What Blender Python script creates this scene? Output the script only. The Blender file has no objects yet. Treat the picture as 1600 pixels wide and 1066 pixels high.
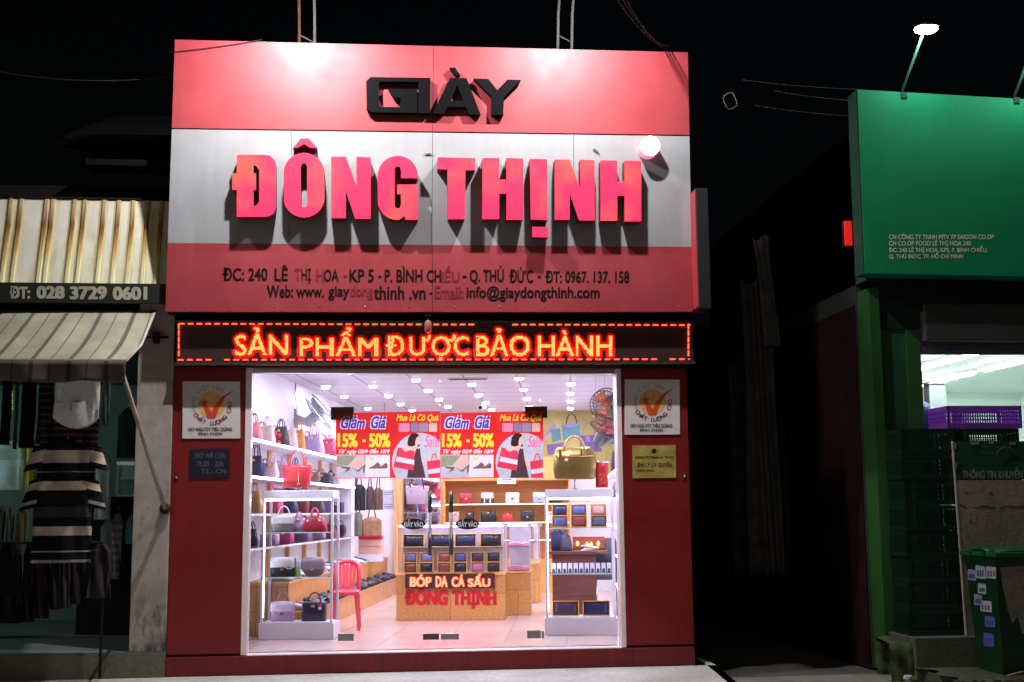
import bpy, bmesh, math, random
import numpy as np
from mathutils import Vector, Matrix
from mathutils.geometry import tessellate_polygon

random.seed(7)
scene = bpy.context.scene
COL = scene.collection
R = math.radians

# ---------------------------------------------------------------- camera
FPX = 1950.0                      # focal length in pixels of a 1600 px wide frame
CAM = Vector((0.0, -11.8, 1.45))
n_cam = Vector((-204.0, -267.7, FPX)).normalized()     # the facade normal (right, up, forward)
m_cam = Vector((92.0, -265.0, FPX)).normalized()       # the depth axis of the skewed shop
up_cam = n_cam.cross(m_cam).normalized()
if up_cam.y < 0: up_cam = -up_cam
x_cam = n_cam.cross(up_cam)
if x_cam.x < 0: x_cam = -x_cam
RIGHT = Vector((x_cam.x, n_cam.x, up_cam.x))
UP = Vector((x_cam.y, n_cam.y, up_cam.y))
FWD = Vector((x_cam.z, n_cam.z, up_cam.z))
cd = bpy.data.cameras.new('camera'); cam = bpy.data.objects.new('camera', cd); COL.objects.link(cam)
cd.sensor_width = 36.0; cd.lens = 36.0 * FPX / 1600.0; cd.clip_start = 0.1; cd.clip_end = 600.0
cam.matrix_world = Matrix(((RIGHT.x, UP.x, -FWD.x, CAM.x), (RIGHT.y, UP.y, -FWD.y, CAM.y), (RIGHT.z, UP.z, -FWD.z, CAM.z), (0, 0, 0, 1)))
scene.camera = cam

# ---------------------------------------------------------------- night sky, faint street glow, exposure
world = bpy.data.worlds.new('World'); scene.world = world; world.use_nodes = True
wn = world.node_tree.nodes; bg = wn['Background']
sky = wn.new('ShaderNodeTexSky'); sky.sky_type = 'NISHITA'; sky.sun_disc = False
sky.sun_elevation = R(0.5); sky.sun_rotation = R(200); sky.air_density = 0.6; sky.dust_density = 0.5
world.node_tree.links.new(sky.outputs[0], bg.inputs[0]); bg.inputs[1].default_value = 0.0012
sl = bpy.data.lights.new('street_glow', 'SUN'); sl.energy = 0.165; sl.angle = R(60); sl.color = (1.0, 0.86, 0.72)
so = bpy.data.objects.new('street_glow', sl); COL.objects.link(so); so.rotation_euler = (R(66), 0, R(-22))
scene.view_settings.view_transform = 'Standard'; scene.view_settings.look = 'None'
scene.view_settings.exposure = 0.0; scene.view_settings.gamma = 1.0
scene.cycles.use_denoising = True; scene.cycles.max_bounces = 8; scene.cycles.transparent_max_bounces = 16
scene.cycles.sample_clamp_indirect = 4.0; scene.cycles.caustics_reflective = False; scene.cycles.caustics_refractive = False

# ---------------------------------------------------------------- pixel <-> place helpers
def ray(px, py):
    return (RIGHT * ((px - 800.0) / FPX) + UP * ((533.0 - py) / FPX) + FWD)
def hitY(px, py, Y=0.0):
    r = ray(px, py); return CAM + r * ((Y - CAM.y) / r.y)
def hitZ(px, py, Z=0.0):
    r = ray(px, py); return CAM + r * ((Z - CAM.z) / r.z)
dv = ray(892, 798); DV = Vector((dv.x, dv.y, 0)).normalized(); UV = Vector((DV.y, -DV.x, 0))
ALPHA = math.atan2(DV.x, DV.y)
def IW(u, d, z):                  # shop coordinates: u across, d depth from the camera, z up
    return Vector((CAM.x, CAM.y, 0)) + UV * u + DV * d + Vector((0, 0, z))
def toI(p):
    q = Vector((p.x - CAM.x, p.y - CAM.y, 0)); return Vector((q.dot(UV), q.dot(DV), p.z))
def hitD(px, py, d):              # -> shop coordinates on the plane at depth d
    r = ray(px, py); return toI(CAM + r * (d / r.dot(DV)))
def hitU(px, py, u):
    r = ray(px, py); return toI(CAM + r * (u / r.dot(UV)))
def hitIZ(px, py, z):
    return toI(hitZ(px, py, z))

# ---------------------------------------------------------------- materials
MATS = {}
def srgb(h):
    h = h.lstrip('#'); c = [int(h[i:i+2], 16) / 255 for i in (0, 2, 4)]
    return tuple(x / 12.92 if x <= 0.04045 else ((x + 0.055) / 1.055) ** 2.4 for x in c)
def newmat(name):
    m = bpy.data.materials.new(name); m.use_nodes = True
    nt = m.node_tree; return m, nt, nt.nodes['Principled BSDF'], nt.nodes['Material Output']
def nd(nt, t, **k):
    n = nt.nodes.new(t)
    for a, v in k.items():
        if a.startswith('i_'):
            n.inputs[a[2:].replace('_', ' ')].default_value = v
        else: setattr(n, a, v)
    return n
def ramp(nt, stops, fac=None, interp='LINEAR'):
    r = nt.nodes.new('ShaderNodeValToRGB'); r.color_ramp.interpolation = interp
    e = r.color_ramp.elements
    while len(e) < len(stops): e.new(0.5)
    for i, (p, c) in enumerate(stops):
        e[i].position = p; e[i].color = tuple(c) + (1,) if len(c) == 3 else c
    if fac is not None: nt.links.new(fac, r.inputs[0])
    return r
def mixc(nt, fac, a, b, mode='MIX'):
    m = nt.nodes.new('ShaderNodeMix'); m.data_type = 'RGBA'; m.blend_type = mode
    for s, v in ((m.inputs[0], fac), (m.inputs[6], a), (m.inputs[7], b)):
        if isinstance(v, (int, float)): s.default_value = v
        elif isinstance(v, tuple): s.default_value = v + (1,) if len(v) == 3 else v
        else: nt.links.new(v, s)
    return m.outputs[2]
def coords(nt, scale=(1, 1, 1), rot=(0, 0, 0), src='Object'):
    t = nt.nodes.new('ShaderNodeTexCoord'); mp = nt.nodes.new('ShaderNodeMapping')
    mp.inputs['Scale'].default_value = scale; mp.inputs['Rotation'].default_value = rot
    nt.links.new(t.outputs[src], mp.inputs[0]); return mp.outputs[0]
def noise(nt, vec, scale, detail=4, rough=0.6):
    n = nt.nodes.new('ShaderNodeTexNoise'); n.inputs['Scale'].default_value = scale
    n.inputs['Detail'].default_value = detail; n.inputs['Roughness'].default_value = rough
    nt.links.new(vec, n.inputs['Vector']); return n.outputs[0]
def bump(nt, b, h, strength=0.2, dist=0.02):
    n = nt.nodes.new('ShaderNodeBump'); n.inputs['Strength'].default_value = strength; n.inputs['Distance'].default_value = dist
    nt.links.new(h, n.inputs['Height']); nt.links.new(n.outputs[0], b.inputs['Normal'])

def paint(c, rough=0.45, metal=0.0, var=0.12, scale=9.0, bmp=0.0, emit=0.0, alpha=None):
    """a plain surface with slight procedural unevenness"""
    if isinstance(c, str): c = srgb(c)
    key = ('p', tuple(round(x, 4) for x in c), rough, metal, var, scale, bmp, emit)
    if key in MATS: return MATS[key]
    m, nt, b, o = newmat('paint')
    v = coords(nt); f = noise(nt, v, scale)
    r = ramp(nt, [(0.25, tuple(x * (1 - var) for x in c)), (0.75, tuple(min(1, x * (1 + var)) for x in c))], f)
    nt.links.new(r.outputs[0], b.inputs['Base Color'])
    b.inputs['Roughness'].default_value = rough; b.inputs['Metallic'].default_value = metal
    if rough >= 0.55: b.inputs['Specular IOR Level'].default_value = 0.12
    if bmp: bump(nt, b, noise(nt, v, scale * 12, 3), bmp, 0.01)
    if emit:
        b.inputs['Emission Color'].default_value = tuple(c) + (1,); b.inputs['Emission Strength'].default_value = emit
    MATS[key] = m; return m
def weathered(c, rough=0.45, streak=0.22, grime=(0.03, 0.025, 0.02), amount=0.25):
    """painted sheet with rain streaks, dust and a little grime"""
    if isinstance(c, str): c = srgb(c)
    m, nt, b, o = newmat('weathered_paint')
    f1 = noise(nt, coords(nt, (16, 16, .5)), 1.0, 6, .7); f2 = noise(nt, coords(nt), 1.6, 6, .7); f3 = noise(nt, coords(nt, (5, 5, .9)), 1.7, 8, .75)
    r1 = ramp(nt, [(.3, tuple(x * (1 - streak) for x in c)), (.7, tuple(min(1, x * (1 + streak * .6)) for x in c))], f1)
    r2 = ramp(nt, [(.3, (.88, .88, .88)), (.7, (1.06, 1.06, 1.06))], f2); c1 = mixc(nt, 1.0, r1.outputs[0], r2.outputs[0], 'MULTIPLY')
    r3 = ramp(nt, [(.56, (0, 0, 0)), (.80, (amount, amount, amount))], f3)
    nt.links.new(mixc(nt, r3.outputs[0], c1, tuple(grime)), b.inputs['Base Color'])
    rr = ramp(nt, [(.3, (rough - .1,) * 3), (.7, (rough + .15,) * 3)], f2); nt.links.new(rr.outputs[0], b.inputs['Roughness']); bump(nt, b, noise(nt, coords(nt, (1, 1, 1)), 1.2, 2), .12, .03); return m
def glow(c, s, name='lamp_glow'):
    if isinstance(c, str): c = srgb(c)
    key = ('g', tuple(c), s)
    if key in MATS: return MATS[key]
    m, nt, b, o = newmat(name)
    b.inputs['Base Color'].default_value = tuple(c) + (1,)
    b.inputs['Emission Color'].default_value = tuple(c) + (1,); b.inputs['Emission Strength'].default_value = s
    MATS[key] = m; return m
def glassmat(tint=(0.97, 0.985, 0.98), refl=1.0):
    key = ('glass', tint, refl)
    if key in MATS: return MATS[key]
    m = bpy.data.materials.new('glass'); m.use_nodes = True; nt = m.node_tree; nt.nodes.clear()
    o = nd(nt, 'ShaderNodeOutputMaterial'); t = nd(nt, 'ShaderNodeBsdfTransparent'); g = nd(nt, 'ShaderNodeBsdfGlossy')
    t.inputs[0].default_value = tint + (1,); g.inputs['Roughness'].default_value = 0.02
    fr = nd(nt, 'ShaderNodeFresnel'); fr.inputs[0].default_value = 1.45
    ml = nd(nt, 'ShaderNodeMath', operation='MULTIPLY'); ml.inputs[1].default_value = refl
    mx = nd(nt, 'ShaderNodeMixShader')
    nt.links.new(fr.outputs[0], ml.inputs[0]); nt.links.new(ml.outputs[0], mx.inputs[0])
    nt.links.new(t.outputs[0], mx.inputs[1]); nt.links.new(g.outputs[0], mx.inputs[2]); nt.links.new(mx.outputs[0], o.inputs[0])
    MATS[key] = m; return m
def woodmat(c1, c2, axis=(1.0, 14.0, 14.0), rough=0.4, planks=None):
    key = ('w', c1, c2, axis, planks)
    if key in MATS: return MATS[key]
    m, nt, b, o = newmat('wood')
    v = coords(nt, axis); f = noise(nt, v, 2.2, 6, 0.65)
    r = ramp(nt, [(0.3, srgb(c1)), (0.7, srgb(c2))], f); out = r.outputs[0]
    if planks:
        bt = nd(nt, 'ShaderNodeTexBrick'); bt.inputs['Scale'].default_value = planks[0]
        bt.inputs['Mortar Size'].default_value = 0.006; bt.inputs['Color1'].default_value = (1, 1, 1, 1)
        bt.inputs['Color2'].default_value = (0.8, 0.78, 0.76, 1); bt.inputs['Mortar'].default_value = (0.62, 0.54, 0.45, 1)
        bt.inputs['Brick Width'].default_value = planks[1]; bt.inputs['Row Height'].default_value = planks[2]
        nt.links.new(coords(nt, (1, 1, 1), planks[3]), bt.inputs['Vector'])
        out = mixc(nt, 1.0, out, bt.outputs[0], 'MULTIPLY')
    nt.links.new(out, b.inputs['Base Color']); b.inputs['Roughness'].default_value = rough
    MATS[key] = m; return m

# ---------------------------------------------------------------- mesh builder
class MB:
    def __init__(s): s.v = []; s.f = []; s.m = []; s.mats = []; s.sm = []
    def mi(s, mat):
        if mat not in s.mats: s.mats.append(mat)
        return s.mats.index(mat)
    def add(s, vs, fs, mat, smooth=False):
        o = len(s.v); i = s.mi(mat)
        s.v += [tuple(p) for p in vs]
        for f in fs: s.f.append(tuple(k + o for k in f)); s.m.append(i); s.sm.append(smooth)
        return s
    def box(s, a, b, mat, bev=0.0):
        (x0, y0, z0), (x1, y1, z1) = [tuple(map(min, zip(a, b))), tuple(map(max, zip(a, b)))]
        if bev <= 0:
            vs = [(x, y, z) for z in (z0, z1) for y in (y0, y1) for x in (x0, x1)]
            return s.add(vs, [(0, 2, 3, 1), (4, 5, 7, 6), (0, 1, 5, 4), (2, 6, 7, 3), (0, 4, 6, 2), (1, 3, 7, 5)], mat)
        bm = bmesh.new(); bmesh.ops.create_cube(bm, size=1)
        for v in bm.verts: v.co = Vector(((x0+x1)/2 + v.co.x*(x1-x0), (y0+y1)/2 + v.co.y*(y1-y0), (z0+z1)/2 + v.co.z*(z1-z0)))
        bmesh.ops.bevel(bm, geom=list(bm.edges), offset=bev, segments=2, profile=0.6, affect='EDGES')
        s.add([v.co.copy() for v in bm.verts], [[v.index for v in f.verts] for f in (bm.verts.index_update() or bm.faces)], mat); bm.free(); return s
    def hexa(s, p, mat):          # eight corners: bottom ring 0-3, top ring 4-7
        return s.add(p, [(3, 2, 1, 0), (4, 5, 6, 7), (0, 1, 5, 4), (1, 2, 6, 5), (2, 3, 7, 6), (3, 0, 4, 7)], mat)
    def tube(s, pts, r, mat, n=8, closed=False):
        pts = [Vector(p) for p in pts]; L = len(pts); rr = r if isinstance(r, (list, tuple)) else [r] * L
        vs = []; prev = None
        for i, p in enumerate(pts):
            if closed: t = pts[(i+1) % L] - pts[i-1]
            else: t = pts[min(i+1, L-1)] - pts[max(i-1, 0)]
            t = t.normalized() if t.length > 1e-9 else Vector((0, 0, 1))
            if prev is None:
                a = Vector((0, 0, 1)) if abs(t.z) < 0.9 else Vector((1, 0, 0)); prev = (a - t * a.dot(t)).normalized()
            else:
                q = prev - t * prev.dot(t); prev = q.normalized() if q.length > 1e-6 else t.orthogonal().normalized()
            bz = t.cross(prev)
            for k in range(n):
                an = 2 * math.pi * k / n; vs.append(p + (prev * math.cos(an) + bz * math.sin(an)) * rr[i])
        fs = []
        for i in range(L if closed else L - 1):
            j = (i + 1) % L
            for k in range(n): fs.append((i*n+k, i*n+(k+1) % n, j*n+(k+1) % n, j*n+k))
        if not closed: fs.append(tuple(range(n))[::-1]); fs.append(tuple((L-1)*n + k for k in range(n)))
        return s.add(vs, fs, mat, True)
    def loft(s, rings, mat, n=20, power=2.0, caps=True, axis='z', bands=None, ripple=None, smooth=True):
        """rings: (z, half_x, half_y, cx, cy); superellipse sections. bands: list of (z0, z1, mat)"""
        vs = []
        for (z, hx, hy, cx, cy) in rings:
            for k in range(n):
                a = 2 * math.pi * k / n; c, q = math.cos(a), math.sin(a)
                x = math.copysign(abs(c) ** (2 / power), c) * hx; y = math.copysign(abs(q) ** (2 / power), q) * hy
                if ripple: y += ripple(x / max(hx, 1e-6), z) * (1 if q >= 0 else -1)
                vs.append((cx + x, cy + y, z) if axis == 'z' else ((z, cx + x, cy + y) if axis == 'x' else (cx + x, z, cy + y)))
        L = len(rings)
        for i in range(L - 1):
            mm = mat
            if bands:
                zc = (rings[i][0] + rings[i+1][0]) / 2
                for (b0, b1, bm_) in bands:
                    if b0 <= zc < b1: mm = bm_; break
            o = len(s.v)
            if i == 0: base = o; s.v += vs
            idx = s.mi(mm)
            for k in range(n):
                s.f.append((base+i*n+k, base+i*n+(k+1) % n, base+(i+1)*n+(k+1) % n, base+(i+1)*n+k)); s.m.append(idx); s.sm.append(smooth)
        if caps:
            for ring, rev in ((0, True), (L-1, False)):
                t = [base + ring*n + k for k in range(n)]
                s.f.append(tuple(t[::-1] if rev else t)); s.m.append(s.mi(mat)); s.sm.append(False)
        return s
    def lathe(s, prof, mat, n=24, c=(0, 0, 0), axis='z', smooth=True):
        vs = []
        for (r, h) in prof:
            for k in range(n):
                a = 2 * math.pi * k / n; x, y = r * math.cos(a), r * math.sin(a)
                p = (x, y, h) if axis == 'z' else ((x, h, y) if axis == 'y' else (h, x, y))
                vs.append((p[0] + c[0], p[1] + c[1], p[2] + c[2]))
        L = len(prof); fs = []
        for i in range(L - 1):
            for k in range(n): fs.append((i*n+k, i*n+(k+1) % n, (i+1)*n+(k+1) % n, (i+1)*n+k))
        fs.append(tuple(range(n))[::-1]); fs.append(tuple((L-1)*n + k for k in range(n)))
        return s.add(vs, fs, mat, smooth)
    def flat(s, vf, fn, mat, depth=0.0, sidemat=None):
        """2-D polygons mapped by fn(x, y, t); t runs from 0 (front) to depth (back) with side walls on the outlines"""
        v2, fs = vf; v2 = [tuple(p) + (0,) * (3 - len(p)) for p in v2]; fr = [fn(x, y, -0.00016 * l_) for x, y, l_ in v2]; s.add(fr, fs, mat)
        if depth:
            cnt = {}
            for f in fs:
                for a, b in zip(f, f[1:] + f[:1]): cnt[(a, b)] = cnt.get((a, b), 0) + 1
            n = len(v2); bk = [fn(x, y, depth) for x, y, l_ in v2]; side = []
            for (a, b) in cnt:
                if (b, a) not in cnt: side.append((a, a + n, b + n, b))
            s.add(fr + bk, side, sidemat or mat)
            s.add(bk, [f[::-1] for f in fs], sidemat or mat)
        return s
    def sheet(s, fn, nu, nv, mat, th=0.0, smooth=True):
        """grid surface fn(u, v) -> point, u, v in 0..1; with th it is doubled and closed"""
        P = [Vector(fn(i / nu, j / nv)) for j in range(nv + 1) for i in range(nu + 1)]
        q = [(j*(nu+1)+i, j*(nu+1)+i+1, (j+1)*(nu+1)+i+1, (j+1)*(nu+1)+i) for j in range(nv) for i in range(nu)]
        if not th: return s.add(P, q, mat, smooth)
        N = [Vector((0, 0, 0)) for _ in P]
        for f in q:
            nn = (P[f[1]] - P[f[0]]).cross(P[f[3]] - P[f[0]])
            for k in f: N[k] += nn
        B = [p - n.normalized() * th if n.length > 0 else p for p, n in zip(P, N)]
        L = len(P); fs = q + [tuple(k + L for k in f[::-1]) for f in q]
        rim = [i for i in range(nu)] ; w = nu + 1
        edge = [(i, i+1) for i in range(nu)] + [(j*w+nu, (j+1)*w+nu) for j in range(nv)] + [(nv*w+i+1, nv*w+i) for i in range(nu)] + [((j+1)*w, j*w) for j in range(nv)]
        fs += [(b, a, a + L, b + L) for a, b in edge]
        return s.add(P + B, fs, mat, smooth)
    def build(s, name, parent=None, world=False, label=None, kind=None):
        me = bpy.data.meshes.new(name)
        vs = s.v
        if world and parent is not None:
            Mi = PM[parent.name].inverted(); vs = [tuple(Mi @ Vector(p)) for p in vs]
        me.from_pydata(vs, [], s.f)
        for m in s.mats: me.materials.append(m)
        me.polygons.foreach_set('material_index', s.m); me.polygons.foreach_set('use_smooth', s.sm)
        me.validate(); me.update()
        ob = bpy.data.objects.new(name, me); COL.objects.link(ob)
        if parent is not None: ob.parent = parent
        if label: ob['label'] = label
        if kind: ob['kind'] = kind
        return ob
PM = {}
def thing(name, label, cat, loc=(0, 0, 0), rz=0.0, group=None):
    o = bpy.data.objects.new(name, None); COL.objects.link(o); o.empty_display_size = 0.1
    o.location = loc; o.rotation_euler = (0, 0, rz); o['label'] = label; o['category'] = cat
    if group: o['group'] = group
    PM[o.name] = Matrix.Translation(Vector(loc)) @ Matrix.Rotation(rz, 4, 'Z')
    return o
def ithing(name, label, cat, u, d, z, rz=0.0, group=None):
    return thing(name, label, cat, IW(u, d, z), -ALPHA + rz, group)
def tag(o, label, cat, group=None):
    o['label'] = label; o['category'] = cat
    if group: o['group'] = group
    return o
def copy_tree(o, parent=None):
    c = o.copy(); COL.objects.link(c)
    if parent is not None: c.parent = parent
    for ch in list(o.children): copy_tree(ch, c)
    return c
def cutbox(mb, px0, py0, px1, py1, Yf, Yb, mat):
    """a box whose front face fills a pixel rectangle of the photo on the plane Yf"""
    a = hitY(px0, py1, Yf); b = hitY(px1, py0, Yf)
    mb.box((a.x, Yf, a.z), (b.x, Yb, b.z), mat)

# ---------------------------------------------------------------- flat shapes and lettering
def poly(outer, holes=()):
    loops = [list(outer)] + [list(h) for h in holes]
    def area(l): return sum(a[0]*b[1] - b[0]*a[1] for a, b in zip(l, l[1:] + l[:1]))
    if area(loops[0]) < 0: loops[0].reverse()
    for h in loops[1:]:
        if area(h) > 0: h.reverse()
    v = [p for l in loops for p in l]
    t = tessellate_polygon([[Vector((x, y, 0)) for x, y in l] for l in loops])
    fs = []
    for f in t:
        a, b, c = [v[k] for k in f]
        if (b[0]-a[0])*(c[1]-a[1]) - (b[1]-a[1])*(c[0]-a[0]) < 0: f = f[::-1]
        fs.append(tuple(f))
    return v, fs
TXT = {}
def glyphs(st, bold=0.0, res=3):
    """lettering as flat polygons; bold thickens the strokes with shifted copies a hair apart in depth (third number)"""
    st = st.translate(HORN); k = (st, bold, res)
    if k in TXT: return TXT[k]
    cu = bpy.data.curves.new('lettering_source', 'FONT'); cu.body = st; cu.size = 1.0; cu.resolution_u = res; cu.fill_mode = 'FRONT'
    ob = bpy.data.objects.new('lettering_source', cu); COL.objects.link(ob)
    dg = bpy.context.evaluated_depsgraph_get(); me = ob.evaluated_get(dg).to_mesh()
    v = [(p.co.x, p.co.y) for p in me.vertices]; fs = [tuple(f.vertices) for f in me.polygons]
    ob.evaluated_get(dg).to_mesh_clear(); bpy.data.objects.remove(ob); bpy.data.curves.remove(cu)
    seen = {}; idx = []; w = []
    for p in v:
        key = (round(p[0], 5), round(p[1], 5))
        if key not in seen: seen[key] = len(w); w.append(p)
        idx.append(seen[key])
    out = []
    for f in fs:
        g = []
        for q in f:
            if idx[q] not in g: g.append(idx[q])
        if len(g) > 2:
            A = sum(w[a][0]*w[b][1] - w[b][0]*w[a][1] for a, b in zip(g, g[1:] + g[:1]))
            if abs(A) > 1e-9: out.append(tuple(g if A > 0 else g[::-1]))
    W, F = [p + (0,) for p in w], list(out)
    if bold > 0:
        n = len(w)
        for c, (dx, dy) in enumerate(((1, .6), (1, -.6), (-1, -.6), (-1, .6)), 1):
            W += [(x + dx * bold, y + dy * bold, c) for x, y in w]; F += [tuple(q + c * n for q in f) for f in out]
    TXT[k] = (W, F); return TXT[k]
def inside_grid(vf, xs, ys):
    """which points of a grid lie inside flat polygons"""
    v, fs = vf; hit = np.zeros((len(ys), len(xs)), bool); xs = np.asarray(xs); ys = np.asarray(ys)
    for f in fs:
        for k_ in range(1, len(f) - 1):
            a, b, c = v[f[0]], v[f[k_]], v[f[k_ + 1]]
            i0, i1 = np.searchsorted(xs, [min(a[0], b[0], c[0]), max(a[0], b[0], c[0])]); j0, j1 = np.searchsorted(ys, [min(a[1], b[1], c[1]), max(a[1], b[1], c[1])])
            if i1 <= i0 or j1 <= j0: continue
            X, Yg = np.meshgrid(xs[i0:i1], ys[j0:j1])
            s1 = (b[0]-a[0])*(Yg-a[1]) - (b[1]-a[1])*(X-a[0]); s2 = (c[0]-b[0])*(Yg-b[1]) - (c[1]-b[1])*(X-b[0]); s3 = (a[0]-c[0])*(Yg-c[1]) - (a[1]-c[1])*(X-c[0])
            hit[j0:j1, i0:i1] |= ((s1 >= 0) & (s2 >= 0) & (s3 >= 0)) | ((s1 <= 0) & (s2 <= 0) & (s3 <= 0))
    return hit
HORN = str.maketrans({'Ơ': 'O\u2019', 'ơ': 'o\u2019', 'Ư': 'U\u2019', 'ư': 'u\u2019', 'Ợ': 'Ọ\u2019', 'ợ': 'ọ\u2019', 'Ờ': 'Ò\u2019', 'ờ': 'ò\u2019', 'Ứ': 'Ú\u2019', 'ừ': 'ù\u2019', 'Ừ': 'Ù\u2019'})
def fit(vf, box, shear=0.0):
    """fit ink to a box (x0, ytop, x1, ybottom), y up or down as given"""
    v, fs = vf
    v = [(p[0] + shear * p[1], p[1], p[2] if len(p) > 2 else 0) for p in v]
    xs = [p[0] for p in v]; ys = [p[1] for p in v]
    x0, yt, x1, yb = box; a, b, c, d = min(xs), max(xs), min(ys), max(ys)
    return [(x0 + (x - a) / (b - a) * (x1 - x0), yb + (y - c) / (d - c) * (yt - yb), l_) for x, y, l_ in v], fs
def fY(Y):                        # photo pixels -> facade plane at Y, thickness going back
    return lambda x, y, t: hitY(x, y, Y) + Vector((0, t, 0))
def fD(d):
    return lambda x, y, t: IW(*hitD(x, y, d)) + DV * t
def ell(cx, cy, rx, ry, n=28, a0=0, a1=2*math.pi):
    return [(cx + rx*math.cos(a0 + (a1-a0)*k/n), cy + ry*math.sin(a0 + (a1-a0)*k/n)) for k in range(n)]
def rrect(x0, y0, x1, y1, r, n=5):
    pts = []
    for cx, cy, a in ((x1-r, y1-r, 0), (x0+r, y1-r, 90), (x0+r, y0+r, 180), (x1-r, y0+r, 270)):
        for k in range(n + 1):
            an = R(a + 90 * k / n); pts.append((cx + r*math.cos(an), cy + r*math.sin(an)))
    return pts
# ================================================================ ground
def concrete(name, c1, c2, c3):
    m, nt, b, o = newmat(name); v = coords(nt)
    f1 = noise(nt, v, 1.3, 8, 0.7); f2 = noise(nt, v, 22, 5, 0.7)
    r1 = ramp(nt, [(0.3, c1), (0.52, c2), (0.75, c3)], f1)
    r2 = ramp(nt, [(0.3, (0.72, 0.72, 0.72)), (0.7, (1.15, 1.15, 1.15))], f2)
    nt.links.new(mixc(nt, 1.0, r1.outputs[0], r2.outputs[0], 'MULTIPLY'), b.inputs['Base Color'])
    b.inputs['Roughness'].default_value = 0.8; bump(nt, b, f2, 0.35, 0.02); return m
m_conc = concrete('worn_concrete', (0.34, 0.335, 0.32), (0.52, 0.515, 0.50), (0.62, 0.615, 0.60))
m_pave = concrete('pavement_concrete', (0.13, 0.125, 0.11), (0.22, 0.21, 0.19), (0.28, 0.27, 0.25))
m_dirt = concrete('alley_ground', (0.05, 0.05, 0.045), (0.09, 0.085, 0.075), (0.13, 0.125, 0.11))
g = MB(); g.box((-90, -60, -0.45), (120, 150, -0.13), m_dirt).build('ground', kind='structure')
# raised concrete apron in front of the red shop (its right edge runs towards the street)
e0 = hitY(1084, 1026, -0.02); zA = 0.0
a0 = hitZ(1088, 1026, zA); a1 = hitZ(1137, 1066, zA); k = (a1 - a0).normalized()
a2 = a0 + k * 7.0; a00 = a0 - k * 0.15
pts = [(-12, -0.03), (a00.x, -0.03), (a0.x, a0.y), (a2.x, a2.y), (-12, a2.y)]
ap = MB(); ap.flat(poly(pts), lambda x, y, t: Vector((x, y, zA - t)), m_conc, 0.12)
ap.build('pavement', kind='structure')
# the strip of lighter concrete across the mouth of the alley
st = MB(); b0 = hitZ(1130, 1061, -0.125); b1 = hitZ(1600, 1046, -0.125)
st.flat(poly([(b0.x, b0.y), (b1.x + 9, b1.y + 0.4), (b1.x + 9, b1.y - 6), (a1.x + 1.2, b0.y - 6)]), lambda x, y, t: Vector((x, y, -0.118 - t)), m_pave, 0.008)
st.build('path', kind='structure')

# ================================================================ the shop building
m_red = weathered((0.21, 0.004, 0.007), 0.45, .2)
m_redbase = weathered((0.19, 0.008, 0.010), 0.6, .3, (.06, .05, .045), .5)
m_dark = paint((0.02, 0.018, 0.018), 0.6)
m_render = paint((0.16, 0.15, 0.14), 0.9, var=0.3, scale=2.0, bmp=0.2)
m_steel = paint((0.62, 0.62, 0.63), 0.28, 0.9, var=0.06)
m_pinkalu = paint((0.88, 0.74, 0.76), 0.35, 0.0, var=0.05)
m_white = paint((0.78, 0.78, 0.78), 0.5, var=0.04)

xl = hitY(266, 800, 0).x; xr = hitY(1079, 800, 0).x; dl = hitY(384, 790, 0).x; dr = hitY(971, 790, 0).x
ztop = 5.55; zdoor = hitY(680, 577, 0).z; zsill = hitY(680, 1018, 0).z
CEIL = 1.45 + 1.60; FLOOR = 0.185; UL, UR, DB = -3.4, 0.82, 20.2
bld = thing('shop_building', 'narrow shop building with red panelled front and a lit glass doorway', 'shop building', ((xl + xr) / 2, 0, 0))
def sidepanel(x0, x1):
    mb = MB(); zs = [0.19, zdoor + 0.02]
    for a, b in zip(zs, zs[1:]): mb.box((x0, 0, a + 0.003), (x1, 0.14, b - 0.003), m_red, 0.004)
    mb.box((x0 + 0.01, 0.012, 0.0), (x1 - 0.01, 0.13, zdoor + 0.5), m_dark)
    return mb
sidepanel(xl, dl - 0.02).build('wall_panel', bld, True); sidepanel(dr + 0.02, xr).build('wall_panel', bld, True)
mb = MB(); mb.box((xl - 0.0, -0.02, 0.0), (xr + 0.0, 0.11, zsill - 0.005), m_redbase, 0.006)
mb.build('base_step', bld, True)
mb = MB(); mb.box((dl - 0.02, 0.0, zdoor + 0.01), (dr + 0.02, 0.14, zdoor + 0.10), m_red, 0.004)
mb.box((xl, 0.016, zdoor + 0.1), (xr, 0.14, ztop - 0.05), m_dark); mb.build('lintel', bld, True)
# door jambs and head rail
mb = MB()
mb.box((dl - 0.02, -0.006, zsill), (dl + 0.035, 0.16, zdoor + 0.01), m_pinkalu, 0.004)
mb.box((dr - 0.025, -0.006, zsill), (dr + 0.02, 0.16, zdoor + 0.01), m_pinkalu, 0.004)
mb.box((dl + 0.035, 0.05, zdoor - 0.035), (dr - 0.025, 0.16, zdoor + 0.01), m_steel, 0.004)
mb.build('door_frame', bld, True)
mb = MB(); mb.box((dl + 0.03, -0.01, zsill - 0.03), (dr - 0.02, 0.55, zsill + 0.004), paint((0.8, 0.78, 0.8), 0.3, var=0.08, scale=20), 0.004)
mb.build('threshold', bld, True)
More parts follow.
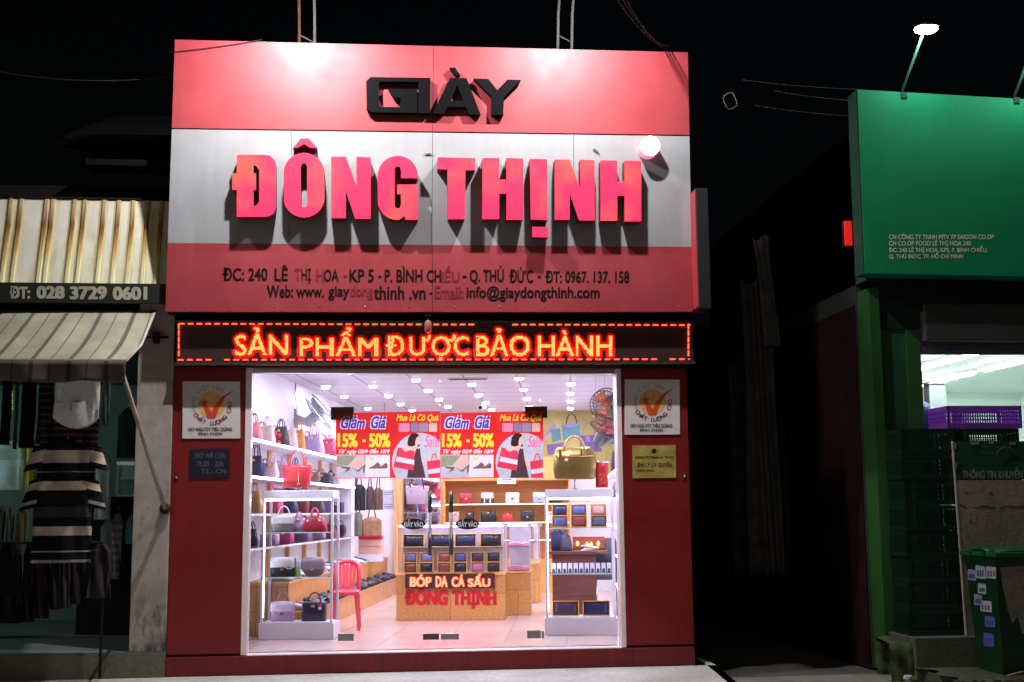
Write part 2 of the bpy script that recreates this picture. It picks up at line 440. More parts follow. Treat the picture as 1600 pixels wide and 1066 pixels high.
# shop room: floor, ceiling, walls, roof (built in shop coordinates)
room = MB()
def iq(mb, pts, mat): mb.add([IW(*p) for p in pts], [tuple(range(len(pts)))], mat)
m_wallw = paint((0.80, 0.78, 0.82), 0.6, var=0.03)
def ceilmat():
    m, nt, b, o = newmat('ceiling_tiles'); bt = nd(nt, 'ShaderNodeTexBrick', offset=0.0)
    bt.inputs['Scale'].default_value = 1.0; bt.inputs['Mortar Size'].default_value = 0.012; bt.inputs['Brick Width'].default_value = 0.64; bt.inputs['Row Height'].default_value = 0.64
    bt.inputs['Color1'].default_value = (0.70, 0.66, 0.74, 1); bt.inputs['Color2'].default_value = (0.67, 0.64, 0.72, 1); bt.inputs['Mortar'].default_value = (0.30, 0.27, 0.31, 1)
    nt.links.new(coords(nt, (1, 1, 1), (0, 0, ALPHA)), bt.inputs['Vector']); nt.links.new(bt.outputs[0], b.inputs['Base Color']); b.inputs['Roughness'].default_value = 0.6; return m
def floormat():
    m, nt, b, o = newmat('floor_tiles'); v = coords(nt, (1, 1, 1), (0, 0, ALPHA))
    bt = nd(nt, 'ShaderNodeTexBrick', offset=0.0); bt.inputs['Scale'].default_value = 1.0; bt.inputs['Mortar Size'].default_value = 0.003
    bt.inputs['Brick Width'].default_value = 0.6; bt.inputs['Row Height'].default_value = 0.6
    bt.inputs['Color1'].default_value = (0.66, 0.49, 0.45, 1); bt.inputs['Color2'].default_value = (0.63, 0.47, 0.43, 1); bt.inputs['Mortar'].default_value = (0.45, 0.33, 0.3, 1)
    nt.links.new(v, bt.inputs['Vector']); f = noise(nt, coords(nt, (2, 14, 1), (0, 0, ALPHA)), 2.0, 5)
    r = ramp(nt, [(0.3, (0.85, 0.85, 0.85)), (0.7, (1.1, 1.08, 1.05))], f)
    nt.links.new(mixc(nt, 1.0, bt.outputs[0], r.outputs[0], 'MULTIPLY'), b.inputs['Base Color'])
    b.inputs['Roughness'].default_value = 0.16; return m
def front_d(u):                   # depth of the facade's inner face at a given u
    p0 = toI(Vector((0, 0.145, 0))); k_ = toI(Vector((1, 0.145, 0))) - p0
    return p0.y + (u - p0.x) / k_.x * k_.y
fl, fr_ = front_d(UL), front_d(UR)
mb = MB(); mb.add([IW(*p) for p in [(UL, fl, FLOOR), (UR, fr_, FLOOR), (UR, DB, FLOOR), (UL, DB, FLOOR)]], [(0, 1, 2, 3)], floormat()); mb.build('shop_floor', bld, True)
mb = MB(); mb.add([IW(*p) for p in [(UL, fl, CEIL), (UL, DB, CEIL), (UR, DB, CEIL), (UR, fr_, CEIL)]], [(0, 1, 2, 3)], ceilmat()); mb.build('shop_ceiling', bld, True)
mb = MB()
for a, b, c, d in (((UL, fl), (UL, DB), (UL - 0.12, DB + 0.12), (UL - 0.12, fl)), ((UR, DB), (UR, fr_), (UR + 0.12, fr_), (UR + 0.12, DB + 0.12)), ((UL, DB), (UR, DB), (UR + 0.12, DB + 0.12), (UL - 0.12, DB + 0.12))):
    iq(mb, [a + (FLOOR,), b + (FLOOR,), b + (CEIL,), a + (CEIL,)], m_wallw)
    iq(mb, [d + (-0.1,), c + (-0.1,), c + (ztop - 0.1,), d + (ztop - 0.1,)], m_render)
    iq(mb, [a + (CEIL + 0.02,), b + (CEIL + 0.02,), c + (ztop - 0.1,), d + (ztop - 0.1,)], m_render)
mb.build('wall', bld, True)
mb = MB(); mb.hexa([IW(UL - .14, fl, ztop - 0.12), IW(UR + .14, fr_, ztop - 0.12), IW(UR + .14, DB + .14, ztop - 0.12), IW(UL - .14, DB + .14, ztop - 0.12),
                    IW(UL - .14, fl, ztop), IW(UR + .14, fr_, ztop), IW(UR + .14, DB + .14, ztop), IW(UL - .14, DB + .14, ztop)], m_render); mb.build('roof', bld, True)
# ceiling beam just inside the door
mb = MB(); mb.hexa([IW(UL, fl + 0.02, 2.86), IW(-1.9, front_d(-1.9) + 0.02, 2.86), IW(-1.9, front_d(-1.9) + 0.42, 2.86), IW(UL, fl + 0.42, 2.86),
                    IW(UL, fl + 0.02, CEIL - .002), IW(-1.9, front_d(-1.9) + 0.02, CEIL - .002), IW(-1.9, front_d(-1.9) + 0.42, CEIL - .002), IW(UL, fl + 0.42, CEIL - .002)], m_wallw)
mb.build('ceiling_beam', bld, True)

# ---------------- glass front: two fixed panes, two door leaves
YG = 0.10
gl = glassmat(refl=0.6)
m_patch = paint((0.35, 0.34, 0.33), 0.3, 0.9); m_patchd = paint((0.10, 0.08, 0.07), 0.35, 0.6)
def gx(px): return hitY(px, 800, YG).x
zg0, zg1 = zsill + 0.012, zdoor - 0.04
def pane(nm, lab, cat, x0, x1, fits):
    t = thing(nm, lab, cat, ((x0 + x1) / 2, YG, zg0))
    MB().box((x0, YG - 0.005, zg0), (x1, YG + 0.005, zg1), gl).build('glass', t, True)
    for (p0, q0, p1, q1, mt) in fits:
        m_ = MB(); a = hitY(p0, q1, YG - 0.012); b = hitY(p1, q0, YG - 0.012)
        m_.box((a.x, YG - 0.016, a.z), (b.x, YG + 0.016, b.z), mt, 0.004); m_.build('patch_fitting', t, True)
    return t
x1_, x2_, x3_ = gx(527), gx(687.5), gx(846)
pane('window_pane', 'fixed glass pane in front of the tall handbag cabinet', 'glass pane', dl + 0.036, x1_ - 0.003, [])
pane('window_pane', 'fixed glass pane in front of the wallet cabinet and the gold bag', 'glass pane', x3_ + 0.003, dr - 0.026, [(847, 986, 850, 998, m_patch)])
ld = pane('glass_door', 'glass door leaf with the sale poster nearer the red chair', 'door', x1_ + 0.003, x2_ - 0.003, [(517, 636, 553, 656, m_patchd), (528, 990, 553, 1002, m_patch), (661, 990, 686, 1000, m_patchd)])
rd = pane('glass_door', 'glass door leaf with the sale poster nearer the gold bag', 'door', x2_ + 0.003, x3_ - 0.003, [(820, 635, 855, 653, m_patchd), (689, 990, 717, 1000, m_patch), (824, 985, 845, 998, m_patch)])
for t, px in ((ld, 672), (rd, 705.5)):
    mb = MB(); a = hitY(px, 868, YG - 0.06); b = hitY(px, 767, YG - 0.06); zt = b.z; zb = a.z
    for s in (-1, 1):
        mb.tube([(a.x, YG + s * 0.06, zb), (a.x, YG + s * 0.06, zt)], 0.015, paint((.8, .78, .86), .35, .2), 12)
        for zz in (zb, zt - 0.2): mb.tube([(a.x, YG + s * 0.06, zz), (a.x, YG + s * 0.06, zz + 0.2)], 0.017, m_patchd, 12)
    for zz in (zb + 0.12, zt - 0.12): mb.tube([(a.x, YG - 0.06, zz), (a.x, YG + 0.06, zz)], 0.009, m_steel, 8)
    mb.build('door_handle', t, True)
m_navy = paint((0.016, 0.012, 0.06), 0.4); m_lblue = paint((0.95, 0.95, 1.0), 0.5)
for px, lab in ((646, 'dark oval push sticker on the door leaf nearer the red chair'), (730.5, 'dark oval push sticker on the door leaf nearer the gold bag')):
    c = hitY(px, 819, YG - 0.006); t = thing('door_sticker', lab, 'sticker', c)
    MB().flat(poly(ell(px, 819, 18.5, 8.5)), fY(YG - 0.009), m_navy, 0.002).build('oval', t, True)
    MB().flat(fit(glyphs('ĐẨY VÀO', 0.03), (px - 15, 811.5, px + 15, 823.5)), fY(YG - 0.0105), m_lblue).build('lettering', t, True)

# ---------------- sale posters on the glass
m_pred = paint((0.80, 0.03, 0.03), 0.5, var=0.05); m_pyel = paint((0.95, 0.72, 0.05), 0.5); m_pblue = paint((0.07, 0.04, 0.33), 0.5)
m_pw = paint((0.86, 0.86, 0.86), 0.5, var=0.05); m_pgrey = paint((0.62, 0.64, 0.68), 0.5, var=0.12, scale=14); m_skin = paint((0.82, 0.55, 0.43), 0.5, var=0.06)
m_hair = paint((0.035, 0.02, 0.02), 0.5); m_pink = paint((0.86, 0.18, 0.36), 0.5); m_pbag = paint((0.75, 0.06, 0.10), 0.5); m_brown = paint((0.20, 0.11, 0.09), 0.5, var=0.2)
def papery(c, var=0.06, scale=12.0):
    """printed banner cloth: light from the shop behind comes through"""
    m, nt, b_, o_ = newmat('printed_cloth'); f = noise(nt, coords(nt), scale)
    r = ramp(nt, [(.25, tuple(x * (1 - var) for x in c)), (.75, tuple(min(1, x * (1 + var)) for x in c))], f)
    tr = nd(nt, 'ShaderNodeBsdfTranslucent'); mx = nd(nt, 'ShaderNodeMixShader'); mx.inputs[0].default_value = 0.55
    nt.links.new(r.outputs[0], tr.inputs[0]); nt.links.new(r.outputs[0], b_.inputs['Base Color']); b_.inputs['Roughness'].default_value = .45
    nt.links.new(b_.outputs[0], mx.inputs[1]); nt.links.new(tr.outputs[0], mx.inputs[2]); nt.links.new(mx.outputs[0], o_.inputs[0]); return m
m_pred = papery((.88, .035, .035)); m_pyel = papery((.95, .80, .06)); m_pblue = papery((.10, .05, .45)); m_pw = papery((.92, .92, .92)); m_pgrey = papery((.66, .67, .72), .12)
m_skin = papery((.90, .62, .50)); m_hair = paint((.035, .02, .02), .5); m_dress = papery((.10, .055, .06), .2, 30); m_pink = papery((.92, .22, .42)); m_pbag = papery((.85, .06, .12)); m_brown = papery((.28, .14, .11), .2); m_field = papery((.38, .42, .28), .3, 30); m_hcol = papery((.05, .025, .025))
def poster(x0, x1, lab):
    s = (x1 - x0) / 162.0; Y0 = YG - 0.021
    X = lambda v: x0 + (v - 525) * s            # the artwork is laid out in one poster's pixels
    c = hitY((x0 + x1) / 2, 748, Y0); t = thing('sale_poster', lab, 'poster', c)
    L_ = []                                      # painted from back to front, then cut into one printed layer
    def lay(pts, mat, name): L_.append((poly(pts), mat, name))
    def letter(stx, bx, mat, bold=0.0, shear=0.0): L_.append((fit(glyphs(stx, bold), bx, shear), mat, 'lettering'))
    lay([(525, 645.5), (687.5, 642.5), (687.5, 746), (525, 748)], m_pred, 'sheet')
    lay([(525.8, 711), (609, 711), (609, 745.6), (525.8, 746.6)], m_pw, 'photo_print')
    lay([(526, 711.5), (571, 711.5), (571, 723), (526, 730)], m_field, 'photo_print'); lay([(526, 730), (571, 723), (571, 745.6), (526, 746)], m_pgrey, 'photo_print')
    lay([(545, 727), (558, 711.5), (569, 711.5), (570, 724), (566, 732), (551, 731)], m_skin, 'photo_print')
    for pp in ([(528, 722), (533, 729), (548, 730), (546, 735), (540, 737), (535, 742), (542, 733), (534, 732)], [(549, 731), (559, 735), (571, 725), (570, 737), (567, 741), (567, 731), (560, 738)]): lay(pp, m_brown, 'shoe_print')
    for pp in ([(577, 731), (585, 727), (590, 722), (594, 726), (594, 732), (577, 732.5)], [(590, 731), (598, 727), (603, 723), (606, 727), (605, 732), (590, 732.5)]): lay(pp, m_brown, 'shoe_print')
    lay([(577, 714), (579.5, 714), (581, 717), (584, 713), (585, 714.5), (582, 719.5), (579.5, 719.5)], m_pyel, 'shoe_print')
    lay(ell(656, 722, 43.5, 45.5, 60), m_pgrey, 'photo_print')
    lay([(637, 698), (646, 695), (652, 697), (652, 702), (657, 706), (656, 713), (640, 712)], m_skin, 'figure_print'); lay([(657, 706), (661, 722), (669, 720), (675, 707), (679, 709), (672, 724), (663, 730), (658, 727)], m_skin, 'figure_print')
    lay([(649, 706), (651, 700), (653.5, 702), (656, 700), (657.5, 712), (658.5, 719), (662, 732), (665, 747), (636, 747), (638, 730), (647, 716)], m_dress, 'figure_print')
    lay([(636.5, 692), (638, 684), (642, 678.5), (648, 676.8), (653, 678), (655.5, 682), (652, 686), (650, 691), (648.5, 696.5), (642, 698), (637, 696.5)], m_hcol, 'figure_print')
    lay([(650.5, 684.5), (654.6, 681), (655.8, 684), (656, 686.5), (657.2, 689), (655.6, 690), (655.8, 693.5), (652.5, 696), (648.5, 694), (649, 689)], m_skin, 'figure_print'); lay([(652, 696), (656, 694), (656, 697), (653, 698.5)], m_hcol, 'figure_print')
    for pp in ([(622, 699), (648, 705), (646, 735.5), (614.5, 730)], [(667, 721), (688, 718), (688, 747), (669, 747)]): lay(pp, m_pbag, 'bag_print')
    lay([(628, 702), (632, 697.5), (639, 698.5), (640, 704), (633, 706)], m_skin, 'figure_print')
    for pp in ([(620.5, 713.5), (647.5, 719), (646.8, 726.5), (618.5, 721)], [(668.5, 734), (688, 731), (688, 738.5), (669, 741)]): lay(pp, m_pw, 'bag_print')
    for pp in ([(673, 720), (676, 709), (681, 708.5), (684, 718), (682.4, 718), (680, 710.5), (677, 711), (674.6, 720)],): lay(pp, m_pbag, 'bag_print')
    for a_, b_, cc in ((623, 640, papery((.95, .35, .50))), (642, 653, papery((.30, .30, .48))), (654, 669, papery((.40, .36, .46)))  , (670, 683, papery((.98, .65, .50)))): lay(rrect(a_, 661, b_, 675, 2), cc, 'purse_print')
    for stx, bx in (('Giảm', (531, 649, 572, 671)), ('Giá', (578, 649, 605, 671))):
        letter(stx, bx, m_pw, .14, .3); letter(stx, (bx[0] + 1.6, bx[1] + 1.4, bx[2] - 1.6, bx[3] - 1.4), m_pblue, .035, .3)
    letter('Mua Là Có Quà', (619, 647.5, 685, 659.5), m_pyel, .03, .3)
    letter('15%', (527.5, 677, 559, 699), m_pyel, .05); letter('-', (566, 687, 571.5, 691), m_pyel, .03); letter('50%', (576.5, 677, 610, 699), m_pyel, .05)
    letter('Từ ngày 02/9 đến 10/9', (529, 700.5, 609, 710.5), m_pw, .035, .25); letter('Sale', (663, 680.5, 686, 699), m_pink, .02, .3)
    st = .36; xs = np.arange(525.1, 687.5, st); ys = np.arange(642.6, 748.2, st); ids = -np.ones((len(ys), len(xs)), int)
    for n_, (vf, mt, nm) in enumerate(L_): ids[inside_grid(vf, xs, ys)] = n_
    g = {}
    for j in range(len(ys)):
        i = 0
        while i < len(xs):
            n_ = ids[j, i]; i2 = i
            while i2 < len(xs) and ids[j, i2] == n_: i2 += 1
            if n_ >= 0: g.setdefault((L_[n_][2], n_), []).append((i, i2, j, L_[n_][1]))
            i = i2
    for (nm, _), runs in g.items():
        mb = MB()
        for i, i2, j, mt in runs:
            xa, xb, ya, yb = X(xs[i] - st/2), X(xs[i2-1] + st/2), ys[j] + st/2, ys[j] - st/2
            mb.add([hitY(xa, ya, Y0), hitY(xb, ya, Y0), hitY(xb, yb, Y0), hitY(xa, yb, Y0)], [(0, 1, 2, 3)], mt)
        mb.build(nm, t, True)
poster(525, 687, 'red discount poster on the glass door leaf nearer the red chair')
poster(688, 848, 'red discount poster on the glass door leaf nearer the gold bag')

# ================================================================ the big sign
YS = -0.25; LF = YS - 0.13
m_sred = weathered((0.33, 0.033, 0.045), 0.5, .07, (.16, .05, .05), .25); m_swhite = weathered((0.30, 0.305, 0.325), 0.48, .06, (.17, .15, .13), .22)
sign = thing('shop_sign', 'large red and white illuminated shop sign with glowing red channel letters above the doorway', 'shop sign', ((xl + xr) / 2, YS, hitY(680, 487, YS).z))
def edge(a, b, y): return a[0] + (b[0] - a[0]) * (y - a[1]) / (b[1] - a[1])
TLc, BLc, TRc, BRc = (273, 62), (258, 487), (1075, 82), (1083, 487)
def row(tl, tr, bl, br, cuts, mat, nm):
    """panels between two slanted rows; cuts are fractions"""
    for c0, c1 in zip(cuts, cuts[1:]):
        P_ = [(bl[0] + (br[0]-bl[0])*c0, bl[1] + (br[1]-bl[1])*c0), (bl[0] + (br[0]-bl[0])*c1, bl[1] + (br[1]-bl[1])*c1), (tl[0] + (tr[0]-tl[0])*c1, tl[1] + (tr[1]-tl[1])*c1), (tl[0] + (tr[0]-tl[0])*c0, tl[1] + (tr[1]-tl[1])*c0)]
        p = [hitY(a, b, YS) for a, b in P_]; g_ = 0.0022
        p[0].x += g_; p[3].x += g_; p[1].x -= g_; p[2].x -= g_
        m_ = MB(); q = [v + Vector((0, 0.03, 0)) for v in p]
        m_.add(p + q, [(0, 1, 2, 3), (7, 6, 5, 4), (0, 4, 5, 1), (1, 5, 6, 2), (2, 6, 7, 3), (3, 7, 4, 0)], mat); m_.build(nm, sign, True)
L1, R1 = (edge(TLc, BLc, 201), 201), (edge(TRc, BRc, 212), 212); L2, R2 = (edge(TLc, BLc, 380), 380), (edge(TRc, BRc, 386), 386)
d_ = 1.1
row(TLc, TRc, (L1[0], L1[1] - d_), (R1[0], R1[1] - d_), [0, 0.504, 1], m_sred, 'red_panel')
row((L1[0], L1[1] + d_), (R1[0], R1[1] + d_), (L2[0], L2[1] - .15), (R2[0], R2[1] - .15), [0, 0.232, 0.504, 0.776, 1], m_swhite, 'white_panel')
row((L2[0], L2[1] + .15), (R2[0], R2[1] + .15), BLc, BRc, [0, 0.506, 1], m_sred, 'red_panel')
mb = MB(); p = [hitY(*c, YS) for c in (BLc, BRc, TRc, TLc)]
f_ = [v + Vector((0.0, 0.032, 0.0)) for v in p]; b_ = [Vector((v.x, -0.002, v.z)) for v in p]
for v, sx, sz in zip(f_, (1, -1, -1, 1), (1, 1, -1, -1)): v.x += sx * 0.004; v.z += sz * 0.004
for v, sx, sz in zip(b_, (1, -1, -1, 1), (1, 1, -1, -1)): v.x += sx * 0.004; v.z += sz * 0.004
mb.hexa([f_[0], f_[1], b_[1], b_[0], f_[3], f_[2], b_[2], b_[3]], m_dark); mb.build('sign_box', sign, True)
# glowing letter faces: red acrylic, some tubes more orange than others
def acrylic():
    m, nt, b, o = newmat('red_acrylic_lit'); v = coords(nt); f = noise(nt, v, 1.9, 2, 0.5); f2 = noise(nt, v, 9, 3)
    r = ramp(nt, [(0.52, (1.0, 0.024, 0.12)), (0.70, (1.0, 0.16, 0.05))], f)
    s = ramp(nt, [(0.3, (0.8, 0.8, 0.8)), (0.7, (1.05, 1.05, 1.05))], f2)
    nt.links.new(mixc(nt, 1.0, r.outputs[0], s.outputs[0], 'MULTIPLY'), b.inputs['Emission Color'])
    b.inputs['Emission Strength'].default_value = 0.95; b.inputs['Base Color'].default_value = (0.5, 0.02, 0.05, 1); b.inputs['Roughness'].default_value = 0.35; return m
m_acr = acrylic(); m_lside = paint((0.20, 0.015, 0.02), 0.5)
def ltr(vf, nm='channel_letter'):
    MB().flat(vf, fY(LF), m_acr, 0.127, m_lside).build(nm, sign, True)
def shp(x0, x1, y0, y1, f): return f(x0, x1, y0, y1)
def l_D(x0, x1, y0, y1):
    o = [(x0, y0), (x0 + .55*(x1-x0), y0)] + ell(x1 - 17, y0 + 17, 17, 17, 8, R(-90), 0) + ell(x1 - 17, y1 - 17, 17, 17, 8, 0, R(90)) + [(x0 + .5*(x1-x0), y1), (x0, y1), (x0, 297), (x0 - 7, 297), (x0 - 7, 271), (x0, 271)]
    h = [(x0 + 26, y0 + 17), (x0 + 30, y0 + 17), (x0 + 35, y0 + 24), (x0 + 35, y1 - 24), (x0 + 30, y1 - 17), (x0 + 26, y1 - 17), (x0 + 26, 297), (x0 + 30, 297), (x0 + 30, 271), (x0 + 26, 271)]
    return poly(o, [h])
def l_O(x0, x1, y0, y1):
    r = (x1-x0)/2; cx = (x0+x1)/2
    o = ell(cx, y0 + r, r, r, 14, R(180), R(360)) + ell(cx, y1 - r, r, r, 14, 0, R(180))
    h = ell(cx, y0 + 24, 5.0, 8, 8, R(180), R(360)) + ell(cx, y1 - 24, 5.0, 8, 8, 0, R(180))
    return poly(o, [h])
def l_N(x0, x1, y0, y1):
    w = 23; return poly([(x0, y1), (x0, y0), (x0 + w, y0), (x1 - w + 1, y0 + 46), (x1 - w + 1, y0), (x1, y0 + 1), (x1, y1 + 1), (x1 - w - 1, y1 + 1), (x0 + w, y1 - 42), (x0 + w, y1)])
def l_G(x0, x1, y0, y1):
    r = (x1-x0)/2; cx = (x0+x1)/2
    o = ell(cx, y0 + r, r, r, 14, R(180), R(360)) + [(x1, y0 + 36), (x1 - 37, y0 + 36)] + ell(cx + 0, y0 + 23, 5, 7, 6, 0, R(-180))[0:6] + [(cx - 5, y0 + 24), (cx - 5, y1 - 24)] + ell(cx, y1 - 24, 5, 7, 6, R(180), 0) + [(cx + 5, y1 - 41), (x1 - 33, y1 - 41), (x1 - 33, y0 + 46), (x1, y0 + 46), (x1, y1), (x1 - 18, y1), (x1 - 21, y1 - 7), (x1 - 30, y1 + 1), (cx - 8, y1)] + ell(cx, y1 - r, r, r, 8, R(110), R(180)) 
    o = ell(cx, y0 + r, r, r, 14, R(180), R(360)) + [(x1, y0 + 35), (cx + 5, y0 + 35), (cx + 5, y0 + 22), (cx + 3, y0 + 17), (cx - 3, y0 + 17), (cx - 5, y0 + 22), (cx - 5, y1 - 22), (cx - 3, y1 - 17), (cx + 3, y1 - 17), (cx + 5, y1 - 22), (cx + 5, y1 - 39), (cx - 1, y1 - 39), (cx - 1, y0 + 45), (x1, y0 + 45), (x1, y1 + 1), (x1 - 19, y1 + 1), (x1 - 21, y1 - 5), (x1 - 29, y1 + 1)] + ell(cx - 2, y1 - r + 1, r - 2, r, 10, R(85), R(180))
    return poly(o)
def l_T(x0, x1, y0, y1):
    c = (x0+x1)/2; return poly([(x0, y0), (x1, y0 + 1), (x1, y0 + 20), (c + 14, y0 + 20), (c + 13, y1), (c - 13, y1), (c - 14, y0 + 19), (x0, y0 + 18)])
def l_H(x0, x1, y0, y1):
    w = 26; m_ = (y0 + y1) / 2
    return poly([(x0, y0), (x0 + w, y0), (x0 + w, m_ - 14), (x1 - w, m_ - 14), (x1 - w, y0), (x1, y0 + 1), (x1, y1 + 1), (x1 - w, y1 + 1), (x1 - w, m_ + 8), (x0 + w, m_ + 8), (x0 + w, y1), (x0, y1)])
ltr(l_D(370, 431, 242, 339)); ltr(l_O(443, 507, 239, 340))
ltr(poly([(457.5, 231), (470, 216.5), (483, 216.5), (495.5, 231), (485, 231), (475, 225), (465, 231)]))
ltr(l_N(517.5, 579, 245, 341)); ltr(l_G(590, 653, 243.5, 342.5))
ltr(l_T(684, 742.5, 246, 342.5)); ltr(l_H(754, 817.5, 247, 342.5)); ltr(poly([(828, 248.5), (855, 249), (856, 344), (829.5, 343)]))
ltr(poly([(832, 354.5), (857, 355), (856.5, 371), (832, 370.5)])); ltr(l_N(867, 929, 249.5, 343.5)); ltr(l_H(938.5, 1002, 251, 345))
MB().flat(poly(ell(1016, 228, 15.5, 15.5)), fY(LF), glow((1.0, 0.93, 0.97), 5.0), 0.127, glow((1.0, 0.35, 0.5), 0.7)).build('round_lamp', sign, True)
# black bevelled letters of the first word
m_blk = paint((0.0025, 0.0026, 0.0036), 0.6, var=0.2); m_blk.node_tree.nodes['Principled BSDF'].inputs['Specular IOR Level'].default_value = .05
BF = YS - 0.065
def blk(vf):
    v, fs = vf; MB().flat(vf, fY(BF), m_blk, 0.063).build('black_letter', sign, True)
blk(poly([(579, 120.5), (656, 121.5), (652, 128), (594, 127.5), (592, 131), (592, 167), (625, 167.5), (626, 153), (615, 152.5), (607, 139), (652, 139.5), (652, 176.5), (580, 175.5), (573, 170), (572, 127)]))
blk(poly([(654, 121.5), (672.5, 121.7), (672, 177), (653.5, 176.7)]))
blk(poly([(676, 177.5), (703, 122), (729, 122.3), (751, 179), (733, 179), (728, 167.5), (699, 167), (694, 178)], [[(704, 157.5), (724, 158), (714.5, 133)]]))
blk(poly([(702.5, 105.5), (711, 105.5), (719, 117.5), (712, 117.5)]))
blk(poly([(740, 122.8), (763, 123.4), (777, 141), (793, 124.3), (814, 125), (787, 152), (786.5, 179.5), (768, 179.2), (768.5, 151)]))
m_ltxt = paint((0.008, 0.005, 0.005), 0.6); m_lfade = paint((0.22, 0.02, 0.03), 0.6)
def line(segs, t, nm='lettering', Y=YS - 0.003, depth=0.0, bold=0.02):
    mb = MB()
    for (s_, bx, mt) in segs: mb.flat(fit(glyphs(s_, bold), bx), fY(Y), mt, depth)
    mb.build(nm, t, True)
line([('ĐC: 240', (348, 418, 418, 439), m_ltxt), ('LÊ', (429, 414, 450, 439), m_ltxt), ('T', (460, 420, 470, 439), m_lfade), ('HỊ', (471, 420, 486, 443), m_ltxt), ('H', (494, 421, 506, 440), m_lfade), ('OA', (506, 421, 529, 440), m_ltxt), ('-', (537, 430, 542, 433), m_lfade), ('KP 5', (546, 421, 584, 441), m_ltxt), ('-', (591, 431, 596, 434), m_ltxt), ('P. BÌNH', (601, 416, 660, 441), m_ltxt)], sign)
line([('CH', (667, 422, 689, 441), m_ltxt), ('IỂU', (690, 415, 718, 441), m_lfade), ('-', (723, 431, 729, 434), m_ltxt), ('Q. THỦ', (734, 415, 787, 444), m_ltxt), ('ĐỨC', (796, 417, 833, 442), m_ltxt), ('-', (840, 431, 845, 434), m_ltxt), ('ĐT: 0967. 137. 158', (852, 423, 983, 442), m_ltxt)], sign)
line([('Web: www.', (417, 446, 506, 465), m_ltxt), ('giay', (513, 447, 546, 469), m_ltxt), ('dong', (547, 446, 583, 469), m_lfade), ('thinh .vn', (584, 447, 665, 468), m_ltxt), ('-', (671, 457, 675, 460), m_ltxt)], sign)
line([('Email:', (679, 447, 724, 467), m_lfade), ('info@giaydongthinh.com', (729, 447, 937, 471), m_ltxt)], sign)
# screws on the lower band
mb = MB()
for i in range(12):
    p = hitY(290 + 70 * i, 479, YS); mb.lathe([(0.006, -0.003), (0.004, -0.006)], m_steel, 8, (p.x, YS, p.z), 'y')
mb.build('screw', sign, True)
def lizard(px, py, lab, a):
    c = hitY(px, py, YS); t = thing('lizard', lab, 'lizard', (c.x, YS, c.z)); mb = MB(); m_ = paint((0.34, 0.30, 0.2), 0.6, var=0.3, scale=60)
    def w(x, z, y=-0.012): return (x*math.cos(a) - z*math.sin(a), y, x*math.sin(a) + z*math.cos(a))
    mb.tube([w(-.045, 0), (w(-.036, .0)), w(-.03, 0), w(-.01, .002), w(.01, 0), w(.03, -.006), w(.05, -.018)], [.003, .0065, .005, .0075, .006, .0035, .001], m_, 8)
    for lx, s in ((-.02, 1), (-.02, -1), (.008, 1), (.008, -1)): mb.tube([w(lx, .004*s), w(lx - .006, .014*s), w(lx - .014, .016*s, -.004)], [.0025, .002, .0015], m_, 6)
    mb.build('body', t)
lizard(670, 240, 'small lizard clinging to the white sign panel near the middle seam', 0.1)
lizard(932, 236, 'small lizard clinging to the white sign panel below the right seam', R(-35))

# ---------------- the two floodlights on poles above the sign
m_rust = paint((0.06, 0.026, 0.010), 0.8, 0.0, var=0.4, scale=14); m_galv = paint((0.06, 0.06, 0.057), 0.6, 0.1, var=0.15)
def flood(pxa, pxb, ma, mb_, lab, power):
    zt = hitY(pxa, 66, YS).z; xa = hitY(pxa, 64, -0.22).x; xb = hitY(pxb, 68, -0.22).x; xc = (xa + xb) / 2
    t = thing('floodlight', lab, 'floodlight', (xc, -0.12, zt - 0.06))
    for x_, m_ in ((xa, ma), (xb, mb_)):
        MB().tube([(x_, -0.10, zt - 0.25), (x_, -0.16, zt + 0.02), (x_, -0.22, zt + 0.30), (x_, -0.40, zt + 0.560), (x_, -1.36, zt + 0.600)], 0.0145, m_, 10).build('pole', t, True)
    MB().tube([(xa, -0.178, zt + 0.10), (xb, -0.166, zt + 0.03)], 0.007, m_galv, 6).build('brace', t, True)
    h = MB(); h.box((xc - 0.16, -1.48, zt + 0.550), (xc + 0.16, -1.26, zt + 0.620), paint((0.05, 0.05, 0.055), 0.4, 0.5), 0.01)
    for i in range(7): h.box((xc - 0.14 + i*0.045, -1.47, zt + 0.621), (xc - 0.13 + i*0.045, -1.27, zt + 0.655), paint((0.05, 0.05, 0.055), 0.4, 0.5))
    h.build('lamp_housing', t, True)
    MB().box((xc - 0.13, -1.46, zt + 0.544), (xc + 0.13, -1.28, zt + 0.549), glow((1, 0.98, 0.94), 12)).build('lens', t, True)
    l = bpy.data.lights.new('floodlight_lamp', 'AREA'); l.energy = power; l.shape = 'RECTANGLE'; l.size = 0.14; l.size_y = 0.08; l.color = (1.0, 0.97, 0.95)
    lo_ = bpy.data.objects.new('floodlight_lamp', l); COL.objects.link(lo_); lo_.parent = t
    lo_.location = Vector((xc, -1.38, zt + 0.535)) - Vector(t.location)
    dvec = Vector((0, 0.30, -1.0)); lo_.rotation_euler = dvec.to_track_quat('-Z', 'Y').to_euler()
flood(467, 491, m_rust, m_galv, 'floodlight on one rusty and one grey pole above the sign', 225)
flood(873, 895, m_galv, m_galv, 'floodlight on two pale poles above the right half of the sign', 180)

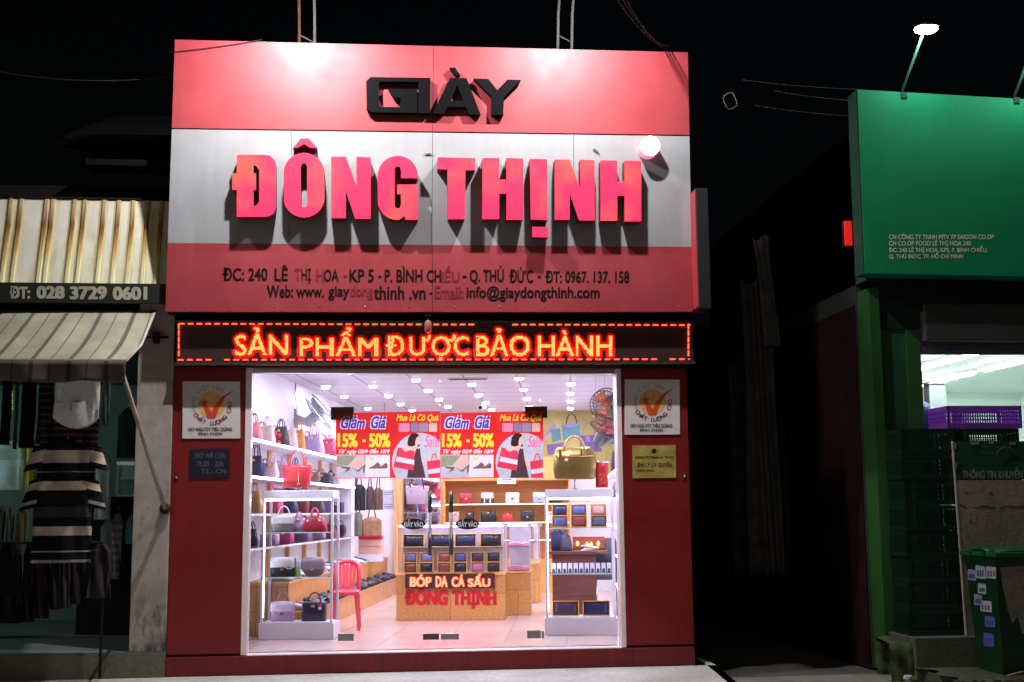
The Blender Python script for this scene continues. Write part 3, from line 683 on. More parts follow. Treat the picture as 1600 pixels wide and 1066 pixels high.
# ---------------- scrolling LED text board under the sign
YL = -0.13
led = thing('led_board', 'long black LED text board with red running text under the sign', 'LED board', ((xl + xr) / 2, YL, hitY(680, 567, YL).z))
m_ledface = paint((0.03, 0.010, 0.010), 0.5); m_alu = paint((0.10, 0.09, 0.09), 0.4, 0.7)
m_led = glow((1.0, 0.044, 0.010), 15.0, 'red_led'); m_ledt = glow((1.0, 0.03, 0.012), 10.0, 'red_led'); m_ledhalo = paint((0.75, 0.02, 0.025), 0.4)
p0 = hitY(275, 569, YL); p1 = hitY(1082, 502, YL)
zt0 = hitY(275, 503, YL).z; zt1 = hitY(1082, 503.5, YL).z; zb0 = hitY(275, 569, YL).z; zb1 = hitY(1082, 567, YL).z
def q(x, t): return zb0 + (zb1 - zb0) * (x - p0.x) / (p1.x - p0.x) if t == 0 else zt0 + (zt1 - zt0) * (x - p0.x) / (p1.x - p0.x)
mb = MB(); mb.hexa([(p0.x, YL, zb0), (p1.x, YL, zb1), (p1.x, 0.014, zb1), (p0.x, 0.014, zb0), (p0.x, YL, zt0), (p1.x, YL, zt1), (p1.x, 0.014, zt1), (p0.x, 0.014, zt0)], m_ledface); mb.build('cabinet', led, True)
mb = MB()
for (x0, x1, t_) in ((p0.x - .012, p1.x + .012, 0), (p0.x - .012, p1.x + .012, 1)):
    z0, z1 = q(x0, t_), q(x1, t_); o_ = 0.010 if t_ else -0.010
    mb.hexa([(x0, YL - .012, z0 - .012), (x1, YL - .012, z1 - .012), (x1, YL + .02, z1 - .012), (x0, YL + .02, z0 - .012), (x0, YL - .012, z0 + .012), (x1, YL - .012, z1 + .012), (x1, YL + .02, z1 + .012), (x0, YL + .02, z0 + .012)], m_alu)
mb.build('frame', led, True)
def leds(mb, pts, fn, h, mat, th=0.011):
    """little square lens per lit diode or halo bump"""
    for (x, y) in pts:
        c = [fn(x - h, y + h, 0), fn(x + h, y + h, 0), fn(x + h, y - h, 0), fn(x - h, y - h, 0)]
        n_ = (c[1]-c[0]).cross(c[3]-c[0]).normalized(); 
        if n_.y > 0: n_ = -n_
        mb.add(c + [p + n_ * th for p in c], [(0, 1, 5, 4), (1, 2, 6, 5), (2, 3, 7, 6), (3, 0, 4, 7), (4, 5, 6, 7)], mat)
pit = 1.66; xs = np.arange(280, 1078, pit); ys = np.arange(506, 565, pit)
mb = MB(); lit = set()
for s_, bx in (('SẢN', (367, 512.5, 449.5, 556)), ('PHẨM', (468, 512, 591, 556)), ('Đ', (603, 525, 631, 556)), ('U', (639, 526, 665, 556)), ('O', (674, 525.5, 704, 556.5)), ('C', (709, 525.5, 732, 556.5)), ('BẢO', (744, 513, 828, 557)), ('HÀNH', (841, 516.5, 957, 557))):
    hit = inside_grid(fit(glyphs(s_, 0.010), bx), xs, ys)
    for j, i in zip(*np.nonzero(hit)):
        if random.random() > 0.03: lit.add((i, j))
for hp in ([(663, 531), (668, 529), (669, 523), (673.5, 523), (673, 529), (668, 535)], [(701, 531), (707, 529), (708, 523), (712.5, 523), (712, 529), (706, 535)], [(686, 558.5), (691.5, 558.5), (691.5, 563.5), (686, 563.5)]):
    for j, i in zip(*np.nonzero(inside_grid(poly(hp), xs, ys))): lit.add((i, j))
off = {(i + a, j + b) for i, j in lit for a in (-3, -2, -1, 0, 1, 2, 3) for b in (-3, -2, -1, 0, 1, 2, 3) if abs(a) + abs(b) < 5} - lit  # red bumps added only round the lit text, to catch its halo
pts = [(xs[i], ys[j]) for i, j in sorted(lit)]
leds(mb, [(xs[i], ys[j]) for i, j in sorted(off) if 0 <= i < len(xs) and 0 <= j < len(ys)], fY(YL), 0.74, m_ledhalo, 0.003)
leds(mb, pts, fY(YL), 0.72, m_led); mb.build('text_diodes', led, True)
mb = MB(); bp = []
def run(a, b, on, off, skip=()):
    x = a
    while x < b:
        if not any(s0 < x < s1 for s0, s1 in skip): bp.append((x, min(x + on, b)))
        x += on + off
    r_ = list(bp); bp.clear(); return r_
for a, b in run(281, 1078, 7.5, 6.2, ((655, 672), (742, 798))):
    yy = 506.2 + (a - 281) / 797 * 2.0; leds(mb, [(x, yy) for x in np.arange(a, b, pit)], fY(YL), 0.72, m_ledt)
for a, b in run(279, 1078, 8, 6.5, ((324, 350), (1022, 1040))):
    yy = 562.6 - (a - 281) / 797 * 1.2; leds(mb, [(x, yy) for x in np.arange(a, b, pit)], fY(YL), 0.72, m_ledt)
for x_ in (279.5, 1075.5):
    for y0 in (507, 517, 527.5, 538, 549): leds(mb, [(x_, y) for y in np.arange(y0, y0 + 7.5, pit)], fY(YL), 0.72, m_ledt)
mb.build('border_diodes', led, True)
# junction bracket with a small camera-like sensor hanging over the board
c = hitY(669, 492, -0.2); t = thing('sensor_bracket', 'small grey sensor hanging on a bracket from the bottom of the sign', 'sensor', c)
mb = MB(); a = hitY(669, 493, -0.2); b = hitY(669, 520, -0.2); mb.box((a.x - .03, -.23, a.z - .005), (a.x + .03, -.17, a.z + .012), m_galv); mb.tube([(a.x, -.2, a.z), (a.x, -.2, a.z - .06)], .01, m_galv); mb.build('bracket', t, True)
mb = MB(); mb.loft([(b.z, .02, .02, b.x, -.2), (b.z + .02, .032, .032, b.x, -.2), (b.z + .1, .034, .034, b.x, -.2), (b.z + .12, .02, .02, b.x, -.2)], paint((.3, .12, .12), .5)); mb.build('sensor_body', t, True)

# ---------------- projecting blade sign at the right edge
zb_ = hitY(1095, 482, -0.45).z; zt_ = hitY(1095, 294, -0.45).z; xa_ = hitY(1090, 400, -0.45).x; xb_ = hitY(1109, 400, -0.45).x
t = thing('blade_sign', 'thin vertical blade sign with red face standing beside the right edge of the big sign', 'sign', ((xa_ + xb_) / 2, -0.45, zb_))
mb = MB(); mb.box((xa_, -0.45, zb_), (xb_, -0.05, zt_), paint((0.022, 0.024, 0.03), 0.6), 0.006); mb.build('frame', t, True)
mb = MB(); mb.box((xa_ - 0.006, -0.442, zb_ + 0.02), (xa_ - 0.001, -0.06, zt_ - 0.012), paint((0.34, 0.03, 0.04), 0.5)); mb.build('face', t, True)
mb = MB(); mb.box((xr - .1, -0.18, zb_ + 0.3), (xa_ + 0.01, -0.14, zb_ + 0.34), m_alu); mb.box((xr - .1, -0.18, zt_ - 0.34), (xa_ + 0.01, -0.14, zt_ - 0.3), m_alu); mb.build('bracket', t, True)

# ---------------- plaques and quality emblems on the red side panels
m_emw = paint((0.66, 0.63, 0.63), 0.5, var=0.06); m_emy = paint((0.75, 0.42, 0.10), 0.5, var=0.15, scale=40); m_emr = paint((0.60, 0.06, 0.02), 0.5); m_emg = paint((0.34, 0.29, 0.28), 0.5); m_emo = paint((0.55, 0.10, 0.06), 0.5)
def arc_text(mb, s_, cx, cy, r, a0, a1, hgt, Y, mat, flip=False, bold=0.015):
    n_ = len(s_)
    for i, ch in enumerate(s_):
        if ch == ' ': continue
        a = R(a0 + (a1 - a0) * i / (n_ - 1)); v, fs = glyphs(ch, bold)
        xs_ = [p_[0] for p_ in v]; cxx = (min(xs_) + max(xs_)) / 2
        up = (math.cos(a), -math.sin(a)); rt = (math.sin(a), math.cos(a))
        if flip: up = (-up[0], -up[1]); rt = (-rt[0], -rt[1])
        k_ = hgt / 0.73; rr = r if not flip else r + hgt
        out = [(cx + up[0]*0 + math.cos(a)*rr + rt[0]*(p_[0]-cxx)*k_ + up[0]*p_[1]*k_, cy - math.sin(a)*rr + rt[1]*(p_[0]-cxx)*k_ + up[1]*p_[1]*k_) for p_ in v]
        mb.flat((out, fs), fY(Y), mat)
def emblem(x0, x1, y0, y1, lab):
    c = hitY((x0 + x1) / 2, y1, -0.006); t = thing('quality_sign', lab, 'sign', c)
    s = (x1 - x0) / 88.0; X = lambda v: x0 + v * s; Yp = lambda v: y0 + v * (y1 - y0) / 88.0
    MB().flat(poly([(x0, y0), (x1, y0 + .4), (x1 + .5, y1), (x0 - .6, y1 + .3)]), fY(-0.010), m_emw, 0.009).build('board', t, True)
    cx, cy = X(44), Yp(36)
    MB().flat(poly(ell(cx, cy, 21*s, 20*s)), fY(-0.0115), m_emy).build('sun_disc', t, True)
    mb = MB(); mb.flat(poly([(X(31), Yp(38)), (X(37), Yp(36)), (X(44.5), Yp(47)), (X(50), Yp(36)), (X(61), Yp(23)), (X(80), Yp(13)), (X(66), Yp(24)), (X(57), Yp(38)), (X(50), Yp(57)), (X(38), Yp(57))]), fY(-0.0130), m_emr)
    star = [(X(33) + (7.5 if k_ % 2 == 0 else 3)*s*math.sin(k_*math.pi/5), Yp(33) - (7.5 if k_ % 2 == 0 else 3)*s*math.cos(k_*math.pi/5)) for k_ in range(10)]
    mb.flat(poly(star), fY(-0.0134), m_emr); mb.build('tick_mark', t, True)
    mb = MB(); arc_text(mb, 'HÀNG VIỆT NAM', cx, cy, 24.5*s, 196, 55, 6.5*s, -0.0125, m_emg, bold=0.0); mb.build('lettering', t, True)
    mb = MB(); arc_text(mb, 'CHẤT LƯỢNG CAO', cx, cy, 25*s, 213, 362, 6.5*s, -0.0125, m_emo, True, 0.03); mb.build('lettering', t, True)
    for s_, bx in (('DO NGƯỜI TIÊU DÙNG', (X(9), Yp(70), X(76), Yp(77))), ('BÌNH CHỌN', (X(24), Yp(78), X(61), Yp(84.5)))): MB().flat(fit(glyphs(s_, 0.03), bx), fY(-0.0125), m_hair).build('lettering', t, True)
emblem(285.5, 375, 596, 685, 'square white quality emblem board above the dark blue hours plaque')
emblem(976.5, 1062, 593, 679, 'square white quality emblem board above the gold plaque')
c = hitY(327, 745, 0); t = thing('hours_plaque', 'dark blue opening hours plaque on the red panel', 'plaque', (c.x, -0.008, c.z))
MB().flat(poly([(297, 702), (359.5, 701), (359, 745.5), (296, 746.5)]), fY(-0.010), paint((0.011, 0.012, 0.032), 0.4), 0.009).build('plate', t, True)
m_ft = paint((0.10, 0.10, 0.14), 0.5)
for s_, bx in (('GIỜ MỞ CỬA', (304, 706, 352, 716)), ('7h30 - 22h', (308, 721, 349, 729)), ('T2 - CN', (314, 733, 353, 740))): MB().flat(fit(glyphs(s_, 0.02), bx), fY(-0.0115), m_ft).build('lettering', t, True)
c = hitY(1021, 747, 0); t = thing('brass_plaque', 'shiny gold dealer plaque on the red panel', 'plaque', (c.x, -0.008, c.z))
m_gold = paint((0.62, 0.48, 0.13), 0.25, 0.35, var=0.4, scale=7)
MB().flat(poly([(988, 696), (1056, 695.5), (1056.5, 746.5), (988.5, 747.5)]), fY(-0.010), m_gold, 0.009).build('plate', t, True)
m_bt = paint((0.04, 0.028, 0.008), 0.6)
for s_, bx in (('CÔNG TY TNHH SX TM DV', (992, 712, 1053, 717)), ('ĐẠI LÝ ỦY QUYỀN', (996, 720, 1050, 731.5)), ('CHÍNH HÃNG', (994, 733, 1022, 737)), ('', None)):
    if bx: MB().flat(fit(glyphs(s_, 0.025), bx), fY(-0.0115), m_bt).build('lettering', t, True)
MB().flat(poly(ell(1022, 705, 4, 4)), fY(-0.0115), m_bt).build('seal_mark', t, True)
# tiny switches on the panels
for px, py, lab in ((276, 746, 'tiny metal screw hook on the red panel beside the dark hours plaque'), (1069, 744, 'tiny pale switch on the red panel beside the gold plaque')):
    c = hitY(px, py, 0); o_ = MB().box((-.016, -.012, -.02), (.016, 0, .02), m_galv, .003).box((-.006, -.018, -.008), (.006, -.012, .008), m_white, .002).build('wall_switch'); o_.location = c; tag(o_, lab, 'switch')
# ================================================================ inside the shop
LAMP = glow((0.79, 0.75, 1.0), 860.0, 'downlight_glow')
STRIP = glow((0.78, 0.76, 1.0), 20.0, 'shelf_light')
m_oak = woodmat('#b9803f', '#dca866', (14, 1.2, 14), 0.35, (1.0, 1.3, 0.31, (R(90), 0, 0)))
m_oaks = woodmat('#b47a3c', '#d9a562', (3, 3, 3), 0.35, (1.0, 0.5, 0.11, (R(90), 0, R(90))))
m_pine = woodmat('#c98a48', '#e6b878', (12, 12, 1.0), 0.4)
m_orange = woodmat('#d5883c', '#e7a45a', (1.0, 12, 12), 0.4)
m_desk = woodmat('#4a2a24', '#6b3d33', (1.0, 10, 10), 0.35)
m_shelfw = paint((0.82, 0.80, 0.86), 0.35, var=0.03)
m_alup = paint((0.80, 0.80, 0.85), 0.35, 0.1, var=0.05)
m_glsh = glassmat((0.90, 0.95, 0.95), 0.8)
m_goldm = paint((0.85, 0.62, 0.22), 0.22, 1.0)
m_silv = paint((0.8, 0.8, 0.82), 0.2, 1.0)
m_paper = paint((0.85, 0.85, 0.83), 0.6)

# recessed ceiling lights
def downlight(u, d):
    t = ithing('ceiling_light', 'round recessed downlight glowing white in the shop ceiling', 'ceiling light', u, d, CEIL, 0, 'downlights in the shop ceiling')
    MB().lathe([(0.072, -0.001), (0.072, -0.010), (0.060, -0.012)], m_white, 24).build('rim', t)
    MB().lathe([(0.056, -0.0125), (0.0565, -0.022), (0.052, -0.031), (0.0425, -0.037)], glow((.93, .9, 1), 2.4), 24).build('bloom_ring', t)  # glowing ring added for the taller look of the lamp's bloom
    MB().lathe([(0.042, -0.0374), (0.022, -0.0405), (0.001, -0.041)], LAMP, 24).build('lens', t)
    return t
dl0 = None
for u, ps in ((-3.0, ((509, 602), (538, 617), (575, 636))), (-2.4, ((583, 601), (607, 616), (626, 629), (644, 639))), (-1.8, ((650, 591), (669, 608), (686, 622), (700, 633))),
              (-1.2, ((737, 598), (748, 615), (759, 627), (768, 638))), (-.6, ((811, 589), (818, 606), (823, 621), (827, 633))), (0, ((892, 597), (891, 612), (891, 625), (891, 636)))):
    for px, py in ps:
        q_ = hitIZ(px, py, CEIL)
        if dl0 is None: dl0 = downlight(q_.x, q_.y)
        else:
            c_ = copy_tree(dl0); c_.location = IW(q_.x, q_.y, CEIL)
for u in (-3.0, -2.4, -1.8, -1.2, -.6, 0):       # unseen extra rows added above the door head to light the cabinet fronts
    for dd_ in (12.25, 13.4):
        c_ = copy_tree(dl0); c_.location = IW(u + (.3 if dd_ > 13 else 0), dd_, CEIL)
# cctv dome, air vent
q_ = hitIZ(752, 627, CEIL); t = ithing('security_camera', 'white bullet security camera under the shop ceiling', 'security camera', q_.x, q_.y, CEIL)
MB().lathe([(0.05, 0), (0.05, -0.02), (0.03, -0.05)], m_white, 16).build('mount', t)
MB().tube([(0.02, 0.08, -0.085), (-0.01, -0.06, -0.10)], 0.042, m_white, 14).build('housing', t); MB().tube([(-0.009, -0.056, -0.0995), (-0.012, -0.068, -0.101)], 0.026, m_dark, 12).build('lens', t)
q_ = hitIZ(731, 591, CEIL); t = ithing('air_vent', 'thin grey slot vent in the shop ceiling', 'vent', q_.x, q_.y, CEIL)
MB().box((-0.25, -0.06, -0.014), (0.25, 0.06, -0.001), paint((0.5, 0.5, 0.52), 0.5), 0.004).build('frame', t); m_ = MB()
for i in range(4): m_.box((-0.23, -0.045 + i*0.026, -0.017), (0.23, -0.036 + i*0.026, -0.0145), m_dark)
m_.build('slats', t)

# ---------------- bags
def bag(name, label, u, d, z, w, h, dp, col, style='tote', rot=0.0, hcol=None, group=None, hh=0.5, metal=0.0, strap=True, flap=None, clasp=True, trim=None, rough=0.4):
    t = ithing(name, label, 'bag', u, d, z, rot, group)
    m_ = paint(col, rough, metal, var=0.14, scale=18); hm = paint(hcol, 0.4) if hcol else m_
    W, D = w / 2, dp / 2; mb = MB()
    if style == 'tote': r_ = [(0, W*.84, D*.9), (.02*h, W*.87, D), (.5*h, W*.93, D*.85), (.9*h, W, D*.42), (h, W*.99, D*.3)]; pw = 5
    elif style == 'trap': r_ = [(0, W*.94, D*.92), (.03*h, W, D), (.45*h, W*.9, D*.85), (.85*h, W*.72, D*.5), (h, W*.66, D*.25)]; pw = 4
    elif style == 'dome': r_ = [(0, W*.95, D*.9), (.04*h, W, D), (.4*h, W*.94, D*.95), (.75*h, W*.76, D*.75), (.93*h, W*.52, D*.5), (h, W*.3, D*.25)]; pw = 4
    elif style == 'box': r_ = [(0, W*.96, D*.92), (.03*h, W, D), (.5*h, W*.985, D), (.93*h, W*.97, D*.95), (h, W*.9, D*.75)]; pw = 7
    elif style == 'round': r_ = [(0, W*.45, D*.7), (.08*h, W*.7, D*.9), (.35*h, W*.98, D), (.65*h, W, D), (.93*h, W*.95, D*.9), (h, W*.85, D*.6)]; pw = 4
    elif style == 'duffel': r_ = [(0, W*.86, D*.85), (.04*h, W*.93, D), (.35*h, W, D), (.72*h, W*.97, D*.9), (.92*h, W*.86, D*.6), (h, W*.74, D*.35)]; pw = 4.5
    elif style == 'sack': r_ = [(0, W*.8, D*.9), (.05*h, W*.95, D), (.3*h, W, D*1.0), (.65*h, W*.78, D*.8), (.85*h, W*.62, D*.6), (h, W*.7, D*.55)]; pw = 3
    mb.loft([(a, b, c, 0, 0) for a, b, c in r_], m_, 28, pw, ripple=(lambda x, zz: 0.006*math.sin(9*x) * (zz/h)) if style == 'sack' else None)
    body = mb.build('body', t)
    def face(zz):                      # front y of the body at height zz
        for a, b in zip(r_, r_[1:]):
            if a[0] <= zz <= b[0]: k_ = (zz - a[0]) / (b[0] - a[0]); return -(a[2] + (b[2] - a[2]) * k_), a[1] + (b[1] - a[1]) * k_
        return -r_[-1][2], r_[-1][1]
    if flap:
        fm = paint(flap, rough, var=0.1, scale=18); z0 = h * (0.36 if style == 'round' else 0.45)
        def fl_(uu, vv):
            x = (uu - .5) * 2; zz = h + .008 - vv * (h - z0 + (.10*h * (1 - x*x) if style == 'round' else 0))
            y, hw = face(max(0, min(h, zz)))
            return (x * hw * 1.005, y - 0.006 + (0.03 * dp if vv == 0 else 0), zz)
        MB().sheet(fl_, 10, 8, fm, -0.006).build('flap', t)
        MB().box((-W*.7, face(h)[0] - .004, h - .002), (W*.7, -face(h)[0], h + .007), fm, .002).build('flap_top', t)
    if clasp:
        zz = h * (0.42 if flap else 0.8); y, _ = face(zz)
        MB().box((-0.014 - .02*w, y - 0.014, zz - 0.014), (0.014 + .02*w, y - 0.002, zz + 0.014), m_goldm if metal == 0 else m_silv, 0.003).build('clasp', t)
    if trim:
        tm = paint(trim, .4); mb = MB()
        for xx in (-.45, .45):
            y, _ = face(h * .5); mb.box((xx*W - .01, y - .008, .02*h), (xx*W + .01, y - .001, h * .9), tm)
        mb.build('trim', t)
    if hh:
        H_ = h * hh; mb = MB(); y, hw = face(h * .92); ax = min(hw * .55, w*.3)
        for yy in ((y, -y) if style in ('tote', 'trap', 'duffel', 'dome', 'sack') else (0,)):
            z0 = h * .9 if yy else h
            mb.tube([(-ax, yy, z0 - .02)] + [(-ax * math.cos(math.pi*k/12) * (1 - .18*math.sin(math.pi*k/12)), yy * (1 - .35*math.sin(math.pi*k/12)), z0 + H_ * math.sin(math.pi*k/12) ** .8) for k in range(1, 12)] + [(ax, yy, z0 - .02)], max(.006, w * .022), hm, 8)
        mb.build('handle', t)
    return t
def tag_label(t, x, z, y, red=True):
    mb = MB(); mb.box((x - .018, y - .004, z - .085), (x + .018, y - .001, z - .03), paint((.75, .05, .08), .5)); mb.box((x - .014, y - .005, z - .08), (x + .014, y - .0042, z - .055), m_paper); mb.tube([(x, y - .002, z - .03), (x, y + .004, z)], .0012, m_hair, 5); mb.build('price_tag', t)

# ---------------- lit shelves on the left wall
US = -3.05
shelf = ithing('wall_shelving', 'white lit wall shelving full of handbags along the left wall of the shop', 'shelving', UL, 14.0, FLOOR)
def W_(mb, name, parent): return mb.build(name, parent, True)
def ibox(mb, a, b, mat):
    (x0, x1), (y0, y1), (z0, z1) = [sorted(p_) for p_ in zip(a, b)]
    return mb.hexa([IW(x0, y0, z0), IW(x1, y0, z0), IW(x1, y1, z0), IW(x0, y1, z0), IW(x0, y0, z1), IW(x1, y0, z1), IW(x1, y1, z1), IW(x0, y1, z1)], mat)
D0 = fl + 0.15; D1 = 17.6
ZS = [2.17, 1.81, 1.45, 1.12]
for i, zz in enumerate(ZS):
    mb = MB(); ibox(mb, (UL + .002, D0, zz - .022), (US, D1, zz), m_shelfw if i < 2 else m_glsh); W_(mb, 'shelf_board', shelf)
    mb = MB(); ibox(mb, (US, D0, zz - .024), (US + .012, D1, zz - .002), STRIP if i < 2 else paint((.75, .85, .85), .2)); W_(mb, 'shelf_edge', shelf)
for dd in (D0 + .02, 12.95, 13.95, 14.9, 15.85, 16.8, 17.6):
    mb = MB(); ibox(mb, (UL + .003, dd - .03, .75), (UL + .05, dd + .03, 2.16), m_pine if dd > 12 else m_shelfw); W_(mb, 'upright', shelf)
mb = MB(); ibox(mb, (UL + .002, D1 - .02, .72), (-3.08, D1 + .22, 2.30), m_shelfw); W_(mb, 'end_panel', shelf)

SB = 'handbags on the lit wall shelves'
def shelfbag(px, zi, wpx, hpx, col, style, label, rot=-0.5, **k):
    q_ = hitU(px, 700, US - .16); d = q_.y; s_ = d / FPX
    return bag('handbag', label, US - .17, d, ZS[zi] + .001, wpx * s_ * 1.28, hpx * s_ * 1.02, max(.07, wpx * s_ * .5), col, style, rot, group=SB, **k)
shelfbag(398, 0, 26, 31, '#b86a6c', 'trap', 'dusty rose handbag first on the top wall shelf', hh=.55, hcol='#7a4a44')
shelfbag(419, 0, 24, 30, '#b8a59c', 'trap', 'taupe handbag with crossed handles on the top wall shelf', hh=.6)
t = shelfbag(440, 0, 26, 33, '#2e2c30', 'trap', 'black bag with red flowers on the top wall shelf', hh=.45, hcol='#22304a')
mb = MB()
for fx, fz in ((-.03, .09), (.035, .13), (.04, .05), (-.03, .16), (.0, .03)): mb.lathe([(.001, -.012), (.024, -.006), (.03, 0)], paint('#d8323e', .5), 10, (fx, -.088 + fz*.20, fz), 'y')
mb.build('flower_print', t)
shelfbag(457, 0, 18, 32, '#e6c3c4', 'sack', 'pale pink bag beside the flowered black bag', hh=.2)
shelfbag(468, 0, 20, 34, '#c98a3c', 'trap', 'tan orange handbag on the top wall shelf under the grey fan', hh=.5)
shelfbag(492, 0, 30, 33, '#c2a9d4', 'trap', 'lilac handbag with pink handles on the top wall shelf', hh=.55, hcol='#e25a86')
shelfbag(515, 0, 24, 30, '#b03458', 'sack', 'magenta bag with red straps beside the sale poster', hh=.3, hcol='#d82a4c')
shelfbag(539, 0, 24, 28, '#8a8aa8', 'tote', 'grey blue tote on the far end of the top wall shelf', hh=.3)
shelfbag(402, 1, 27, 34, '#242642', 'trap', 'navy bag with long handles on the middle wall shelf', hh=.7)
shelfbag(427, 1, 21, 27, '#e2c4cb', 'sack', 'blush pink drawstring bag on the middle wall shelf', hh=.5, hcol='#f0dde2')
shelfbag(445, 1, 17, 26, '#c9b2dc', 'trap', 'pale violet bag behind the red tote', hh=.6)
shelfbag(463, 1, 22, 26, '#6a5a66', 'dome', 'grey plum bag hidden behind the red tote', hh=.5)
shelfbag(493, 1, 17, 18, '#7b5a50', 'round', 'small brown saddle bag right of the red tote', hh=.2)
shelfbag(509, 1, 22, 18, '#2c2c34', 'box', 'black flap clutch right of the red tote', hh=0)
shelfbag(526, 1, 18, 15, '#d7c8dc', 'box', 'whitish lilac clutch on the middle wall shelf', hh=0)
shelfbag(548, 1, 20, 20, '#5a4a52', 'tote', 'dark plum tote at the far end of the middle shelf', hh=.4)
shelfbag(401, 2, 24, 34, '#bf9255', 'trap', 'tan leather bag with folded handles on the glass shelf', hh=.5, hcol='#d9a27a')
shelfbag(430, 2, 26, 23, '#d2486a', 'box', 'raspberry pink bag on the glass wall shelf', hh=.3)
shelfbag(453, 2, 30, 24, '#3a3358', 'trap', 'deep violet bag on the glass wall shelf', hh=.3)
shelfbag(475, 2, 20, 24, '#94424c', 'tote', 'wine red bag on the glass wall shelf', hh=.3)
shelfbag(497, 2, 24, 26, '#6c5560', 'trap', 'mauve brown bag on the glass wall shelf', hh=.3)
shelfbag(530, 2, 16, 16, '#4a3a52', 'box', 'small dark violet clutch on the glass wall shelf', hh=0)
shelfbag(541, 2, 16, 14, '#d98a86', 'box', 'coral and white clutch on the glass wall shelf', hh=0)
shelfbag(397, 3, 21, 27, '#272a45', 'sack', 'small navy bucket bag with white rings on the lower glass shelf', hh=.5)
shelfbag(425, 3, 26, 16, '#c9a6c0', 'box', 'pinkish clutch on the lower glass shelf', hh=0)
shelfbag(450, 3, 22, 17, '#b8447a', 'box', 'purple pink clutch with white tag on the lower glass shelf', hh=0)
shelfbag(475, 3, 26, 17, '#7b6a98', 'box', 'violet grey clutch on the lower glass shelf', hh=0)
shelfbag(500, 3, 20, 16, '#a78fb4', 'box', 'lavender clutch on the lower glass shelf', hh=0)
shelfbag(534, 3, 16, 18, '#5b3440', 'round', 'round dark red backpack on the lower glass shelf', hh=.35)

for px, zi, wp, hp, col, st_, lab in ((409, 0, 22, 38, '#8c5a50', 'tote', 'brownish bag in the back row between the rose and taupe handbags'), (430, 0, 20, 37, '#d0c4bc', 'tote', 'cream bag in the back row beside the flowered black bag'), (480, 0, 22, 38, '#e0697c', 'trap', 'coral bag in the back row between the tan and lilac handbags'), (504, 0, 22, 38, '#6a3a5c', 'tote', 'plum bag in the back row between the lilac and magenta handbags'), (527, 0, 22, 34, '#c08a90', 'trap', 'dusty pink bag in the back row at the far end of the top shelf'),
        (415, 1, 20, 33, '#a98fb0', 'tote', 'mauve bag in the back row between the navy and blush bags'), (436, 1, 18, 32, '#f0d8d0', 'trap', 'ivory bag in the back row between the blush and violet bags'), (502, 1, 18, 26, '#b07a78', 'tote', 'rosewood bag in the back row behind the black flap clutch'), (518, 1, 18, 25, '#403850', 'trap', 'dark grape bag in the back row of the middle shelf'),
        (441, 2, 20, 30, '#e8b0b8', 'tote', 'light pink bag in the back row of the glass shelf'), (464, 2, 20, 31, '#24222c', 'trap', 'black bag in the back row of the glass shelf'), (487, 2, 20, 31, '#c46a4c', 'trap', 'burnt orange bag in the back row of the glass shelf'), (512, 2, 20, 26, '#8a7ab0', 'tote', 'periwinkle bag in the back row of the glass shelf'), (437, 3, 20, 26, '#3a3a58', 'tote', 'indigo bag in the back row of the lower glass shelf'), (488, 3, 20, 26, '#d8c0d8', 'tote', 'pale orchid bag in the back row of the lower glass shelf'), (518, 3, 18, 24, '#a04858', 'trap', 'cranberry bag in the back row of the lower glass shelf')):
    q_ = hitU(px, 700, US - .27); s_ = q_.y / FPX
    bag('handbag', lab, US - .275, q_.y, ZS[zi] + .001, wp * s_ * 1.25, hp * s_ * .8, .09, col, st_, -.45, group=SB, hh=.35, clasp=False)
# ---------------- shoe benches along the left wall
def bench(nm, lab, u0, u1, z1):
    t = ithing(nm, lab, 'bench', u0, 14, FLOOR); mb = MB(); ibox(mb, (u0, 13.10, FLOOR + .001), (u1, DB - .01, z1 - .025), m_oaks); W_(mb, 'base', t)
    mb = MB(); ibox(mb, (u0, 13.09, z1 - .024), (u1 + .012, DB - .01, z1), m_pine); W_(mb, 'top', t); return t
bench('shoe_bench', 'tall wooden shoe bench against the left wall of the shop', UL + .003, -2.95, .74); bench('shoe_bench', 'low wooden shoe step with block front along the shop floor', -2.949, -2.76, .44)
def shoe_mb(col, sole, open_=False):
    mb = MB(); L_ = .25
    mb.loft([(-.125, .022, .008, 0, .010), (-.10, .032, .011, 0, .012), (-.02, .030, .010, 0, .011), (.06, .040, .010, 0, .010), (.11, .030, .010, 0, .010), (.126, .010, .007, 0, .010)], paint(sole, .6), 14, 3, axis='y')
    if open_:
        for yy, w_ in ((.05, .04), (-.04, .034)): mb.sheet(lambda a, b, yy=yy, w_=w_: (-w_ * math.cos(math.pi*a), yy + (b-.5)*.035, .018 + .04*math.sin(math.pi*a)), 8, 2, paint(col, .45), .003)
    else:
        mb.loft([(-.120, .026, .026, 0, .046), (-.09, .033, .034, 0, .052), (-.02, .033, .026, 0, .044), (.04, .037, .020, 0, .036), (.09, .032, .014, 0, .029), (.120, .012, .007, 0, .024)], paint(col, .35, var=.2, scale=30), 14, 2.6, axis='y')
    return mb
SH = 'shoes laid out on the wooden benches'
kinds = [('#2a2a3a', '#16161c', 0), ('#40384a', '#1a1a20', 1), ('#d8d4da', '#8a8890', 0), ('#6a5a58', '#221a1a', 1), ('#b08a8a', '#4a3a3a', 0), ('#23335a', '#d0d0d4', 0)]
protos = []
for kk in kinds:
    protos.append(shoe_mb(*kk).build('shoe')); 
used = [False] * len(kinds)
rnd = random.Random(3)
def place_shoe(k_, u, d, z, rz, lab):
    o_ = protos[k_]
    if used[k_]: o_ = o_.copy(); COL.objects.link(o_)
    used[k_] = True
    o_.location = IW(u, d, z); o_.rotation_euler = (0, 0, -ALPHA + rz); o_['label'] = lab; o_['category'] = 'shoe'; o_['group'] = SH
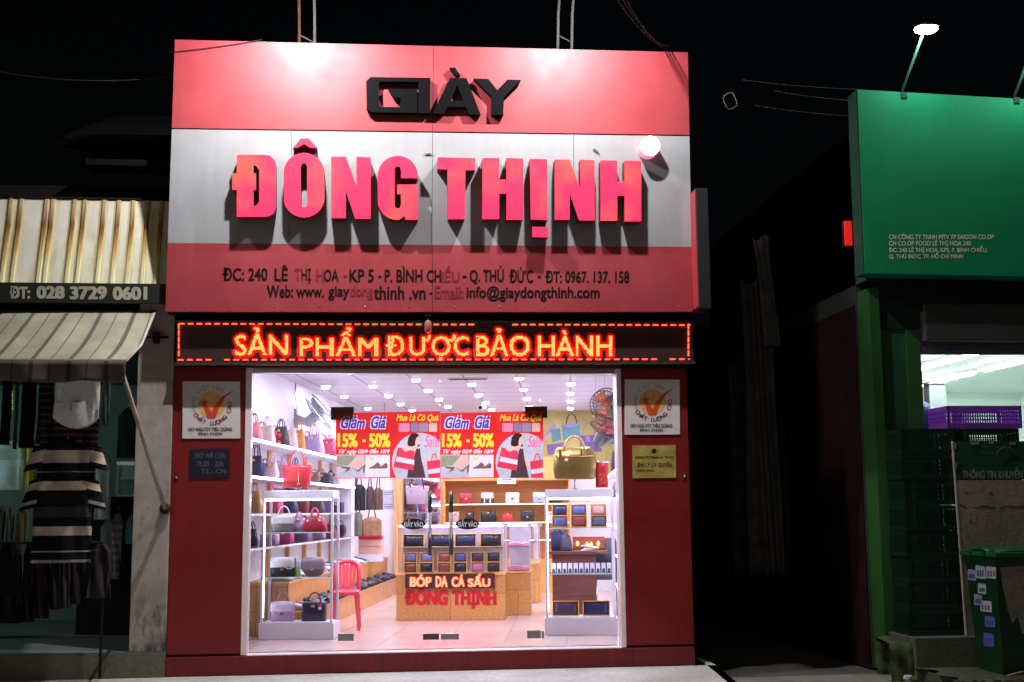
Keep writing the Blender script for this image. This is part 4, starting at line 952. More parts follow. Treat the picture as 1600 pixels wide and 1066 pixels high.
step_lab = 'dark shoe in the close row on the low wooden step'; top_lab = 'shoe on top of the tall wooden bench by the wall'
d = 13.2
while d < 19.8:
    for uu in (-2.86, -2.80):
        pass
    k_ = rnd.choice([0, 1, 0, 3, 1]) if d > 13.5 else rnd.choice([2, 4, 1]); place_shoe(k_, -2.855 + rnd.uniform(-.01, .01), d, .441, R(-90) + rnd.uniform(-.2, .2), step_lab); d += .092
d = 13.2
while d < 19.8:
    place_shoe(rnd.choice([2, 2, 4, 3, 5, 2]), -3.07 + rnd.uniform(-.02, .02), d, .741, R(-90) + rnd.uniform(-.3, .3), top_lab); d += .115

# ---------------- far left corner: rail of dark bags and coats, boxes, wall sheet
rail = ithing('hanging_rail', 'chrome rail holding dark coats and bags near the back corner of the shop', 'rail', -2.9, 18.0, 1.9)
mb = MB(); mb.tube([IW(-3.38, 18.25, 1.98), IW(-2.72, 18.25, 1.98)], .014, m_silv, 8); mb.tube([IW(-2.72, 18.25, 1.98), IW(-2.72, 18.25, CEIL)], .010, m_silv, 8); W_(mb, 'bar', rail)
def hang(px0, px1, py0, py1, d, col, label, name='hanging_garment', cat='garment', th=.06, folds=7, grp='dark coats and bags on the rail', flare=1.0, strap=True):
    a = hitD(px0, py1, d); b = hitD(px1, py0, d); w = b.x - a.x; h = b.z - a.z; t = ithing(name, label, cat, (a.x + b.x)/2, d, a.z, 0, grp)
    m_ = paint(col, .6, var=.3, scale=14); mb = MB(); n_ = 12
    mb.loft([(h*k_/n_, (w/2) * (flare + (1-flare)*k_/n_) * (1 if k_ < n_-1 else .8 if k_ < n_ else .35), th * (1 if k_ < n_-1 else .7 if k_ < n_ else .4), 0, 0) for k_ in range(n_+1)], m_, 40, 4, ripple=lambda x, z: .012*math.sin(folds*x*2 + z*3)); mb.build('cloth', t)
    if strap: MB().tube([(-w*.2, 0, h - .01), (-w*.12, 0, h + .12), (0, 0, h + .16), (w*.12, 0, h + .12), (w*.2, 0, h - .01)], .008, m_hair, 6).build('strap', t)
    return t
hang(551, 571, 757, 798, 18.2, '#2c3230', 'dark green coat hanging first on the rail'); hang(572, 584, 760, 797, 18.28, '#5a4650', 'striped plum coat hanging in the middle of the rail'); hang(584, 598, 762, 797, 18.33, '#6b5144', 'brown coat hanging last on the rail')
hang(552, 566, 800, 838, 18.0, '#6b6a58', 'olive canvas bag hanging below the green coat', 'hanging_bag', 'bag', .07, 3); hang(566, 596, 808, 838, 18.1, '#8f6a52', 'wide tan leather bag hanging below the brown coat', 'hanging_bag', 'bag', .07, 3)
for i, (py0, py1, col, lab) in enumerate(((854, 866, '#e3b7a4', 'lowest pink shoe box in the stack by the back corner'), (843, 854, '#e8bfae', 'middle pink shoe box in the stack by the back corner'), (837, 843, '#d2303c', 'flat red box on top of the pink shoe boxes'))):
    a = hitD(562, py1, 18.4); b = hitD(597, py0, 18.4); o_ = MB().box((-(b.x-a.x)/2, -.11, 0), ((b.x-a.x)/2, .11, b.z - a.z - .003), paint(col, .6), .004).box((-(b.x-a.x)/2 - .004, -.114, (b.z-a.z)*.62), ((b.x-a.x)/2 + .004, .114, b.z - a.z - .002), paint(col, .5)).build('shoe_box')
    o_.location = IW((a.x+b.x)/2, 18.4, a.z if i else a.z); o_.rotation_euler = (0, 0, -ALPHA); tag(o_, lab, 'box', 'boxes in the back corner')
a = hitD(562, 866, 18.4); b = hitD(597, 837, 18.4)
t = ithing('box_stand', 'low white stand carrying the pink shoe boxes', 'stand', (a.x+b.x)/2, 18.4, .741); mb = MB(); mb.box((-.17, -.12, 0), (.17, .12, max(.02, a.z - .743)), m_shelfw, .003); mb.build('block', t)
t = ithing('wall_notice', 'printed grey notice sheet on the back wall left of the pine post', 'notice', hitD(607, 794, DB - .01).x, DB - .006, hitD(607, 795, DB).z)
MB().flat(poly([(597, 766), (616, 766), (616, 795), (597, 795)]), fD(DB - .012), paint((.5, .52, .6), .5, var=.3, scale=26), .006).build('sheet', t, True)
mb = MB()
for yy in (769, 772, 788, 791): mb.flat(poly([(600, yy), (613, yy), (613, yy+1), (600, yy+1)]), fD(DB - .0135), paint((.2, .2, .28), .5))
mb.build('print', t, True)

# ---------------- mirror in pine frame on the back wall, with the tote stand before it
t = ithing('wall_mirror', 'tall mirror in a pine frame on the back wall of the shop', 'mirror', hitD(652, 800, DB - .1).x, DB - .05, FLOOR)
a = hitD(616, 880, DB - .1); b = hitD(629.5, 700, DB - .1); mb = MB(); ibox(mb, (a.x, DB - .12, FLOOR), (b.x, DB - .002, 2.5), m_pine); W_(mb, 'frame_post', t)
a2_ = hitD(688, 880, DB - .1); mb = MB(); ibox(mb, (a2_.x, DB - .10, FLOOR), (a2_.x + .06, DB - .002, 2.5), m_pine); W_(mb, 'frame_post', t)
mm, nt_, bb_, oo_ = newmat('mirror_silver'); bb_.inputs['Metallic'].default_value = 1; bb_.inputs['Roughness'].default_value = .03; bb_.inputs['Base Color'].default_value = (.80, .80, .92, 1)
mb = MB(); ibox(mb, (b.x, DB - .03, .5), (a2_.x, DB - .003, 2.45), mm); W_(mb, 'mirror_glass', t)

# ---------------- orange wall unit with clutches
a = hitD(693, 872, 19.75); b = hitD(890, 714, 19.75)
unit = ithing('display_unit', 'orange wooden wall unit with lit shelves of small clutch bags', 'display unit', (a.x+b.x)/2, 19.75, FLOOR)
x0, x1 = a.x, b.x; ztu = b.z
mb = MB(); ibox(mb, (x0, DB - .03, .7), (x1, DB - .003, ztu), m_orange); W_(mb, 'back_panel', unit)
mb = MB(); ibox(mb, (x0, 19.7, hitD(700, 752, 19.75).z), (x1, DB - .031, ztu), m_orange); W_(mb, 'fascia', unit)
for xx in (x0, x1 - .03):
    mb = MB(); ibox(mb, (xx, 19.72, .7), (xx + .03, DB - .031, ztu - .25), m_orange); W_(mb, 'side_panel', unit)
mb = MB(); ibox(mb, (x0, 19.68, FLOOR), (x1, DB - .004, .70), m_orange); 
for i in range(1, 4): ibox(mb, (x0 + (x1-x0)*i/4 - .004, 19.676, FLOOR + .08), (x0 + (x1-x0)*i/4 + .004, 19.681, .66), m_desk)
W_(mb, 'cabinet', unit)
zsh = [hitD(790, 786.5, 19.75).z, hitD(790, 815.5, 19.75).z, hitD(790, 843, 19.75).z]
for zz in zsh:
    mb = MB(); ibox(mb, (x0 + .03, 19.74, zz - .02), (x1 - .03, DB - .032, zz), m_glsh); W_(mb, 'shelf', unit)
    mb = MB(); ibox(mb, (x0 + .03, 19.735, zz - .02), (x1 - .03, 19.74, zz - .008), glow((1, .86, .62), 3.0)); W_(mb, 'shelf_edge', unit)
def clutch(px, wpx, hpx, zz, col, label, **k):
    q_ = hitD(px, 800, 19.87); s_ = 19.87 / FPX
    return bag('clutch_bag', label, q_.x, 19.87, zz + .001, wpx*s_, hpx*s_, .09, col, k.pop('style', 'box'), 0, group='clutch bags on the orange unit', hh=k.pop('hh', 0), **k)
clutch(728, 20, 16, zsh[0], '#b3323e', 'red clutch first on the upper orange shelf', flap='#b83a46'); clutch(762, 20, 16, zsh[0], '#3f4260', 'navy and white striped clutch on the upper orange shelf', trim='#e8e4e0', flap='#e9e6e4')
clutch(801, 22, 16, zsh[0], '#e6e2e2', 'white clutch on the upper orange shelf', flap='#eeeaea'); clutch(843, 20, 16, zsh[0], '#b8c8e0', 'pale blue clutch on the upper orange shelf', flap='#c4d2e6')
clutch(712, 11, 16, zsh[1], '#dcae9a', 'blush pouch first on the lower orange shelf'); clutch(734, 13, 16, zsh[1], '#1d1a1c', 'small square black clutch on the lower orange shelf', clasp=True); clutch(763, 24, 17, zsh[1], '#1b1818', 'wide black clutch with silver crest on the lower orange shelf', metal=0)
clutch(793, 21, 14, zsh[1], '#c1262e', 'bright red rounded clutch on the lower orange shelf', style='dome'); clutch(824, 21, 17, zsh[1], '#22242a', 'black flap clutch last on the lower orange shelf', flap='#2c2e35')
clutch(860, 16, 15, zsh[1], '#e8d8d8', 'cream clutch behind the wallet cabinet on the orange shelf'); clutch(868, 18, 15, zsh[0], '#3a1a1c', 'dark brown clutch behind the wallet cabinet top')
t = ithing('price_notice', 'small white notice card on the orange unit above the clutches', 'notice', hitD(792, 760, 19.69).x, 19.69, hitD(792, 756, 19.69).z)
MB().flat(poly([(777, 744), (806, 744), (806, 756), (777, 756)]), fD(19.688), m_paper, .004).build('card', t, True)
mb = MB()
for i, yy in enumerate((745.5, 749, 752)): mb.flat(poly([(782 + i, yy), (802 - i*2, yy), (802 - i*2, yy + 1.6 - i*.3), (782 + i, yy + 1.6 - i*.3)]), fD(19.6865), m_hair)
mb.build('print', t, True)

# ---------------- mural of painted handbags above, on the back wall
t = ithing('wall_mural', 'yellow mural of teal and purple handbags on the back wall', 'mural', .35, DB - .01, 2.0)
mural = [k_ for k_ in (0,)]
MB().flat(poly([(846, 642.5), (968, 642.5), (968, 745), (846, 745)]), fD(DB - .020), paint((.33, .27, .07), .5, var=.25, scale=3), .012).build('panel', t, True)
m_teal = paint((.05, .17, .19), .5, var=.3, scale=9); m_purp = paint((.11, .06, .18), .5, var=.2, scale=9); m_lil = paint((.22, .17, .34), .5, var=.2)
def mu(pts, m_, k_, nm='bag_print'): MB().flat(poly(pts), fD(DB - .0205 - .0006*k_), m_).build(nm, t, True)
mu([(848, 683), (866, 660), (870, 666), (861, 676), (848, 686)], m_lil, 1); mu([(861, 671), (875, 669), (877, 687), (863, 692)], m_teal, 2); mu([(877, 665), (906, 663), (907, 682), (880, 688)], m_teal, 1); mu([(854, 695), (884, 691), (884, 708), (856, 711)], m_purp, 1)
mu([(905, 681), (939, 679), (940, 706), (907, 706)], m_purp, 2); mu([(879, 662), (905, 661), (905, 665), (892, 668), (880, 666)], m_lil, 2); mu([(940, 676), (966, 680), (960, 694), (940, 692)], m_teal, 1); mu([(915, 682), (922, 682), (922, 690), (915, 690)], m_lil, 3)
mb = MB()
for cx_, cy_, rx, ry, mm_ in ((920, 681, 10, 20, m_lil), (893, 662, 8, 15, m_hair)): mb.tube([IW(*hitD(cx_ - rx*math.cos(math.pi*k_/10), cy_ - ry*math.sin(math.pi*k_/10), DB - .026)) for k_ in range(11)], .008, mm_, 6)
mb.build('handle_print', t, True)
# ---------------- counters with glass cases
def counter(px0, px1, pyb, pyt, dep, lab):
    q0 = hitIZ(px0, pyb, FLOOR); d = q0.y; u0 = q0.x; u1 = hitD(px1, pyb, d).x; zc = hitD(px0, pyt[0], d).z; zg = hitD(px0, pyt[1], d).z
    t = ithing('display_counter', lab, 'counter', (u0+u1)/2, d, FLOOR); w = (u1 - u0) / 2
    MB().box((-w, 0, 0), (w, dep, zc - FLOOR - .02), m_oak, .003).box((-w - .01, -.012, zc - FLOOR - .019), (w + .01, dep, zc - FLOOR), m_pine, .003).build('base', t)
    H0, H1 = zc - FLOOR, zg - FLOOR; mb = MB(); gl = glassmat(refl=0.2)
    MB().box((-w + .03, .022, H1 - .016), (w - .03, .032, H1 - .002), STRIP).build('case_lamp', t)
    mb.box((-w + .01, .01, H0 + .002), (w - .01, .016, H1), gl); mb.box((-w + .01, .017, H0 + .002), (-w + .016, dep - .02, H1), gl); mb.box((w - .016, .017, H0 + .002), (w - .01, dep - .02, H1), gl); mb.box((-w + .01, .01, H1 + .001), (w - .01, dep - .02, H1 + .007), gl); mb.build('glass_case', t)
    mb = MB()
    for xx in (-w + .006, w - .012): 
        for yy in (.006, dep - .022): mb.box((xx, yy, H0), (xx + .007, yy + .007, H1 + .008), m_alup)
    mb.box((-w + .006, .004, H1 + .0075), (w - .005, .013, H1 + .016), m_alup); mb.build('case_frame', t)
    mb = MB(); hm_ = (H0 + H1) / 2 + .01; mb.box((-w + .02, .10, hm_), (w - .02, dep - .03, hm_ + .006), m_glsh); mb.build('case_shelf', t)
    mb = MB(); mb.box((-w + .02, dep - .028, H0 + .003), (w - .02, dep - .022, H1 - .01), paint((.70, .58, .70), .5)); mb.build('case_back', t)
    return t, u0, u1, d, zc, zc + (hm_ - H0) + .006, zg
c1, cu0, cu1, cdp, czc, czs, czg = counter(619, 789, 970, (897, 822), .46, 'wooden counter with lit red board and red lettering on its front')
c2, e0_, e1_, e2_, e3_, e4_, e5_ = counter(791, 829, 962, (893, 820), .7, 'short wooden counter end with pink trays in its glass case')
c3, f0_, f1_, f2_, f3_, f4_, f5_ = counter(829, 842, 943, (880, 820), 1.2, 'narrow rear counter standing behind the short wooden counter end')
m_pinkt = paint((.80, .25, .48), .4, var=.3, scale=16)
for i, (zz, dd, lab) in enumerate(((e3_ + .012, e2_ + .12, 'pink jewellery tray lying low in the short glass case'), (e4_ + .002, e2_ + .14, 'pink jewellery tray on the upper shelf of the short glass case'))):
    o_ = MB().box((-.13, 0, 0), (.13, .3, .03), m_pinkt, .005).box((-.10, .05, .031), (.02, .25, .05), paint((.55, .45, .8), .4), .01).box((.04, .05, .031), (.11, .25, .045), paint((.9, .7, .8), .4), .01).build('jewellery_tray'); o_.location = IW((e0_+e1_)/2, dd, zz); o_.rotation_euler = (0, 0, -ALPHA); tag(o_, lab, 'tray')
# wallets standing open in their boxes
m_boxg = paint((.85, .50, .10), .35, .3, var=.1); m_boxr = paint((.55, .05, .05), .5)
def wallet_box(label, u, d, z, w, h, cols, grp, rz=0, tilt=.16):
    """shallow tray leaning back, gold rim, red side, one or two wallets inside"""
    t = ithing('wallet_box', label, 'wallet box', u, d, z, rz, grp); ct, sn = math.cos(tilt), math.sin(tilt)
    def L(x, y, zz): return (x, y * ct + zz * sn, zz * ct - y * sn + .028 * sn)
    def bx(mb, a, b, m_):
        (xa, xb), (ya, yb), (za, zb2) = [sorted(p_) for p_ in zip(a, b)]
        mb.hexa([L(xa, ya, za), L(xb, ya, za), L(xb, yb, za), L(xa, yb, za), L(xa, ya, zb2), L(xb, ya, zb2), L(xb, yb, zb2), L(xa, yb, zb2)], m_)
    W = w / 2; n_ = len(cols); r_ = .045 * w if n_ == 2 else .035 * w; r_ = max(r_, .008)
    mb = MB(); bx(mb, (-W, .012, 0), (W, .028, h), m_boxr); mb.build('tray', t)
    mb = MB()
    for a, b in (((-W, -.004, 0), (-W + r_, .012, h)), ((W - r_, -.004, 0), (W, .012, h)), ((-W + r_, -.004, 0), (W - r_, .012, r_)), ((-W + r_, -.004, h - r_), (W - r_, .012, h))): bx(mb, a, b, m_boxg)
    if n_ == 2: bx(mb, (-W + r_, -.004, h/2 - r_*.5), (W - r_, .012, h/2 + r_*.5), m_boxg)
    mb.build('rim', t)
    for i, c_ in enumerate(cols):
        z0 = (i * h / n_) + r_ + .004; z1 = (i + 1) * h / n_ - r_ - .004; m_ = paint(c_, .3, var=.2, scale=25); mb = MB()
        mb.sheet(lambda a, b: L(-W + r_ + .006 + a * (w - 2*r_ - .012), .008 - .014 * (1 - abs(2*a - 1)**4) * (1 - abs(2*b - 1)**4), z0 + b * (z1 - z0)), 8, 8, m_, .004)
        if n_ == 1: bx(mb, (-W*.18, -.009, z1 - .03), (W*.12, -.0075, z1 - .022), m_silv)
        mb.build('wallet', t)
    return t
s_ = (cdp + .2) / FPX
for px, cols, lab in ((646, ['#1f1d30'], 'long navy wallet in gold box first on the case shelf'), (690, ['#2a2748'], 'long blue wallet in gold box behind the first door handle'), (727, ['#28264a'], 'long blue wallet with flap in gold box right of the second door handle'), (767, ['#23222e'], 'long black wallet in gold box last on the case shelf')):
    q_ = hitD(px, 845, cdp + .2); wallet_box(lab, q_.x, cdp + .2, czs + .001, 34*s_, 21*s_, cols, 'wallet boxes in the counter case')
for px, cols, lab in ((641, ['#7a4138', '#6a6a9a'], 'double box of brown and blue wallets first in the low row'), (666, ['#22212c', '#7a78a8'], 'double box of black and pale blue wallets second in the low row'), (694, ['#7c463c', '#8f4a50'], 'double box of brown and red wallets in the low row'), (719, ['#2a2440', '#5a568a'], 'double box of indigo wallets in the low row'), (746, ['#b06a90', '#4a3444'], 'double box of pink and plum wallets in the low row'), (771, ['#2a1c24', '#2a2c44'], 'double box of black wallets last in the low row')):
    q_ = hitD(px, 880, cdp + .12); wallet_box(lab, q_.x, cdp + .12, czc + .001, 21*s_, 31.5*s_, cols, 'wallet boxes in the counter case')
# the running LED strip on the counter
dL = cdp - .035; a = hitD(633, 920, dL); b = hitD(773, 896, dL)
t = ithing('led_strip_sign', 'small red LED text board on the front of the wooden counter', 'LED board', (a.x+b.x)/2, dL, a.z)
mb = MB(); ibox(mb, (a.x, dL, a.z), (b.x, dL + .033, b.z), m_ledface); W_(mb, 'cabinet', t); mb = MB(); pts = []
m_led2 = glow((1.0, 0.06, 0.03), 11.0, 'red_led'); xs = np.arange(636, 770, .72); ys = np.arange(897.5, 919, .72); fnD = fD(dL)
for stx, bx in (('BÓP', (641, 898, 674, 917)), ('DA', (681, 901, 699, 917)), ('CÁ', (706, 898, 726, 917)), ('SẤU', (731, 897.5, 766, 917))):
    hit = inside_grid(fit(glyphs(stx, .035), bx), xs, ys); pts += [(xs[i], ys[j]) for j, i in zip(*np.nonzero(hit))]
leds(mb, pts, fnD, .33, m_led2); mb.build('text_diodes', t, True)
# red lettering painted on the counter front
m_cred = paint((.50, .012, .02), .4); mb = MB(); Yc = cdp - .006
fx = lambda stx, bx: mb.flat(fit(glyphs(stx, .075), bx), fD(Yc), m_cred, .004)
fx('ĐÔNG', (632, 917, 700, 946)); fx('THỊNH', (706, 921.5, 776, 952)); mb.build('lettering', c1, True)
# mauve tote on a stand upon the counter
q_ = hitD(652, 821, cdp + .3); sH = cdp / FPX
t = bag('tote_bag', 'mauve tote bag with black straps hanging on a stand above the counter', q_.x, cdp + .3, hitD(652, 788, cdp + .3).z, 38*sH, 29*sH, .1, '#b09aa8', 'tote', 0, '#2a1a1e', hh=.75, clasp=False)
MB().tube([(-.06, -.07, 30*sH), (-.065, -.075, 24*sH), (-.06, -.08, 17*sH)], .008, m_goldm, 8).build('charm', t)
t = ithing('bag_stand', 'thin chrome bag stand on the counter under the mauve tote', 'stand', q_.x, cdp + .3, czg + .008)
hz = hitD(652, 770, cdp + .3).z - czg; MB().tube([(0, .02, 0), (0, .02, hz)], .006, m_silv, 8).lathe([(.09, 0), (.09, .006), (.01, .012)], m_silv, 20, (0, .02, 0)).build('pole', t)

# ---------------- tall display cabinets behind the glass
def cabinet(px0, px1, pyb, pyt, fr, lab, dep=.36):
    q0 = hitIZ((px0+px1)/2, pyb, FLOOR); d = q0.y; u0 = hitD(px0, 900, d).x; u1 = hitD(px1, 900, d).x; H = hitD(px0, pyt, d).z - FLOOR; w = (u1-u0)/2
    t = ithing('display_cabinet', lab, 'display cabinet', (u0+u1)/2, d, FLOOR); s_ = d / FPX
    zb = (pyb - fr[0]) * s_; zt = H - (fr[1] - pyt) * s_
    MB().box((-w, 0, 0), (w, dep, zb), m_alup, .006).build('plinth', t)
    MB().box((-w + .02, 0, zt), (w - .02, dep, H), m_alup, .006).build('top_box', t)
    for xx in (-w + .015, w - .04):
        for yy in (.004, dep - .03): MB().box((xx, yy, zb + .001), (xx + .025, yy + .025, zt - .001), m_alup, .004).build('post', t)
    MB().box((-w + .045, .01, zt - .018), (w - .045, .028, zt - .001), STRIP).build('lamp_strip', t)
    for yy in (.03, ): MB().box((-w + .041, .012, zb + .06), (-w + .045, .028, zt - .03), STRIP).build('side_lamp', t)
    zs = []
    for py in fr[2:]:
        z_ = (pyb - py) * s_; MB().box((-w + .03, .012, z_ - .009), (w - .03, dep - .012, z_), m_glsh).build('shelf', t); MB().box((-w + .03, .006, z_ - .009), (w - .03, .0115, z_), paint((.55, .75, .78), .2, emit=.25)).build('shelf_edge', t); zs.append(FLOOR + z_)
    MB().box((-w + .02, .002, zb + .001), (w - .02, dep - .002, zb + .008), m_shelfw).build('floor_board', t)
    return d, s_, [FLOOR + zb + .008] + zs, FLOOR + H, (u0+u1)/2
dC, sC, zC, hC, uC = cabinet(405, 522, 1000, 767, (975, 780, 905, 836), 'aluminium display cabinet with lit glass shelves of handbags')
G1 = 'handbags in the lit cabinet'
def cbag(px, wpx, hpx, zi, col, style, lab, dd=.17, **k): return bag('handbag', lab, hitD(px, 900, dC + dd).x, dC + dd, zC[zi] + .001, wpx*sC, hpx*sC, k.pop('dp', .13), col, style, k.pop('rot', 0), group=G1, **k)
cbag(442, 36, 25, 2, '#9a9388', 'box', 'cream and grey flap bag on the highest cabinet shelf', flap='#dcd8d6', hh=.62, hcol='#e6e2e2')
t = cbag(491, 40, 25, 2, '#b5283a', 'dome', 'red dome handbag on the highest cabinet shelf', hh=.6, hcol='#d24a72'); 
for xx in (-.06, .06): MB().lathe([(.013, -.066), (.011, -.072), (.002, -.073)], m_silv, 12, (xx, .004, 17*sC), 'y').build('rivet', t)
cbag(466, 26, 22, 2, '#c9a6cf', 'trap', 'lilac bag behind the red dome handbag', dd=.29, hh=.5)
t = cbag(443, 39, 29, 1, '#1b1b20', 'box', 'black and white flap bag with pearl handle in the cabinet', flap='#ddd9dc', hh=0)
mb = MB()
for k_ in range(17):
    a_ = math.pi * 2 * k_ / 17; mb.lathe([(.001, -.008), (.008, 0), (.001, .008)], m_paper, 8, (.075 + .05*math.cos(a_), -.083, 19*sC + .045*math.sin(a_)), 'z')
mb.build('handle', t)
cbag(490, 37, 28, 1, '#94818a', 'round', 'taupe rounded saddle bag in the cabinet', flap='#9a8790', hh=0)
t = cbag(443, 36, 29, 0, '#b294b0', 'box', 'pale mauve flap bag with top strap on the cabinet floor', flap='#d2bcd0', hh=.55)
t = cbag(492, 38, 29, 0, '#16182a', 'box', 'dark navy boxy handbag with red price tag in the cabinet', hh=.5); tag_label(t, .07, .20, -.068)
o_ = MB().box((-.022, -.003, 0), (.022, .003, .10), paint((.30, .85, .15), .5), .001).box((-.022, -.0035, .101), (.022, .003, .15), paint((.7, .8, .9), .5), .001).build('price_card'); o_.location = IW(hitD(466, 900, dC + .16).x, dC + .16, zC[1] + .001); o_.rotation_euler = (0, 0, -ALPHA); tag(o_, 'green and white card between two bags in the cabinet', 'card')
# red tote on top of the cabinet, pink strap bag lying beside
q_ = hitD(464, 765, dC + .16)
t = bag('tote_bag', 'large bright red tote with gold tassel on top of the handbag cabinet', q_.x, dC + .16, hitD(464, 762, dC + .16).z, 47*sC, 36*sC, .15, '#c8303a', 'tote', 0, '#cf5468', hh=.78, clasp=False, rough=.3)
MB().box((.028, -.085, 8*sC), (.040, -.074, 30*sC), m_goldm, .003).box((.02, -.085, 5*sC), (.048, -.076, 7*sC), m_goldm, .003).build('tassel', t)
t = ithing('bag_stand', 'chrome stand holding the red tote on the handbag cabinet', 'stand', q_.x, dC + .19, hC); hz = hitD(464, 740, dC).z - hC; MB().lathe([(.08, 0), (.08, .005), (.008, .010)], m_silv, 20).tube([(0, 0, .005), (0, 0, hz)], .006, m_silv).build('pole', t)
q_ = hitD(437, 765, dC + .2); t = ithing('wrist_pouch', 'dark pouch with a pink wrist strap lying on the handbag cabinet', 'pouch', q_.x, dC + .2, hC + .001)
MB().loft([(0, .10, .05, .05, 0), (.012, .11, .055, .05, 0), (.024, .09, .045, .05, 0)], paint((.06, .05, .08), .4), 20, 3).build('body', t); MB().tube([(-.02, -.02, .02), (-.06, -.02, .03), (-.10, -.03, .07), (-.085, -.03, .085), (-.05, -.02, .035), (0, -.02, .03), (.05, -.03, .034)], .007, paint((.85, .12, .35), .4), 8).build('strap', t)

dR, sR, zR, hR, uR = cabinet(850, 964, 993, 765, (967, 778, 900, 831), 'aluminium display cabinet holding wallets in gold boxes', .34)
G2 = 'wallet boxes in the wallet cabinet'
for px, cols, lab in ((876, ['#5a5c90', '#2c2f5a'], 'blue double wallet box first on the wallet cabinet shelf'), (906, ['#8c4b3a', '#5a6296'], 'brown and blue double wallet box on the wallet cabinet shelf'), (937, ['#5d6672', '#c99a98'], 'grey and pink double wallet box on the wallet cabinet shelf')):
    wallet_box(lab, hitD(px, 900, dR + .14).x, dR + .14, zR[2] + .001, 25*sR, 37*sR, cols, G2)
for px, cols, lab in ((884, ['#42304a'], 'long plum wallet box at the foot of the wallet cabinet'), (932, ['#20244c'], 'long navy wallet box at the foot of the wallet cabinet')):
    wallet_box(lab, hitD(px, 960, dR + .1).x, dR + .1, zR[0] + .001, 42*sR, 23*sR, cols, G2)
kp = None
for i in range(11):
    if kp is None:
        kp = thing('key_holder', 'small leather key holder on a white stand in the row in the wallet cabinet', 'key holder', (0, 0, 0), -ALPHA, 'key holders in the wallet cabinet row')
        MB().hexa([(-.022, -.03, 0), (.022, -.03, 0), (.022, .03, 0), (-.022, .03, 0), (-.022, .016, .10), (.022, .016, .10), (.022, .03, .10), (-.022, .03, .10)], paint((.70, .72, .85), .4)).build('stand', kp); MB().hexa([(-.015, -.033, .002), (.015, -.033, .002), (.015, -.024, .002), (-.015, -.024, .002), (-.012, -.012, .045), (.012, -.012, .045), (.012, -.004, .045), (-.012, -.004, .045)], paint((.04, .04, .07), .3)).build('fob', kp); o_ = kp
    else: o_ = copy_tree(kp)
    o_.location = IW(hitD(865 + i*8.7, 900, dR + .1).x, dR + .1 + (.01 if i % 2 else 0), zR[1] + .001)
# gold bag on top
q_ = hitD(898, 748, dR + .16)
t = bag('travel_bag', 'shiny gold quilted duffel handbag on a stand above the wallet cabinet', q_.x, dR + .16, hitD(898, 749, dR + .16).z, 68*sR, 51*sR, .2, '#8f7a45', 'duffel', .05, '#c8ad72', hh=.42, metal=.75, clasp=False, rough=.33)
mb = MB()
for k_ in range(13): mb.sheet(lambda a, b, k_=k_: (-.19 + k_*.031 + .002*math.sin(9*b), -.1015 + .012*abs(-.19 + k_*.031)/.2 - .003*math.sin(math.pi*a), .02 + b*.155), 2, 8, paint((.42, .34, .16), .4, .7))
mb.build('quilting', t)
MB().tube([(-.20, -.095, 36*sR), (0, -.104, 35*sR), (.20, -.095, 36*sR)], .006, m_goldm, 8).build('zip', t); tag_label(t, -.09, .27, -.10)
MB().box((-.17, -.105, 30*sR), (-.14, -.098, 46*sR), m_goldm, .003).box((.06, -.105, 36*sR), (.08, -.09, 46*sR), m_goldm, .003).build('handle_tab', t)
t = ithing('bag_stand', 'thin wire stand under the gold handbag', 'stand', q_.x, dR + .2, hR); hz = hitD(898, 745, dR).z - hR
MB().lathe([(.09, 0), (.09, .005), (.008, .010)], m_silv, 20).tube([(0, 0, .005), (0, 0, hz), (0, .02, hz + .01)], .006, m_silv).build('pole', t)

# ---------------- red plastic chair
m_chair = paint((.80, .08, .13), .3, var=.06)
q_ = hitIZ(541, 985, FLOOR); dc = q_.y + .12; t = ithing('plastic_chair', 'red plastic chair with arched slatted back beside the handbag cabinet', 'chair', hitD(541, 960, dc).x, dc, FLOOR, R(8))
s_ = dc / FPX; sw = 20*s_; sh = .42; bh = 102*s_
def srf(a, b): return ((a - .5)*2*sw*(.95 if b > .5 else 1), (b - .5)*.40, sh - .012*math.sin(math.pi*a)*math.sin(math.pi*b) - (.03*max(0, .12 - b)/.12))
MB().sheet(srf, 10, 10, m_chair, .012).box((-sw, -.205, sh - .045), (sw, -.195, sh - .01), m_chair).box((-sw, -.194, sh - .045), (-sw + .01, .19, sh - .014), m_chair).box((sw - .01, -.194, sh - .045), (sw, .19, sh - .014), m_chair).build('seat', t)
for sx in (-1, 1):
    for sy in (-1, 1):
        x_, y_ = sx * (sw - .028), sy * .165
        MB().hexa([(x_ + sx*.03 - .016, y_ + sy*.02 - .016, 0), (x_ + sx*.03 + .016, y_ + sy*.02 - .016, 0), (x_ + sx*.03 + .016, y_ + sy*.02 + .016, 0), (x_ + sx*.03 - .016, y_ + sy*.02 + .016, 0), (x_ - .028, y_ - .024, sh - .02), (x_ + .028, y_ - .024, sh - .02), (x_ + .028, y_ + .024, sh - .02), (x_ - .028, y_ + .024, sh - .02)], m_chair).build('leg', t)
arch = [(-sw + .012, .18, sh - .02)] + [(-(sw - .012) * math.cos(math.pi*k_/14) if 3 < k_ < 11 else (-(sw - .012) if k_ <= 3 else (sw - .012)) * (1.0), .18 + .07*(1 - abs(k_ - 7)/7.0), sh + (bh - sh) * min(1, .35 + .65*math.sin(math.pi*k_/14))) for k_ in range(1, 14)] + [(sw - .012, .18, sh - .02)]
arch = [(-sw + .012, .18, sh - .02), (-sw + .010, .20, sh + .22)] + [(-(sw - .012)*math.cos(math.pi*k_/12), .22 + .03*math.sin(math.pi*k_/12), sh + .24 + (bh - sh - .24)*math.sin(math.pi*k_/12)) for k_ in range(1, 12)] + [(sw - .010, .20, sh + .22), (sw - .012, .18, sh - .02)]
